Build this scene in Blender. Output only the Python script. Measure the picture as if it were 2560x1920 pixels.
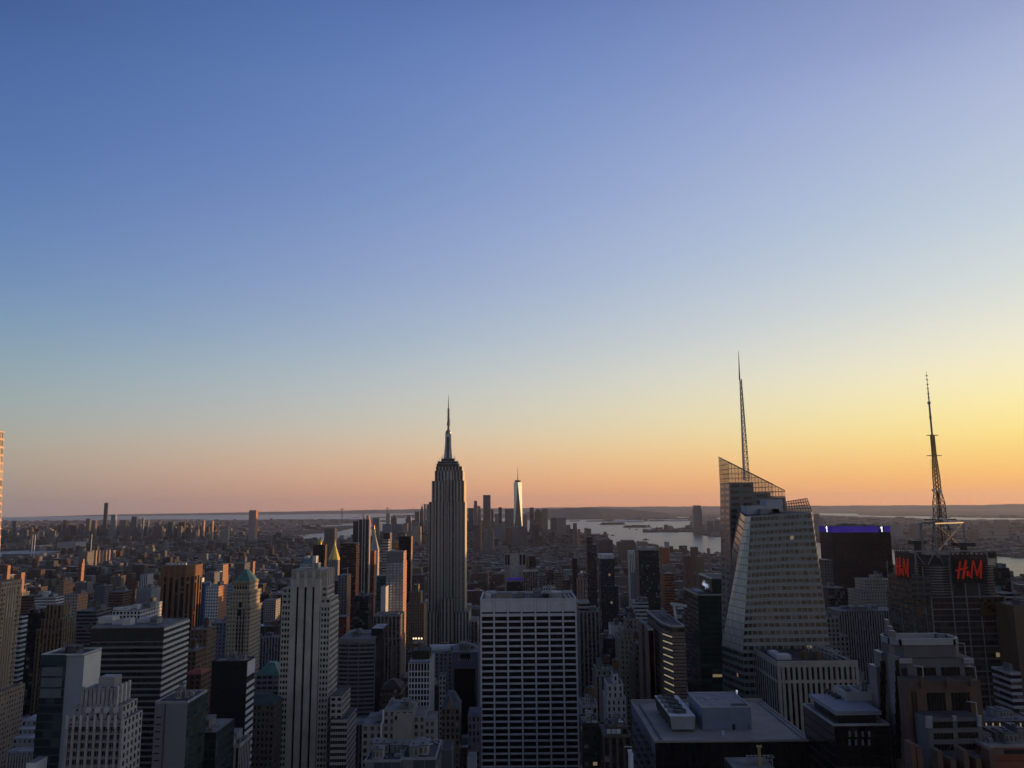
import bpy, math, random
import numpy as np
from mathutils import Vector, Matrix
for o in list(bpy.data.objects): bpy.data.objects.remove(o)
SC = bpy.context.scene
R = math.radians
rng = random.Random(7)

# ------------------------------------------------------------------ camera
FL = 1923.0; PITCH = R(8.98); ROLL = R(0.525); CZ = 260.0
_cp, _sp, _cr, _sr = math.cos(PITCH), math.sin(PITCH), math.cos(ROLL), math.sin(ROLL)
FWD = Vector((0, _cp, _sp)); RI0 = Vector((1, 0, 0)); UP0 = Vector((0, -_sp, _cp))
RIG = RI0 * _cr - UP0 * _sr; UPV = RI0 * _sr + UP0 * _cr
cam = bpy.data.cameras.new('camera'); camo = bpy.data.objects.new('camera', cam)
SC.collection.objects.link(camo)
M = Matrix((RIG, UPV, -FWD)).transposed().to_4x4(); M.translation = (0, 0, CZ)
camo.matrix_world = M
cam.sensor_fit = 'HORIZONTAL'; cam.sensor_width = 36; cam.lens = 36 * FL / 2560
cam.clip_start = 1; cam.clip_end = 90000
SC.camera = camo

def at(px, py, Y):
    """world point seen at photo pixel (px, py) of the 2560 x 1920 picture, at distance Y down the avenues"""
    u, v = px - 1280, 960 - py
    d = FWD * FL + RIG * u + UPV * v
    return (d.x / d.y * Y, Y, CZ + d.z / d.y * Y)
def onz(px, py, z):
    u, v = px - 1280, 960 - py
    d = FWD * FL + RIG * u + UPV * v
    t = (z - CZ) / d.z
    return (d.x * t, d.y * t, z)
def proj(x, y, z):
    d = Vector((x, y, z - CZ)); w = d.dot(FWD)
    return 1280 + FL * d.dot(RIG) / w, 960 - FL * d.dot(UPV) / w

# ------------------------------------------------------------------ light
SUN_AZ = R(76); SUN_EL = R(1.6)          # clockwise from the view direction (west of it)
sdir = Vector((math.sin(SUN_AZ) * math.cos(SUN_EL), math.cos(SUN_AZ) * math.cos(SUN_EL), math.sin(SUN_EL)))
sl = bpy.data.lights.new('sun', 'SUN'); sl.energy = 5.0; sl.angle = R(0.5); sl.color = (1.0, 0.57, 0.25)
so = bpy.data.objects.new('sun', sl); SC.collection.objects.link(so)
so.rotation_euler = (-sdir).to_track_quat('-Z', 'Y').to_euler()
SC.view_settings.view_transform = 'Standard'; SC.view_settings.look = 'None'
SC.view_settings.gamma = 1; SC.view_settings.exposure = 0
SC.cycles.use_denoising = True; SC.cycles.max_bounces = 5; SC.cycles.diffuse_bounces = 3; SC.cycles.glossy_bounces = 3
SC.cycles.volume_bounces = 1; SC.cycles.transparent_max_bounces = 12

def lin(c): return tuple((x / 255 / 12.92) if x < 10 else ((x / 255 + .055) / 1.055) ** 2.4 for x in c)
W = bpy.data.worlds.new('World'); SC.world = W; W.use_nodes = True
nt = W.node_tree; N = nt.nodes; L = nt.links; N.clear()
def nd(t, **k):
    n = N.new(t)
    for a, b in k.items(): setattr(n, a, b)
    return n
sky = nd('ShaderNodeTexSky', sky_type='NISHITA', sun_disc=False, sun_elevation=SUN_EL, sun_rotation=SUN_AZ, altitude=250, air_density=1.0, dust_density=1.2, ozone_density=2.0)
tc = nd('ShaderNodeTexCoord'); sep = nd('ShaderNodeSeparateXYZ'); L.new(tc.outputs['Generated'], sep.inputs[0])
# the dusk sky's colours by height above the horizon, in three directions round from the sun
SKY = {  # photo column: [(row, sRGB)]
    0:    [(-700, (40, 62, 110)), (0, (73, 103, 160)), (250, (83, 113, 170)), (500, (98, 129, 180)), (700, (115, 144, 185)), (850, (136, 162, 180)), (960, (152, 170, 176)), (1060, (167, 171, 163)), (1130, (175, 165, 148)), (1200, (169, 151, 138)), (1260, (155, 138, 132)), (1300, (150, 132, 128))],
    1280: [(-700, (52, 72, 122)), (0, (98, 124, 184)), (250, (117, 142, 194)), (500, (138, 159, 203)), (700, (159, 176, 208)), (850, (178, 192, 204)), (960, (200, 204, 199)), (1060, (216, 206, 180)), (1130, (228, 196, 154)), (1200, (230, 174, 128)), (1260, (220, 150, 116)), (1300, (218, 146, 112))],
    2560: [(-700, (72, 92, 142)), (0, (156, 169, 211)), (250, (175, 187, 216)), (500, (190, 205, 220)), (700, (214, 221, 218)), (850, (240, 234, 210)), (960, (253, 240, 185)), (1060, (255, 232, 145)), (1130, (255, 212, 124)), (1200, (255, 186, 102)), (1260, (250, 160, 96)), (1300, (250, 154, 90))]}
ramps = []
for px in (0, 1280, 2560):
    rp = nd('ShaderNodeValToRGB'); cr = rp.color_ramp; cr.interpolation = 'B_SPLINE'
    st = []
    for row, c in SKY[px]:
        d = (FWD * FL + RIG * (px - 1280) + UPV * (960 - row)).normalized()
        st.append((max(0.0, min(1.0, (d.z + .05) / .95)), lin(c)))
    st.sort(key=lambda s: s[0])
    while len(cr.elements) < len(st): cr.elements.new(.5)
    for e, (p, c) in zip(cr.elements, st): e.position = p; e.color = (*c, 1)
    ramps.append(rp)
mp = nd('ShaderNodeMapRange'); mp.inputs[1].default_value = -.05; mp.inputs[2].default_value = .9; L.new(sep.outputs[2], mp.inputs[0])
for rp in ramps: L.new(mp.outputs[0], rp.inputs[0])
# azimuth measure: sideways share of the horizontal direction towards the sun
flat = nd('ShaderNodeCombineXYZ'); L.new(sep.outputs[0], flat.inputs[0]); L.new(sep.outputs[1], flat.inputs[1])
nrm = nd('ShaderNodeVectorMath', operation='NORMALIZE'); L.new(flat.outputs[0], nrm.inputs[0])
dt = nd('ShaderNodeVectorMath', operation='DOT_PRODUCT'); L.new(nrm.outputs[0], dt.inputs[0])
dt.inputs[1].default_value = (math.sin(SUN_AZ), math.cos(SUN_AZ), 0)
def azdot(deg): return math.cos(R(deg) - SUN_AZ)
# smooth (quadratic) blend of the three directions
c0_, c1_, c2_ = azdot(-33.6), azdot(0), azdot(33.6)
clp = nd('ShaderNodeClamp'); clp.inputs[1].default_value = c0_ - .12; clp.inputs[2].default_value = c2_ + .12; L.new(dt.outputs['Value'], clp.inputs[0])
def lag(a, b, c):
    p = nd('ShaderNodeMath', operation='SUBTRACT'); L.new(clp.outputs[0], p.inputs[0]); p.inputs[1].default_value = b
    q = nd('ShaderNodeMath', operation='SUBTRACT'); L.new(clp.outputs[0], q.inputs[0]); q.inputs[1].default_value = c
    r = nd('ShaderNodeMath', operation='MULTIPLY'); L.new(p.outputs[0], r.inputs[0]); L.new(q.outputs[0], r.inputs[1])
    t = nd('ShaderNodeMath', operation='DIVIDE'); L.new(r.outputs[0], t.inputs[0]); t.inputs[1].default_value = (a - b) * (a - c); return t.outputs[0]
acc = None
for rp, w in zip(ramps, (lag(c0_, c1_, c2_), lag(c1_, c0_, c2_), lag(c2_, c0_, c1_))):
    v = nd('ShaderNodeVectorMath', operation='SCALE'); L.new(rp.outputs[0], v.inputs[0]); L.new(w, v.inputs['Scale'])
    if acc: a_ = nd('ShaderNodeVectorMath', operation='ADD'); L.new(acc.outputs[0], a_.inputs[0]); L.new(v.outputs[0], a_.inputs[1]); acc = a_
    else: acc = v
bg1 = nd('ShaderNodeBackground'); L.new(sky.outputs[0], bg1.inputs[0]); bg1.inputs[1].default_value = 0.05
bg2 = nd('ShaderNodeBackground'); # the sky behind the viewer, away from the sunset, is dimmer and greyer
bk = nd('ShaderNodeMapRange', interpolation_type='SMOOTHSTEP'); bk.inputs[1].default_value = .25; bk.inputs[2].default_value = -.55; bk.inputs[3].default_value = 0; bk.inputs[4].default_value = 1; L.new(sep.outputs[1], bk.inputs[0])
bwn = nd('ShaderNodeHueSaturation'); bwn.inputs['Saturation'].default_value = .72; bwn.inputs['Value'].default_value = .68; L.new(acc.outputs[0], bwn.inputs['Color'])
bmx = nd('ShaderNodeMix', data_type='RGBA'); L.new(bk.outputs[0], bmx.inputs[0]); L.new(acc.outputs[0], bmx.inputs[6]); L.new(bwn.outputs[0], bmx.inputs[7])
L.new(bmx.outputs[2], bg2.inputs[0]); bg2.inputs[1].default_value = 1.05
mxs = nd('ShaderNodeMixShader'); mxs.inputs[0].default_value = 0.95
L.new(bg1.outputs[0], mxs.inputs[1]); L.new(bg2.outputs[0], mxs.inputs[2])
wo = nd('ShaderNodeOutputWorld'); L.new(mxs.outputs[0], wo.inputs[0])

# ------------------------------------------------------------------ materials
def newmat(name):
    m = bpy.data.materials.new(name); m.use_nodes = True; m.node_tree.nodes.clear(); return m
def facade_group():
    g = bpy.data.node_groups.new('facade', 'ShaderNodeTree'); I = g.interface
    for nme, ty, dv in (('Wall', 'NodeSocketColor', (.3, .3, .3, 1)), ('Strip', 'NodeSocketColor', (.1, .1, .1, 1)), ('Glass', 'NodeSocketColor', (.02, .02, .03, 1)), ('Blind', 'NodeSocketColor', (.15, .145, .13, 1)),
                        ('WX', 'NodeSocketFloat', .5), ('WY', 'NodeSocketFloat', .5), ('BlindShare', 'NodeSocketFloat', .2), ('Lit', 'NodeSocketFloat', 0.), ('Rough', 'NodeSocketFloat', .15), ('Var', 'NodeSocketFloat', .25), ('Tone', 'NodeSocketColor', (1, 1, 1, 1)), ('Metal', 'NodeSocketFloat', 0.), ('WallRough', 'NodeSocketFloat', .88)):
        s = I.new_socket(nme, in_out='INPUT', socket_type=ty); s.default_value = dv
    I.new_socket('Shader', in_out='OUTPUT', socket_type='NodeSocketShader')
    n, l = g.nodes, g.links
    gi, go = n.new('NodeGroupInput'), n.new('NodeGroupOutput'); G = gi.outputs
    def mth(op, a, b=None, c=None):
        q = n.new('ShaderNodeMath'); q.operation = op
        for i, v in enumerate((a, b, c)):
            if v is None: continue
            if isinstance(v, (int, float)): q.inputs[i].default_value = v
            else: l.new(v, q.inputs[i])
        return q.outputs[0]
    def mix(f, a, b, mode='MIX'):
        q = n.new('ShaderNodeMix'); q.data_type = 'RGBA'; q.blend_type = mode
        for s, v in ((q.inputs[0], f), (q.inputs[6], a), (q.inputs[7], b)):
            if isinstance(v, (int, float)): s.default_value = v
            elif isinstance(v, tuple): s.default_value = v
            else: l.new(v, s)
        return q.outputs[2]
    uv = n.new('ShaderNodeUVMap'); sp = n.new('ShaderNodeSeparateXYZ'); l.new(uv.outputs[0], sp.inputs[0])
    u, v = sp.outputs[0], sp.outputs[1]
    inx = mth('LESS_THAN', mth('ABSOLUTE', mth('SUBTRACT', mth('FRACT', u), .5)), mth('MULTIPLY', G['WX'], .5))
    iny = mth('LESS_THAN', mth('ABSOLUTE', mth('SUBTRACT', mth('FRACT', v), .5)), mth('MULTIPLY', G['WY'], .5))
    win = mth('MULTIPLY', inx, iny)
    fl = n.new('ShaderNodeCombineXYZ'); l.new(mth('FLOOR', u), fl.inputs[0]); l.new(mth('FLOOR', v), fl.inputs[1])
    oi = n.new('ShaderNodeObjectInfo'); l.new(mth('MULTIPLY', oi.outputs['Random'], 97.), fl.inputs[2])
    wn = n.new('ShaderNodeTexWhiteNoise'); wn.noise_dimensions = '3D'; l.new(fl.outputs[0], wn.inputs['Vector'])
    rs = n.new('ShaderNodeSeparateColor'); l.new(wn.outputs['Color'], rs.inputs[0])
    geo = n.new('ShaderNodeNewGeometry')
    mpn = n.new('ShaderNodeMapping'); mpn.inputs['Scale'].default_value = (.11, .11, .035); l.new(geo.outputs['Position'], mpn.inputs[0])
    ns = n.new('ShaderNodeTexNoise'); ns.inputs['Scale'].default_value = 1.; ns.inputs['Detail'].default_value = 3; l.new(mpn.outputs[0], ns.inputs['Vector'])
    nf = mth('ADD', mth('MULTIPLY', mth('SUBTRACT', ns.outputs[0], .5), mth('MULTIPLY', G['Var'], 2.2)), 1.)
    grey = n.new('ShaderNodeCombineXYZ')
    for i in range(3): l.new(nf, grey.inputs[i])
    w1 = mix(1., G['Wall'], grey.outputs[0], 'MULTIPLY')
    w2 = mix(1., w1, G['Tone'], 'MULTIPLY')
    st = mix(inx, w2, G['Strip'])
    isb = mth('LESS_THAN', rs.outputs[0], G['BlindShare'])
    bl = mix(mth('MULTIPLY', rs.outputs[1], .9), G['Blind'], G['Glass'])
    gl = mix(isb, G['Glass'], bl)
    col = mix(win, st, gl)
    b = n.new('ShaderNodeBsdfPrincipled'); l.new(col, b.inputs['Base Color'])
    r1 = mth('ADD', G['WallRough'], mth('MULTIPLY', win, mth('SUBTRACT', mth('ADD', G['Rough'], mth('MULTIPLY', rs.outputs[2], .08)), G['WallRough'])))
    l.new(r1, b.inputs['Roughness']); l.new(mth('MULTIPLY', win, G['Metal']), b.inputs['Metallic'])
    l.new(mth('ADD', .15, mth('MULTIPLY', win, .4)), b.inputs['Specular IOR Level'])
    lit = mth('MULTIPLY', win, mth('LESS_THAN', mth('FRACT', mth('MULTIPLY', rs.outputs[1], 7.31)), G['Lit']))
    b.inputs['Emission Color'].default_value = (1, .74, .42, 1); l.new(mth('MULTIPLY', lit, .16), b.inputs['Emission Strength'])
    l.new(b.outputs[0], go.inputs[0])
    return g
FG = facade_group()
_mats = {}
PAL = dict(tan=(.34, .27, .20), cream=(.44, .39, .32), stone=(.33, .32, .30), lime=(.36, .34, .31), brown=(.16, .10, .075), red=(.20, .075, .05), white=(.60, .61, .63), grey=(.24, .25, .27),
           dark=(.05, .052, .06), black=(.014, .014, .017), teal=(.035, .075, .085), blue=(.05, .08, .13), green=(.015, .05, .042), bluegrey=(.17, .20, .26), orange=(.36, .17, .09), pale=(.50, .50, .50), bronze=(.07, .045, .03), mid=(.15, .15, .165), netblue=(.04, .09, .22))
STY = dict(p=dict(WX=.46, WY=.5), P=dict(WX=.6, WY=.62), b=dict(WX=1.01, WY=.5), v=dict(WX=.52, WY=.66), V=dict(WX=.6, WY=1.01), g=dict(WX=.94, WY=.86), n=dict(WX=0., WY=0.), c=dict(WX=.72, WY=.6))
def fac(col, sty='p', strip=None, glass=(.010, .012, .016), tone=False, **kw):
    c = PAL[col] if isinstance(col, str) else col
    key = ('f', c, sty, strip, glass, tone, tuple(sorted(kw.items())))
    if key in _mats: return _mats[key]
    m = newmat('%s_facade' % (col if isinstance(col, str) else 'wall')); n, l = m.node_tree.nodes, m.node_tree.links
    g = n.new('ShaderNodeGroup'); g.node_tree = FG; o = n.new('ShaderNodeOutputMaterial'); l.new(g.outputs[0], o.inputs[0])
    g.inputs['Wall'].default_value = (*c, 1)
    if strip is None: strip = tuple(x * .26 for x in c) if sty in 'vV' else c
    g.inputs['Strip'].default_value = (*strip, 1); g.inputs['Glass'].default_value = (*glass, 1)
    for k, v in {**STY[sty], **kw}.items():
        s = g.inputs[k]; s.default_value = (*v, 1) if isinstance(v, tuple) else v
    if tone:
        a = n.new('ShaderNodeAttribute'); a.attribute_name = 'tone'; l.new(a.outputs['Color'], g.inputs['Tone'])
    _mats[key] = m; return m
def plain(col, rough=.8, metal=0., var=.2, scale=.2, emit=0., spec=.3, tone=False):
    c = PAL[col] if isinstance(col, str) else col
    key = ('p', c, rough, metal, var, scale, emit, spec, tone)
    if key in _mats: return _mats[key]
    m = newmat('%s_surface' % (col if isinstance(col, str) else 'plain')); n, l = m.node_tree.nodes, m.node_tree.links
    b = n.new('ShaderNodeBsdfPrincipled'); o = n.new('ShaderNodeOutputMaterial'); l.new(b.outputs[0], o.inputs[0])
    g = n.new('ShaderNodeNewGeometry'); t = n.new('ShaderNodeTexNoise'); t.inputs['Scale'].default_value = scale; t.inputs['Detail'].default_value = 4; l.new(g.outputs['Position'], t.inputs['Vector'])
    r = n.new('ShaderNodeMapRange'); r.inputs[1].default_value = .25; r.inputs[2].default_value = .75; r.inputs[3].default_value = 1 - var * 1.6; r.inputs[4].default_value = 1 + var; l.new(t.outputs[0], r.inputs[0])
    x = n.new('ShaderNodeMix'); x.data_type = 'RGBA'; x.blend_type = 'MULTIPLY'; x.inputs[0].default_value = 1; x.inputs[6].default_value = (*c, 1); l.new(r.outputs[0], x.inputs[7])
    src = x.outputs[2]
    if tone:
        a = n.new('ShaderNodeAttribute'); a.attribute_name = 'tone'
        y = n.new('ShaderNodeMix'); y.data_type = 'RGBA'; y.blend_type = 'MULTIPLY'; y.inputs[0].default_value = 1; l.new(src, y.inputs[6]); l.new(a.outputs['Color'], y.inputs[7]); src = y.outputs[2]
    l.new(src, b.inputs['Base Color']); b.inputs['Roughness'].default_value = rough; b.inputs['Metallic'].default_value = metal; b.inputs['Specular IOR Level'].default_value = spec
    if emit: b.inputs['Emission Color'].default_value = (*c, 1); b.inputs['Emission Strength'].default_value = emit
    _mats[key] = m; return m
def paneglass(c=(.007, .008, .011), rough=.1): return plain(c, rough=rough, var=.35, scale=.09, spec=.5)
ROOF = dict(rd=plain((.06, .06, .065), var=.4, scale=.12), rm=plain((.15, .15, .15), var=.4, scale=.12), rl=plain((.34, .34, .34), var=.35, scale=.12))
METAL = plain((.35, .36, .38), rough=.5, metal=.3); DKMETAL = plain((.05, .05, .055), rough=.5); WOOD = plain((.12, .075, .045), var=.4, scale=1.)

# ------------------------------------------------------------------ mesh building
class MB:
    def __init__(s): s.v, s.f, s.uv, s.m = [], [], [], []
    def face(s, pts, uv=None, m=0):
        i = len(s.v); s.v += [tuple(p) for p in pts]; s.f.append(tuple(range(i, i + len(pts))))
        s.uv += uv or [(0.02, 0.02)] * len(pts); s.m.append(m)
    def wall(s, a, b, z0, z1, m=0, bay=4, fl=3.8, ztop=None):
        n = max(1, round(math.dist(a[:2], b[:2]) / bay)); zt = z1 if ztop is None else ztop
        s.face([(a[0], a[1], z0), (b[0], b[1], z0), (b[0], b[1], z1), (a[0], a[1], z1)], [(0, (z0 - zt) / fl), (n, (z0 - zt) / fl), (n, (z1 - zt) / fl), (0, (z1 - zt) / fl)], m)
    def loft(s, p0, p1, mw=0, mr=1, bay=4, fl=3.8, top=True, bottom=False):
        """walls between two rings of 3D points (counter-clockwise seen from above)"""
        k = len(p0)
        for i in range(k):
            a, b, c, d = p0[i], p0[(i + 1) % k], p1[(i + 1) % k], p1[i]
            n = max(1, round(max(math.dist(a, b), math.dist(c, d)) / bay)); h = max(math.dist(a, d), math.dist(b, c)) / fl
            mm = mw[i % len(mw)] if isinstance(mw, (list, tuple)) else mw
            s.face([a, b, c, d], [(0, -h), (n, -h), (n, 0), (0, 0)], mm)
        if top: s.face(p1, None, mr)
        if bottom: s.face(list(reversed(p0)), None, mr)
    def prism(s, pts, z0, z1, **k): s.loft([(x, y, z0) for x, y in pts], [(x, y, z1) for x, y in pts], **k)
    def box(s, x0, x1, y0, y1, z0, z1, **k): s.prism([(x0, y0), (x1, y0), (x1, y1), (x0, y1)], z0, z1, **k)
    def bar(s, p, q, w, h=None, m=0, up=(0, 0, 1)):
        p, q = Vector(p), Vector(q); d = (q - p)
        if d.length < 1e-6: return
        d.normalize(); u = Vector(up)
        if abs(d.dot(u)) > .98: u = Vector((0, 1, 0))
        a = d.cross(u).normalized(); b = a.cross(d); h = w if h is None else h
        c = [(-1, -1), (1, -1), (1, 1), (-1, 1)]
        r0 = [p + a * (i * w / 2) + b * (j * h / 2) for i, j in c]; r1 = [q + a * (i * w / 2) + b * (j * h / 2) for i, j in c]
        for i in range(4): j = (i + 1) % 4; s.face([r0[i], r0[j], r1[j], r1[i]], None, m)
        s.face(list(reversed(r0)), None, m); s.face(r1, None, m)
    def cyl(s, c, r0, r1, z0, z1, n=12, m=0, cap=True, bay=None):
        ring = lambda r, z: [(c[0] + r * math.cos(2 * math.pi * i / n), c[1] + r * math.sin(2 * math.pi * i / n), z) for i in range(n)]
        a, b = ring(r0, z0), ring(r1, z1)
        for i in range(n):
            j = (i + 1) % n; s.face([a[i], a[j], b[j], b[i]], [(0, z0), (1, z0), (1, z1), (0, z1)], m)
        if cap and r1 > 1e-3: s.face(b, None, m)
    def tube(s, p, q, r0, r1=None, n=8, m=0):
        p, q = Vector(p), Vector(q); r1 = r0 if r1 is None else r1; d = (q - p).normalized(); u = Vector((0, 0, 1)) if abs(d.z) < .95 else Vector((0, 1, 0))
        a = d.cross(u).normalized(); b = a.cross(d)
        R0 = [p + (a * math.cos(t) + b * math.sin(t)) * r0 for t in [2 * math.pi * i / n for i in range(n)]]
        R1 = [q + (a * math.cos(t) + b * math.sin(t)) * r1 for t in [2 * math.pi * i / n for i in range(n)]]
        for i in range(n): j = (i + 1) % n; s.face([R0[j], R0[i], R1[i], R1[j]], None, m)
        s.face(R0, None, m); s.face(list(reversed(R1)), None, m)
    def obox(s, O, u, n, u0, u1, z0, z1, d0, d1, m=0):
        """box on a facade: along u, up z, from depth d0 to d1 outward along n (relative to O)"""
        P = lambda a, d, z: (O[0] + u[0] * a + n[0] * d, O[1] + u[1] * a + n[1] * d, z)
        A = [P(u0, d1, z0), P(u1, d1, z0), P(u1, d0, z0), P(u0, d0, z0)]; B = [P(u0, d1, z1), P(u1, d1, z1), P(u1, d0, z1), P(u0, d0, z1)]
        for i in range(4): j = (i + 1) % 4; s.face([A[i], A[j], B[j], B[i]], None, m)
        s.face(B, None, m); s.face(list(reversed(A)), None, m)
    def build(s, name, mats, parent=None, smooth=False, org=None):
        if not s.v: return None
        V = np.array(s.v, float)
        if parent is not None: o = Vector(wloc(parent))
        elif org is not None: o = Vector(org)
        else:
            lo, hi = V.min(0), V.max(0); o = Vector(((lo[0] + hi[0]) / 2, (lo[1] + hi[1]) / 2, lo[2]))
        me = bpy.data.meshes.new(name); me.from_pydata([tuple(p) for p in (V - np.array(o))], [], s.f)
        ul = me.uv_layers.new(name='UVMap'); ul.data.foreach_set('uv', np.array(s.uv, np.float32).ravel())
        me.polygons.foreach_set('material_index', np.array(s.m, np.int32))
        for mt in (mats if isinstance(mats, (list, tuple)) else [mats]): me.materials.append(mt)
        if smooth: me.polygons.foreach_set('use_smooth', np.ones(len(s.f), bool))
        ob = bpy.data.objects.new(name, me); SC.collection.objects.link(ob)
        if parent is not None: ob.parent = parent
        else: ob.location = o
        WL[ob.name] = tuple(o); me.update()
        return ob
WL = {}
def wloc(o): return WL[o.name]
def tag(o, label, cat=None, group=None, kind=None):
    if label: o['label'] = label
    if cat: o['category'] = cat
    if group: o['group'] = group
    if kind: o['kind'] = kind
    return o
def thing(name, label, cat, loc, group=None):
    o = bpy.data.objects.new(name, None); SC.collection.objects.link(o); o.location = loc; o.empty_display_size = 5
    WL[o.name] = tuple(loc); return tag(o, label, cat, group)

def panes(root, cells, w, h, u, n, mat, most=100, name='window'):
    """window panes: cells = world centres; the first `most` are parts of their own, the rest one part"""
    mb = MB(); O = (0, 0, 0)
    def one(b, c): b.obox((c[0], c[1]), u, n, -w / 2, w / 2, c[2] - h / 2, c[2] + h / 2, 0, .08)
    base = None
    for c in cells[:most]:
        if base is None:
            b = MB(); one(b, c); base = b.build(name, mat, root); bc = c
        else:
            o = base.copy(); SC.collection.objects.link(o); o.parent = root; o.location = (c[0] - bc[0], c[1] - bc[1], c[2] - bc[2])
    if len(cells) > most:
        for c in cells[most:]: one(mb, c)
        o = mb.build(name, mat, root); o['kind'] = 'stuff'
def framed(root, O, u, n, Wd, z0, z1, cols, rows, pw, sh, dep, wm, pm, spandrel=None, most=100, piers=True, name='facade_frame', sdep=.8, pane=True):
    """relief facade: piers and spandrels standing `dep` proud of the wall plane through O, panes between them"""
    cw, rh = Wd / cols, (z1 - z0) / rows; mb = MB()
    if piers:
        for i in range(cols + 1):
            a = min(max(i * cw, pw / 2), Wd - pw / 2); mb.obox(O, u, n, a - pw / 2, a + pw / 2, z0, z1, .01, dep)
    if sh > 0:
        for j in range(rows + 1):
            zz = z1 - j * rh; mb.obox(O, u, n, .02, Wd - .02, max(z0, zz - sh / 2) + .01, min(z1, zz + sh / 2) - .01, .01, dep * sdep, 1 if spandrel else 0)
    mb.build(name, [wm] + ([spandrel] if spandrel else []), root)
    if pane:
        cells = [(O[0] + u[0] * (i + .5) * cw + n[0] * .03, O[1] + u[1] * (i + .5) * cw + n[1] * .03, z1 - (j + .5) * rh) for j in range(rows) for i in range(cols)]
        panes(root, cells, cw - pw, rh - sh, u, n, pm, most)
FRONT = ((1, 0), (0, -1))
def RIGHTS(): return ((0, 1), (1, 0))

HEROES = []   # (label short, x0,x1,y0,y1,z1, visible-bottom row)
GZ = 4.0
class Bld: pass
def span(xl, xr, yt, Yf):
    a, b = at(xl, yt, Yf), at(xr, yt, Yf); return a[0], b[0], (a[2] + b[2]) / 2
def water_tank(root, x, y, z, r=2.2, h=4.5):
    mb = MB()
    for sx in (-1, 1):
        for sy in (-1, 1): mb.bar((x + sx * r * .6, y + sy * r * .6, z), (x + sx * r * .6, y + sy * r * .6, z + 3), .25, m=1)
    mb.cyl((x, y), r, r, z + 3, z + 3 + h, 10, 0); mb.cyl((x, y), r * 1.08, .05, z + 3 + h, z + 3 + h + 1.6, 10, 1)
    mb.build('water_tank', [WOOD, DKMETAL], root)
def clutter(root, x0, x1, y0, y1, z, k, seed=0, tank=True, mat=None):
    r = random.Random(seed); w, d = x1 - x0, y1 - y0
    mats = [plain('grey', var=.3), plain('mid', var=.3), plain((.30, .30, .31), var=.3), plain((.20, .21, .22), rough=.5, metal=.3)]
    for i in range(k):
        bw, bd, bh = w * r.uniform(.1, .32), d * r.uniform(.15, .4), r.uniform(1.6, 5.5)
        x, y = x0 + r.uniform(.06, .9) * (w - bw), y0 + r.uniform(.1, .85) * (d - bd)
        if i == 0: bw, bd, bh = w * .27, d * .38, r.uniform(2.8, 4.6)
        mb = MB(); mb.box(x, x + bw, y, y + bd, z, z + bh, mw=0, mr=2); mb.box(x - .2, x + bw + .2, y - .2, y + bd + .2, z + bh, z + bh + .3, mw=1, mr=2)
        k_ = max(2, int(bw / 1.4))
        for q in range(k_):                                    # louvres and a hatch on the plant house
            a = x + bw * (q + .2) / k_; mb.box(a, a + bw * .55 / k_, y - .06, y - .01, z + bh * .25, z + bh * .8, mw=1 if (q + i) % 3 else 2, mr=1)
        mb.box(x + bw * .3, x + bw * .5, y + bd * .3, y + bd * .6, z + bh + .3, z + bh + .9, mw=1, mr=2)
        mb.build('penthouse' if i == 0 else 'roof_unit', [mat or r.choice(mats), plain((.09, .09, .095)), ROOF['rm']], root)
    if tank: water_tank(root, x0 + r.uniform(.2, .8) * w, y0 + r.uniform(.3, .7) * d, z)
    for i in range(3 + k):
        mb = MB(); x, y = x0 + r.uniform(.05, .95) * w, y0 + r.uniform(.08, .95) * d; s_ = r.uniform(.5, 1.6)
        if i % 2: mb.box(x - s_, x + s_, y - s_, y + s_, z, z + r.uniform(.6, 2), mw=0, mr=0); mb.build('roof_vent', r.choice(mats), root)
        else: mb.bar((x, y, z + .4), (x + r.uniform(-6, 6) * min(1, w / 30), y + r.uniform(-4, 4) * min(1, d / 30), z + .4), .45); mb.build('roof_duct', METAL, root)
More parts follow.
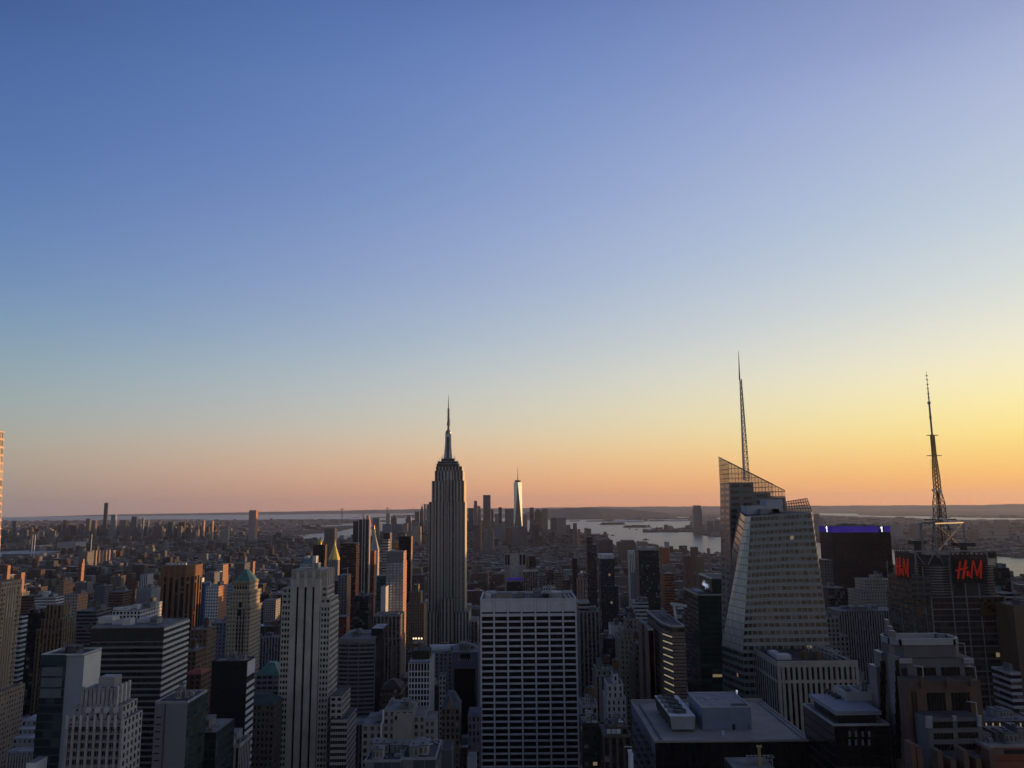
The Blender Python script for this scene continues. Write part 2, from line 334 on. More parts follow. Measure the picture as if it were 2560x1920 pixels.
def T(name, label, cat, col, sty, Y, D, tiers, vb=1920, bay=4, fl=3.8, roof='rm', side=None, clut=0, parapet=0, seed=1, cap=None, ground=True, kw={}, tank=True, group=None, tot=False):
    """a tower from photo rectangles: tiers [(xl, xr, ytop, front offset, depth)] from the bottom up"""
    sh = label.split(';')[0].strip(); full = label.replace(';', '')
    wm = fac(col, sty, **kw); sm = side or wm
    B = Bld(); B.t = []
    for t in tiers:
        xl, xr, yt = t[:3]; dy = t[3] if len(t) > 3 else 0; d = t[4] if len(t) > 4 else D
        
        if tot:                                               # the rectangle includes the flank turned to the street
            e = xr if (xl + xr) / 2 < 1280 else xl; d = max(4, min(d, .45 * (xr - xl) / max(20, abs(e - 1280)) * (Y + dy)))
            if (xl + xr) / 2 < 1280: xr = 1280 + (xr - 1280) * (Y + dy + d) / (Y + dy)
            else: xl = 1280 + (xl - 1280) * (Y + dy + d) / (Y + dy)
        x0, x1, z = span(xl, xr, yt, Y + dy); B.t.append((x0, x1, Y + dy, Y + dy + d, z))
    f = B.t[0]; root = thing(name, full, cat, ((f[0] + f[1]) / 2, (f[2] + f[3]) / 2, GZ), group); B.root = root
    mb = MB(); zs = []
    for i, (x0, x1, y0, y1, z) in enumerate(B.t):
        under = [q[4] for q in B.t[:i] if q[0] <= x0 + 1 and q[1] >= x1 - 1 and q[2] <= y0 + 1 and q[3] >= y1 - 1 and q[4] < z]
        z0 = max(under) if under else GZ - 3
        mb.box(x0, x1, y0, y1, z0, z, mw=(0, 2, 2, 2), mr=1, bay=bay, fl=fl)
        vis = vb if i == 0 else vb
        HEROES.append((sh, x0, x1, y0, y1, z, vb))
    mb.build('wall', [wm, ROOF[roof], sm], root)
    x0, x1, y0, y1, z = B.t[-1]; B.x0, B.x1, B.y0, B.y1, B.z = x0, x1, y0, y1, z
    if parapet:
        w = .5
        for q in B.t:
            p = MB()
            a0, a1, b0, b1, zz = q
            for (c0, c1, e0, e1) in ((a0 - .1, a1 + .1, b0 - .1, b0 + w), (a0 - .1, a1 + .1, b1 - w, b1 + .1), (a0 - .1, a0 + w, b0 + w, b1 - w), (a1 - w, a1 + .1, b0 + w, b1 - w)):
                p.box(c0, c1, e0, e1, zz - .4, zz + parapet, mw=0, mr=0)
            p.build('parapet', cap or plain(col, var=.25), root)
    if clut: clutter(root, x0, x1, y0, y1, z, clut, seed, tank)
    return B
def pent(B, name, rects, mat):
    """roof structures given by photo rectangles (xl, xr, ytop, dy, D) standing on the top tier (or on z)"""
    for t in rects:
        xl, xr, yt, dy, d = t[:5]; x0, x1, z = span(xl, xr, yt, B.y0 + dy); mb = MB()
        mb.box(x0, x1, B.y0 + dy, B.y0 + dy + d, t[5] if len(t) > 5 else B.z, z, mw=0, mr=1, bay=4, fl=3.8); mb.build(name, mat if isinstance(mat, list) else [mat, mat], B.root)
# ------------------------------------------------------------------ landmark towers
def zof(py, px, Y): return at(px, py, Y)[2]
def xof(px, py, Y): return at(px, py, Y)[0]
def ext(p, q, z):
    t = (z - p[2]) / (q[2] - p[2]); return tuple(p[i] + (q[i] - p[i]) * t for i in range(2)) + (z,)

def stepped_spire_tower():
    Y = 1250
    lime = fac((.47, .425, .36), 'v', strip=(.12, .115, .11), glass=(.02, .022, .026), WX=.54, WY=.5, BlindShare=.18, Var=.16)
    plainl = plain((.40, .37, .335), var=.2)
    B = T('art_deco_skyscraper', 'tallest grey stepped art deco tower; with a silver mast and antenna spire', 'skyscraper', 'lime', 'v', Y, 47, [
        (1041, 1194, 1555, -4, 62), (1058.4, 1173, 1531, -9, 58), (1072, 1161.5, 1254.5, 2, 62), (1080, 1160, 1202, 3, 58), (1087, 1157.2, 1177, 4, 52), (1089.6, 1155.2, 1166, 5, 38)], vb=1612, bay=5.2, fl=3.8, roof='rm', side=plain((.74, .60, .36), rough=.4, var=.05, spec=.6), kw=dict(strip=(.085, .08, .075), WX=.56, WY=.6))  # side colour is yellowed to paint the golden sun glare on the flank
    r = B.root; mb = MB()
    def blk(xl, xr, yt, yb, dy, d, ref=None, m=0):
        a, b, z = span(xl, xr, yt, Y + dy); z0 = zof(yb, (xl + xr) / 2, Y + dy) if yb else GZ
        mb.box(a, b, Y + dy, Y + dy + d, z0, z, mw=m, mr=1, bay=5.2)
    blk(1072.6, 1104.5, 1255, 1535, 0, 2.5); blk(1135.5, 1161.9, 1255, 1535, 0, 2.5)
    blk(1079.6, 1106, 1203, 1254, 1.2, 2.2); blk(1135, 1160.3, 1203, 1254, 1.2, 2.2)
    mb.build('setback_wing', [lime, ROOF['rm']], r); mb = MB()
    blk(1058.6, 1093, 1530.5, None, -11.5, 3); blk(1140, 1172.6, 1530.5, None, -11.5, 3); blk(1103, 1130.5, 1498, None, -13, 16)
    mb.build('base_wing', [lime, ROOF['rm']], r)
    # piers
    mb = MB()
    for i in range(8):
        for (xl, xr, yt, yb, dy) in ((1072.6, 1104.5, 1255, 1530, 0), (1135.5, 1161.9, 1255, 1530, 0)):
            if i > 6: continue
            px = xl + (xr - xl) * i / 6; x0 = xof(px, 1400, Y + dy)
            mb.box(x0 - .45, x0 + .45, Y + dy - .8, Y + dy - .01, zof(1531, 1115, Y), zof(yt - .6, px, Y), mw=0, mr=0)
    for i in range(4):
        px = 1106 + 29 * i / 3; x0 = xof(px, 1400, Y); mb.box(x0 - .5, x0 + .5, Y + 1, Y + 1.99, zof(1497, 1115, Y), zof(1205, px, Y), mw=0, mr=0)
    mb.build('facade_pier', plainl, r)
    for px in (1111.2, 1119.8, 1128.4):                          # three arched window bays of the crown
        x0 = xof(px, 1185, Y + 4); mb = MB(); zt = zof(1180, px, Y + 4); zb = zof(1200, px, Y + 4)
        mb.face([(x0 - .9, Y + 3.9, zb), (x0 + .9, Y + 3.9, zb), (x0 + .9, Y + 3.9, zt), (x0, Y + 3.9, zt + 2.4), (x0 - .9, Y + 3.9, zt)]); mb.build('crown_window', plain((.5, .5, .5), rough=.3, metal=.5), r)
    # silver terraces and the mooring mast
    cx = xof(1120.8, 1150, Y + 24); cy = Y + 24
    mb = MB()
    for (xl, xr, yt, yb) in ((1094, 1148.5, 1160, 1167), (1097, 1146.3, 1154, 1161), (1105.7, 1137.6, 1147, 1155)):
        a, b, z = span(xl, xr, yt, cy); h = (b - a) / 2; mb.box(cx - h, cx + h, cy - h * .8, cy + h * .8, zof(yb, 1120, cy), z - .9, mw=0, mr=0); mb.box(cx - h - .5, cx + h + .5, cy - h * .8 - .5, cy + h * .8 + .5, z - .9, z, mw=1, mr=1)
    mb.build('crown_terrace', [plain((.05, .055, .06), rough=.4), METAL], r)
    prof = [(1146, 8.6), (1135, 7.2), (1120, 6.0), (1112, 5.6), (1105, 5.2), (1092, 5.0), (1085, 5.1)]
    mb = MB()
    for (y0, r0), (y1, r1) in zip(prof, prof[1:]): mb.cyl((cx, cy), r0 * .95, r1 * .95, zof(y0, 1121, cy), zof(y1, 1121, cy), 16, 0, cap=False)
    for k in range(4):                                           # four winged buttresses
        c, s = math.cos(k * math.pi / 2 + math.pi / 4), math.sin(k * math.pi / 2 + math.pi / 4)
        for (y0, r0), (y1, r1) in zip(prof[:-1], prof[1:]):
            mb.bar((cx + c * r0, cy + s * r0, zof(y0, 1121, cy)), (cx + c * r1, cy + s * r1, zof(y1, 1121, cy)), 2.6, 2.6)
    mb.build('mast_shaft', plain((.62, .64, .66), rough=.4, metal=.2, var=.06), r)
    mb = MB(); mb.box(cx - 1.9, cx + 1.9, cy - 8.9, cy - 8.2, zof(1146, 1121, cy), zof(1093, 1121, cy), mw=0, mr=0); mb.build('mast_window', plain((.02, .035, .035), rough=.2, spec=.6), r)
    mb = MB()
    for (ya, yb, r0, r1) in ((1085, 1082, 5.2, 5.2), (1082, 1079.5, 4.6, 4.6), (1079.5, 1077.5, 4.8, 4.4), (1077.5, 1074, 3.4, 2.3)): mb.cyl((cx, cy), r0, r1, zof(ya, 1121, cy), zof(yb, 1121, cy), 16)
    mb.build('mast_cap', plain((.25, .26, .27), rough=.4, metal=.4), r)
    mb = MB()
    for (ya, yb, r0, r1) in ((1074, 1062, 1.9, 1.7), (1063.5, 1062, 2.9, 2.9), (1062, 1046, 1.9, 1.7), (1046, 1022, 1.6, 1.3), (1022, 1000, .8, .55), (1000, 986, .5, .15)): mb.cyl((cx, cy), r0, r1, zof(ya, 1122, cy), zof(yb, 1122, cy), 8)
    for y in (1055, 1048, 1041, 1034, 1028, 1023): mb.cyl((cx, cy), 2.5, 2.5, zof(y, 1122, cy), zof(y - 1.2, 1122, cy), 8)
    for dx, y0, y1 in ((2.6, 1063, 1047), (-2.2, 1063, 1056)): mb.cyl((cx + dx, cy), .3, .3, zof(y0, 1122, cy), zof(y1, 1122, cy), 6); mb.bar((cx, cy, zof(y0 - 2, 1122, cy)), (cx + dx, cy, zof(y0 - 2, 1122, cy)), .4)
    mb.build('antenna', plain((.12, .12, .125), rough=.5), r)
    mb = MB()
    for dx, y0, y1 in ((-14.5, 1166, 1144), (-11, 1154, 1141), (-9, 1147, 1137), (9.5, 1147, 1138), (11.5, 1150, 1140), (15, 1160, 1150)): mb.cyl((cx + dx, cy - 4), .35, .15, zof(y0, 1121, cy), zof(y1, 1121, cy), 6)
    mb.build('whip_antenna', DKMETAL, r)

def white_grid_slab():
    Y = 560; X0, X1, z = span(1200.5, 1441, 1498, Y); D = 46
    r = thing('office_tower', 'broad pale office slab with wide black ribbon windows filling the centre foreground', 'office tower', ((X0 + X1) / 2, Y + D / 2, GZ)); HEROES.append(('broad pale slab', X0, X1, Y, Y + D, z, 1920))
    wm = plain((.60, .605, .62), rough=.7, var=.10, scale=.25); mb = MB()
    mb.box(X0, X1, Y + 1.2, Y + D, GZ - 3, z - 1.2, mw=(0, 1, 1, 1), mr=2, bay=5, fl=4.4); mb.build('wall', [plain((.02, .02, .022), rough=.3), fac((.45, .455, .47), 'b', WY=.6), ROOF['rd']], r)
    u, n = FRONT; O = (X0, Y + 1.2); zp, zs = zof(1529.5, 1320, Y), zof(1534, 1320, Y); W_ = X1 - X0; cw = W_ / 7
    mb = MB()
    for i in range(8):
        a = min(max(i * cw, .55), W_ - .55); mb.obox(O, u, n, a - .55, a + .55, GZ, zp - .02, .01, 1.2)
        if 0 < i < 7: mb.obox(O, u, n, a - .95, a - .8, zp, z - .01, 1.0, 1.22, 1); mb.obox(O, u, n, a + .8, a + .95, zp, z - .01, 1.0, 1.22, 1)
    mb.build('facade_pier', [wm, DKMETAL], r)
    mb = MB(); mb.obox(O, u, n, 0, W_, zp, z, .01, 1.18); mb.build('top_panel', wm, r)
    pitch = (zof(1541, 1320, Y) - zof(1541 + 15.62 * 16, 1320, Y)) / 16; z1 = zof(1541, 1320, Y); k = 0; mb = MB(); cells = []
    mb.obox(O, u, n, .02, W_ - .02, z1, zs, .01, .95)
    while z1 - (k + 1) * pitch > GZ + 3 and k < 36:
        zb = z1 - (k + 1) * pitch; mb.obox(O, u, n, .02, W_ - .02, zb, zb + 1.26, .01, .5)
        for i in range(7): cells.append((O[0] + (i + .5) * cw, O[1] - .02, zb + 1.26 + (pitch - 1.26) / 2))
        k += 1
    mb.build('spandrel', wm, r); panes(r, cells, cw - 1.1, pitch - 1.26, u, n, paneglass((.008, .009, .011), .08))
    mb = MB()
    for (c0, c1, e0, e1) in ((X0, X1, Y - .02, Y + .55), (X0, X1, Y + D - .6, Y + D), (X0, X0 + .6, Y + .55, Y + D - .6), (X1 - .6, X1, Y + .55, Y + D - .6)): mb.box(c0, c1, e0, e1, z - 1.3, z + .6, mw=0, mr=0)
    mb.build('parapet', plain((.55, .55, .56), var=.1), r)
    B = Bld(); B.root = r; B.x0, B.x1, B.y0, B.y1, B.z = X0, X1, Y, Y + D, z - 1.2
    pent(B, 'penthouse', [(1241, 1280, 1484, 12, 10)], [plain((.27, .25, .20)), ROOF['rd']])
    pent(B, 'roof_unit', [(1214, 1226, 1487, 8, 6)], [plain('pale'), plain('pale')]); pent(B, 'cooling_unit', [(1379, 1404, 1481, 14, 12)], [plain((.33, .36, .35)), plain((.4, .43, .42))])
    pent(B, 'hatch', [(1357, 1372, 1485, 8, 8)], [plain('black'), plain('black')]); clutter(r, X0 + 24, X1 - 22, Y + 22, Y + 40, z - 1.2, 2, 5, False)
    mb = MB()
    for dx in (3, 6): mb.bar((X1 - dx, Y + 3, z), (X1 - dx - 1, Y + 28, z), .6)
    mb.build('cradle_rail', plain('pale'), r)

def fifth_tower():
    """pale art deco tower with three dark window slots"""
    Y = 545; r = thing('art_deco_tower', 'cream art deco tower with three tall black window slots and a fluted crown', 'tower', (xof(765, 1500, Y), Y + 14, GZ))
    st = (.47, .44, .39); wm = plain(st, var=.16, scale=.12); pw = fac(st, 'P', WX=.62, WY=.5, BlindShare=.3, Var=.15); pwd = fac(st, 'v', strip=(.2, .19, .17), WX=.5, WY=.55)
    zc = zof(1449, 765, Y); xa, xb = xof(727, 1449, Y), xof(801, 1449, Y); D = 30
    HEROES.append(('cream art deco tower', xof(705, 1509, Y), xof(834, 1509, Y), Y, Y + D, zc, 1920))
    mb = MB(); mb.box(xa, xb, Y + 1.5, Y + D, GZ - 3, zc, mw=(2, 0, 0, 0), mr=1); mb.build('wall', [wm, ROOF['rm'], plain('black', rough=.3)], r)
    # shaft piers and slots (photo columns at row 1449)
    sl = [(741.2, 746.6), (760.9, 766.6), (780.8, 786.2)]; xs = [xof(p, 1475, Y) for q in sl for p in q]; ztop = zof(1460, 765, Y)
    mb = MB(); ed = [xa] + xs + [xb]
    for i in range(0, 8, 2): mb.box(ed[i], ed[i + 1], Y, Y + 1.5, GZ - 3, zc + (.4 if i in (0, 6) else 1), mw=0, mr=0)
    for i in range(1, 7, 2): mb.box(ed[i] + .003, ed[i + 1] - .003, Y + .1, Y + 1.5, ztop + 2, zc + .6, mw=0, mr=0); a, b = ed[i], ed[i + 1]; mb.face([(a, Y + .11, ztop), ((a + b) / 2, Y + .11, ztop + 2), (a, Y + .11, ztop + 2)]); mb.face([(b, Y + .11, ztop), (b, Y + .11, ztop + 2), ((a + b) / 2, Y + .11, ztop + 2)])
    mb.build('facade_pier', wm, r)
    for i in range(1, 7, 2):
        mb = MB(); a, b = ed[i], ed[i + 1]; mb.box(a + .15, b - .15, Y + 1.3, Y + 1.48, GZ, ztop + 1.9, mw=0, mr=0); mb.build('window_slot', paneglass((.006, .006, .008)), r)
        mb = MB(); x = (a + b) / 2; mb.face([(x - 1, Y - .25, zc - 1), (x + 1, Y - .25, zc - 1), (x + 1.2, Y - .25, zc + 3.5), (x, Y - .25, zc + 6.5), (x - 1.2, Y - .25, zc + 3.5)])
        mb.loft([(x - 1, Y - .24, zc - 5), (x + 1, Y - .24, zc - 5), (x + 1, Y + .3, zc - 5), (x - 1, Y + .3, zc - 5)], [(x - 1, Y - .24, zc - 1), (x + 1, Y - .24, zc - 1), (x + 1, Y + .3, zc - 1), (x - 1, Y + .3, zc - 1)], mr=0); mb.build('finial', plain((.5, .48, .44)), r)
    # crown
    x0, x1, z = span(730.5, 800, 1424, Y + 2); mb = MB(); mb.box(x0, x1, Y + 3, Y + D - 4, zc, z, mw=0, mr=1)
    n = 18
    for i in range(n + 1): a = x0 + (x1 - x0) * i / n; mb.box(a - .32, a + .32, Y + 2.3, Y + 3, zc + .01, z + .3, mw=0, mr=0)
    xr = xof(819, 1420, Y + 8); mb.box(x1 + .01, xr, Y + 6, Y + D - 2, zc - 40, z - .5, mw=0, mr=1)
    for i in range(5): a = Y + 6 + (D - 10) * i / 4; mb.box(xr, xr + .7, a - .5, a + .5, zc - 38, z, mw=0, mr=0)
    mb.build('crown', [wm, ROOF['rl']], r)
    mb = MB(); a, b, zz = span(752, 783, 1411, Y + 6)
    for x in np.linspace(a, b, 3):
        for y in (Y + 6, Y + 14): mb.bar((x, y, z - .2), (x, y, zz), .5)
    for zq in (zz, (z + zz) / 2): mb.bar((a, Y + 6, zq), (b, Y + 6, zq), .5); mb.bar((a, Y + 14, zq), (b, Y + 14, zq), .5)
    mb.build('roof_frame', plain('pale'), r)
    for (l, rr, yt, yb, m, nm) in ((759, 781.5, 1396, 1411, plain((.14, .2, .27)), 'cooling_tower'), (783, 792, 1390, 1408, plain('pale'), 'vent_housing'), (762.5, 771, 1390, 1396, plain('pale'), 'fan_cowl'), (782, 798, 1407, 1422, plain('grey'), 'penthouse')):
        a, b, zz = span(l, rr, yt, Y + 10); mb = MB(); mb.box(a, b, Y + 8, Y + 15, zof(yb, (l + rr) / 2, Y + 10), zz, mw=0, mr=0); mb.build(nm, m, r)
    # wings: (xl, xr, ytop, front offset, depth)
    W_ = [(705, 727.2, 1509, 1.2, 26), (706, 727.2, 1470, 5, 20), (801.2, 818, 1466, 4, 22), (800.8, 825.5, 1496, 2.4, 25), (800.4, 826, 1512, 1.2, 27)]
    mb = MB()
    for xl, xr_, yt, dy, d in W_: a, b, zz = span(xl, xr_, yt, Y + dy); mb.box(max(a, xb + .01) if a > 0 or xl > 760 else a, b if xl > 760 else xa - .01, Y + dy + .6, Y + dy + d, GZ - 3, zz, mw=0, mr=1, bay=3.6)
    mb.build('setback_wing', [pw, ROOF['rl']], r)
    cells = []; x0, x1, zt = span(705, 727, 1512, Y + 1.2)
    def wing(xl, xr_, yt, dy, cols, step=3.75, rows=40, pwid=1.5):
        a, b, zt = span(xl, xr_, yt, Y + dy); b -= .02; w = b - a
        mb = MB(); O = (a, Y + dy + .6); u, n = FRONT; cw = w / cols; cs = []
        for i in range(cols + 1):
            c = min(max(i * cw, (cw - pwid) / 2), w - (cw - pwid) / 2); mb.obox(O, u, n, c - (cw - pwid) / 2, c + (cw - pwid) / 2, GZ, zt, .01, .6)
        j = 0
        while zt - (j + 1) * step > GZ + 2 and j < rows:
            zz = zt - j * step; mb.obox(O, u, n, .02, w - .02, zz - 1.75, zz - .01, .01, .55)
            for i in range(cols): cs.append((a + (i + .5) * cw, Y + dy + .58, zz - 1.75 - (step - 1.75) / 2))
            j += 1
        mb.build('wing_wall', wm, r); return cs, pwid, step - 1.75
    c1, w1, h1 = wing(704.6, 726.9, 1509, .6, 3); c2, _, _ = wing(801.4, 826, 1512, .6, 3)
    c3, _, _ = wing(827, 868, 1800, -9, 7); cs = [c for pr in zip(c1, c2) for c in pr] + c3
    panes(r, cs, w1, h1, *FRONT, fac((.02, .02, .022), 'g', glass=(.02, .022, .026), Blind=(.2, .2, .2), BlindShare=.4), 100)
    mb = MB(); a, b, zz = span(827, 868, 1800, Y - 9); mb.box(a, b, Y - 8.4, Y + 22, GZ - 3, zz, mw=(2, 0, 0, 0), mr=1, bay=3.6)
    a, b, z2 = span(826.2, 856, 1741, Y - 4); mb.box(a, b, Y - 4, Y + 22, zz, z2, mw=0, mr=1, bay=3.6); mb.build('lower_block', [pw, ROOF['rd'], wm], r)
    HEROES.append(('cream art deco tower', a, b, Y - 9, Y + 22, zz, 1920))

def faceted_glass_tower():
    r = thing('glass_skyscraper', 'faceted glass skyscraper with a slanted lattice top and tall white needle', 'skyscraper', (at(1920, 1600, 520)[0], 530, GZ))
    z0 = GZ
    A_ = [(at(1877, 1290, 492), at(1859.5, 1580, 486)), (at(2028, 1281, 492), at(2072, 1590, 486)), (at(2031, 1278, 562), at(2066, 1560, 574)), None, (at(1842, 1271, 540), at(1806, 1612, 540)), (at(1863, 1290, 502), at(1812.5, 1567, 508))]
    A_[3] = (at(1845, 1271, 576), at(1811, 1612, 590))
    top = [a for a, b in A_]; zm = at(1806, 1612, 508)[2]; mid = [ext(a, b, zm) for a, b in A_]; bot = [(x, y, z0 - 3) for x, y, z in mid]
    fr = fac((.25, .275, .27), 'b', WX=.84, WY=.52, WallRough=.3, glass=(.010, .012, .014), Blind=(.10, .115, .11), BlindShare=.5, Var=.12, Rough=.1, Lit=.002)
    lt = fac((.17, .18, .17), 'g', glass=(.46, .46, .40), Blind=(.55, .53, .46), BlindShare=.5, WX=.9, WY=.9, Rough=.22, Var=.1)  # chamfer glass: its bright reflection is painted into the light colours
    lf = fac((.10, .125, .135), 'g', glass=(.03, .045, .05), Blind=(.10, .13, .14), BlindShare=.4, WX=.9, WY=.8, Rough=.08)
    mb = MB()
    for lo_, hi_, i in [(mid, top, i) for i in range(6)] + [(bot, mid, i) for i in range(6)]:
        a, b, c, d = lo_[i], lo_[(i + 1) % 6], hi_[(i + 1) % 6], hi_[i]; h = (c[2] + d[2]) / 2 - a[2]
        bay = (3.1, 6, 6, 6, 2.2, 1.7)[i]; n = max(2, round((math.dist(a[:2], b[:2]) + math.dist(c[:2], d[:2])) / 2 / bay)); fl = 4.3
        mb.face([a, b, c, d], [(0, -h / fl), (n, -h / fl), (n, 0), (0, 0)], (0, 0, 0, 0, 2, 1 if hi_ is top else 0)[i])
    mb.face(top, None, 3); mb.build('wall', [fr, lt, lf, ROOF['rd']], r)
    HEROES.append(('faceted glass skyscraper', top[4][0], top[1][0] + 6, 492, 575, top[1][2], 1720)); HEROES.append(('faceted glass skyscraper', bot[5][0] + 8, top[1][0] + 3, 492, 575, 120, 1720))
    # clear parapet screen round the lower volume's roof
    glass = newmat('screen_glass'); n_, l_ = glass.node_tree.nodes, glass.node_tree.links
    t1 = n_.new('ShaderNodeBsdfTransparent'); t1.inputs[0].default_value = (.8, .77, .72, 1); t2 = n_.new('ShaderNodeBsdfGlossy'); t2.inputs[0].default_value = (.6, .6, .6, 1); t2.inputs[1].default_value = .15
    mx = n_.new('ShaderNodeMixShader'); mx.inputs[0].default_value = .22; l_.new(t1.outputs[0], mx.inputs[1]); l_.new(t2.outputs[0], mx.inputs[2]); oo = n_.new('ShaderNodeOutputMaterial'); l_.new(mx.outputs[0], oo.inputs[0])
    # tall volume behind: front plane Y=545
    Yb = 545; bm = fac((.17, .185, .19), 'c', WallRough=.25, WX=.66, WY=.5, glass=(.035, .036, .036), Blind=(.09, .095, .095), BlindShare=.5, Rough=.08)
    def fx(px, py): return at(px, py, Yb)
    DB = 25; xl0, xl1 = ext(fx(1820, 1154.6), fx(1828.5, 1613), z0 - 3), fx(1820, 1154.6); rear = at(1796, 1142.5, Yb + DB)
    mb = MB()
    zA = fx(1840, 1207)[2]; xm = fx(1883, 1207)[0]; zB = fx(1900, 1232)[2]; xm2 = fx(1926, 1232)[0]; zC = fx(1945, 1243)[2]; xr = fx(1964, 1243)[0]
    xe = xl1[0] + .2
    mb.loft([xl0, (xm, Yb, z0 - 3), (xm, Yb + DB, z0 - 3), (xl0[0], Yb + DB, z0 - 3)], [(xe, Yb, zA), (xm, Yb, zA), (xm, Yb + DB, zA), (xe, Yb + DB, zA)], mw=0, mr=1, bay=11, fl=4.3)
    mb.box(xm, xm2, Yb, Yb + DB, z0 - 3, zB, mw=0, mr=1, bay=11, fl=4.3); mb.box(xm2, xr, Yb, Yb + DB, z0 - 3, zC, mw=0, mr=1, bay=11, fl=4.3)
    mb.build('tall_wall', [bm, ROOF['rd']], r)
    HEROES.append(('faceted glass skyscraper', xl0[0], xr, Yb, Yb + DB, zA, 1720))
    P_ = fx(1820, 1154.6); Q_ = fx(1961.8, 1226); rise = rear[2] - P_[2]; slope = lambda x: P_[2] + (Q_[2] - P_[2]) * (x - P_[0]) / (Q_[0] - P_[0])
    base = lambda x: zA if x < xm else (zB if x < xm2 else zC)
    for y, nm in ((Yb + .3, 'front_screen'), (Yb + DB - 1, 'rear_screen')):
        ad = rise if y > Yb + 5 else 0
        mb = MB(); xs = [P_[0], xm, xm, xm2, xm2, xr]; bs = [zA, zA, zB, zB, zC, zC]
        for i in (0, 2, 4): mb.face([(xs[i], y + .3, bs[i]), (xs[i + 1], y + .3, bs[i + 1]), (xs[i + 1], y + .3, slope(xs[i + 1]) + ad), (xs[i], y + .3, slope(xs[i]) + ad)])
        g = mb.build(nm, glass, r); mb = MB(); x = P_[0]
        while x < xr and y < Yb + 5: mb.bar((x, y, base(x + .01)), (x, y, slope(x)), .22); x += 2.3
        zz = zC + .5
        while zz < P_[2]:
            a = P_[0] if zz > zA else (xm if zz > zB else xm2); b = P_[0] + (P_[2] - zz) / (P_[2] - Q_[2]) * (Q_[0] - P_[0])
            if b > a: mb.bar((a, y, zz), (min(b, xr), y, zz), .3 if int(zz) % 3 else .5)
            zz += 3.3
        mb.bar((P_[0], y, P_[2] + ad), (xr, y, slope(xr) + ad), .5); o = mb.build('screen_frame', plain((.09, .095, .10), rough=.4), g)
    mb = MB()
    top_ = lambda t: P_[2] + rise * t
    for k in range(int((P_[2] - zA) / 3.3) + 2): zz = zA + 3.3 * k; t0 = max(0, (zz - P_[2]) / rise); mb.bar((P_[0], Yb + (DB - 1) * t0, zz), (P_[0], Yb + DB - 1, zz), .3) if t0 < 1 else None
    for k in range(9): t0 = k / 8; mb.bar((P_[0], Yb + (DB - 1) * t0, zA), (P_[0], Yb + (DB - 1) * t0, top_(t0)), .25)
    mb.bar((P_[0], Yb, P_[2]), (P_[0], Yb + DB - 1, P_[2] + rise), .5); mb.face([(P_[0] + .3, Yb, zA), (P_[0] + .3, Yb + DB - 1, zA), (P_[0] + .3, Yb + DB - 1, P_[2] + rise), (P_[0] + .3, Yb, P_[2])], None, 1)
    mb.build('side_screen_frame', [plain((.09, .095, .10), rough=.4), glass], r)
    # small lattice screen on the far corner
    a, b = at(1966, 1254, 556), at(2017.5, 1246, 556); zb = at(2000, 1279, 556)[2]; e = at(2030, 1281, 556)
    mb = MB(); mb.face([(a[0], 556.3, zb), (e[0], 556.3, zb), (b[0], 556.3, b[2]), (a[0], 556.3, a[2])]); g = mb.build('corner_screen', glass, r); mb = MB(); n = 9
    for i in range(n + 1): x = a[0] + (b[0] - a[0]) * i / n; xb_ = a[0] + (e[0] - a[0]) * i / n; mb.bar((xb_, 556, zb), (x, 556, a[2] + (b[2] - a[2]) * i / n), .4)
    for k in range(5): t = k / 4; mb.bar((a[0], 556, zb + (a[2] - zb) * t), (e[0] + (b[0] - e[0]) * t, 556, zb + (b[2] - zb) * t), .5)
    mb.build('screen_frame', plain((.09, .095, .10), rough=.4), g)
    for (l, rr, yt, yb, Y_, m) in ((1868, 1916, 1264, 1284, 512, 'pale'), (1916, 1956, 1248, 1284, 516, 'pale'), (1902, 1920, 1272, 1284, 506, 'grey'), (1942, 1948, 1272, 1284, 507, 'mid')):
        x0, x1, z = span(l, rr, yt, Y_); mb = MB(); mb.box(x0, x1, Y_, Y_ + 14, at(l, yb + 4, Y_)[2] - 4, z, mw=0, mr=0); mb.build('roof_plant', plain((.42, .44, .47) if m == 'pale' else m, var=.12), r)
    # needle: white tube with a lattice alongside, vertical
    Ys = 562; b0, ap = at(1863.7, 1180, Ys), at(1845.6, 878, Ys); cx = b0[0]; zb, zt = b0[2] - 6, ap[2]
    H_s = zt - zb; hw = lambda t: 2.35 - 2.05 * t
    for i in range(18):
        t0, t1 = i * .78 / 18, (i + 1) * .78 / 18; ra, rb = hw(t0), hw(t1); mb.tube((cx - ra * .42, Ys, zb + H_s * t0), (cx - rb * .42, Ys, zb + H_s * t1), ra * .52, rb * .52, 8)
    s = mb.build('spire', plain((.55, .55, .55), rough=.4, var=.05), r); mb = MB(); mb.tube((cx - .5, Ys, zb + H_s * .775), (cx - .1, Ys, zt), .62, .16, 8); mb.build('spire_tip', plain((.4, .4, .4), rough=.4, var=.05), s); mb = MB()
    for i in range(18):
        t0, t1 = i * .78 / 18, (i + 1) * .78 / 18; ra, rb = hw(t0), hw(t1); za, zc_ = zb + H_s * t0, zb + H_s * t1
        for y in (-1, 1):
            mb.bar((cx + ra, Ys + y * ra * .6, za), (cx + rb, Ys + y * rb * .6, zc_), .38); mb.bar((cx - ra * .1, Ys + y * ra * .6, za), (cx + rb, Ys + y * rb * .6, zc_), .26); mb.bar((cx - ra * .1, Ys + y * ra * .6, za), (cx + ra, Ys + y * ra * .6, za), .35)
    mb.build('spire_lattice', plain((.25, .25, .25), rough=.4), s)

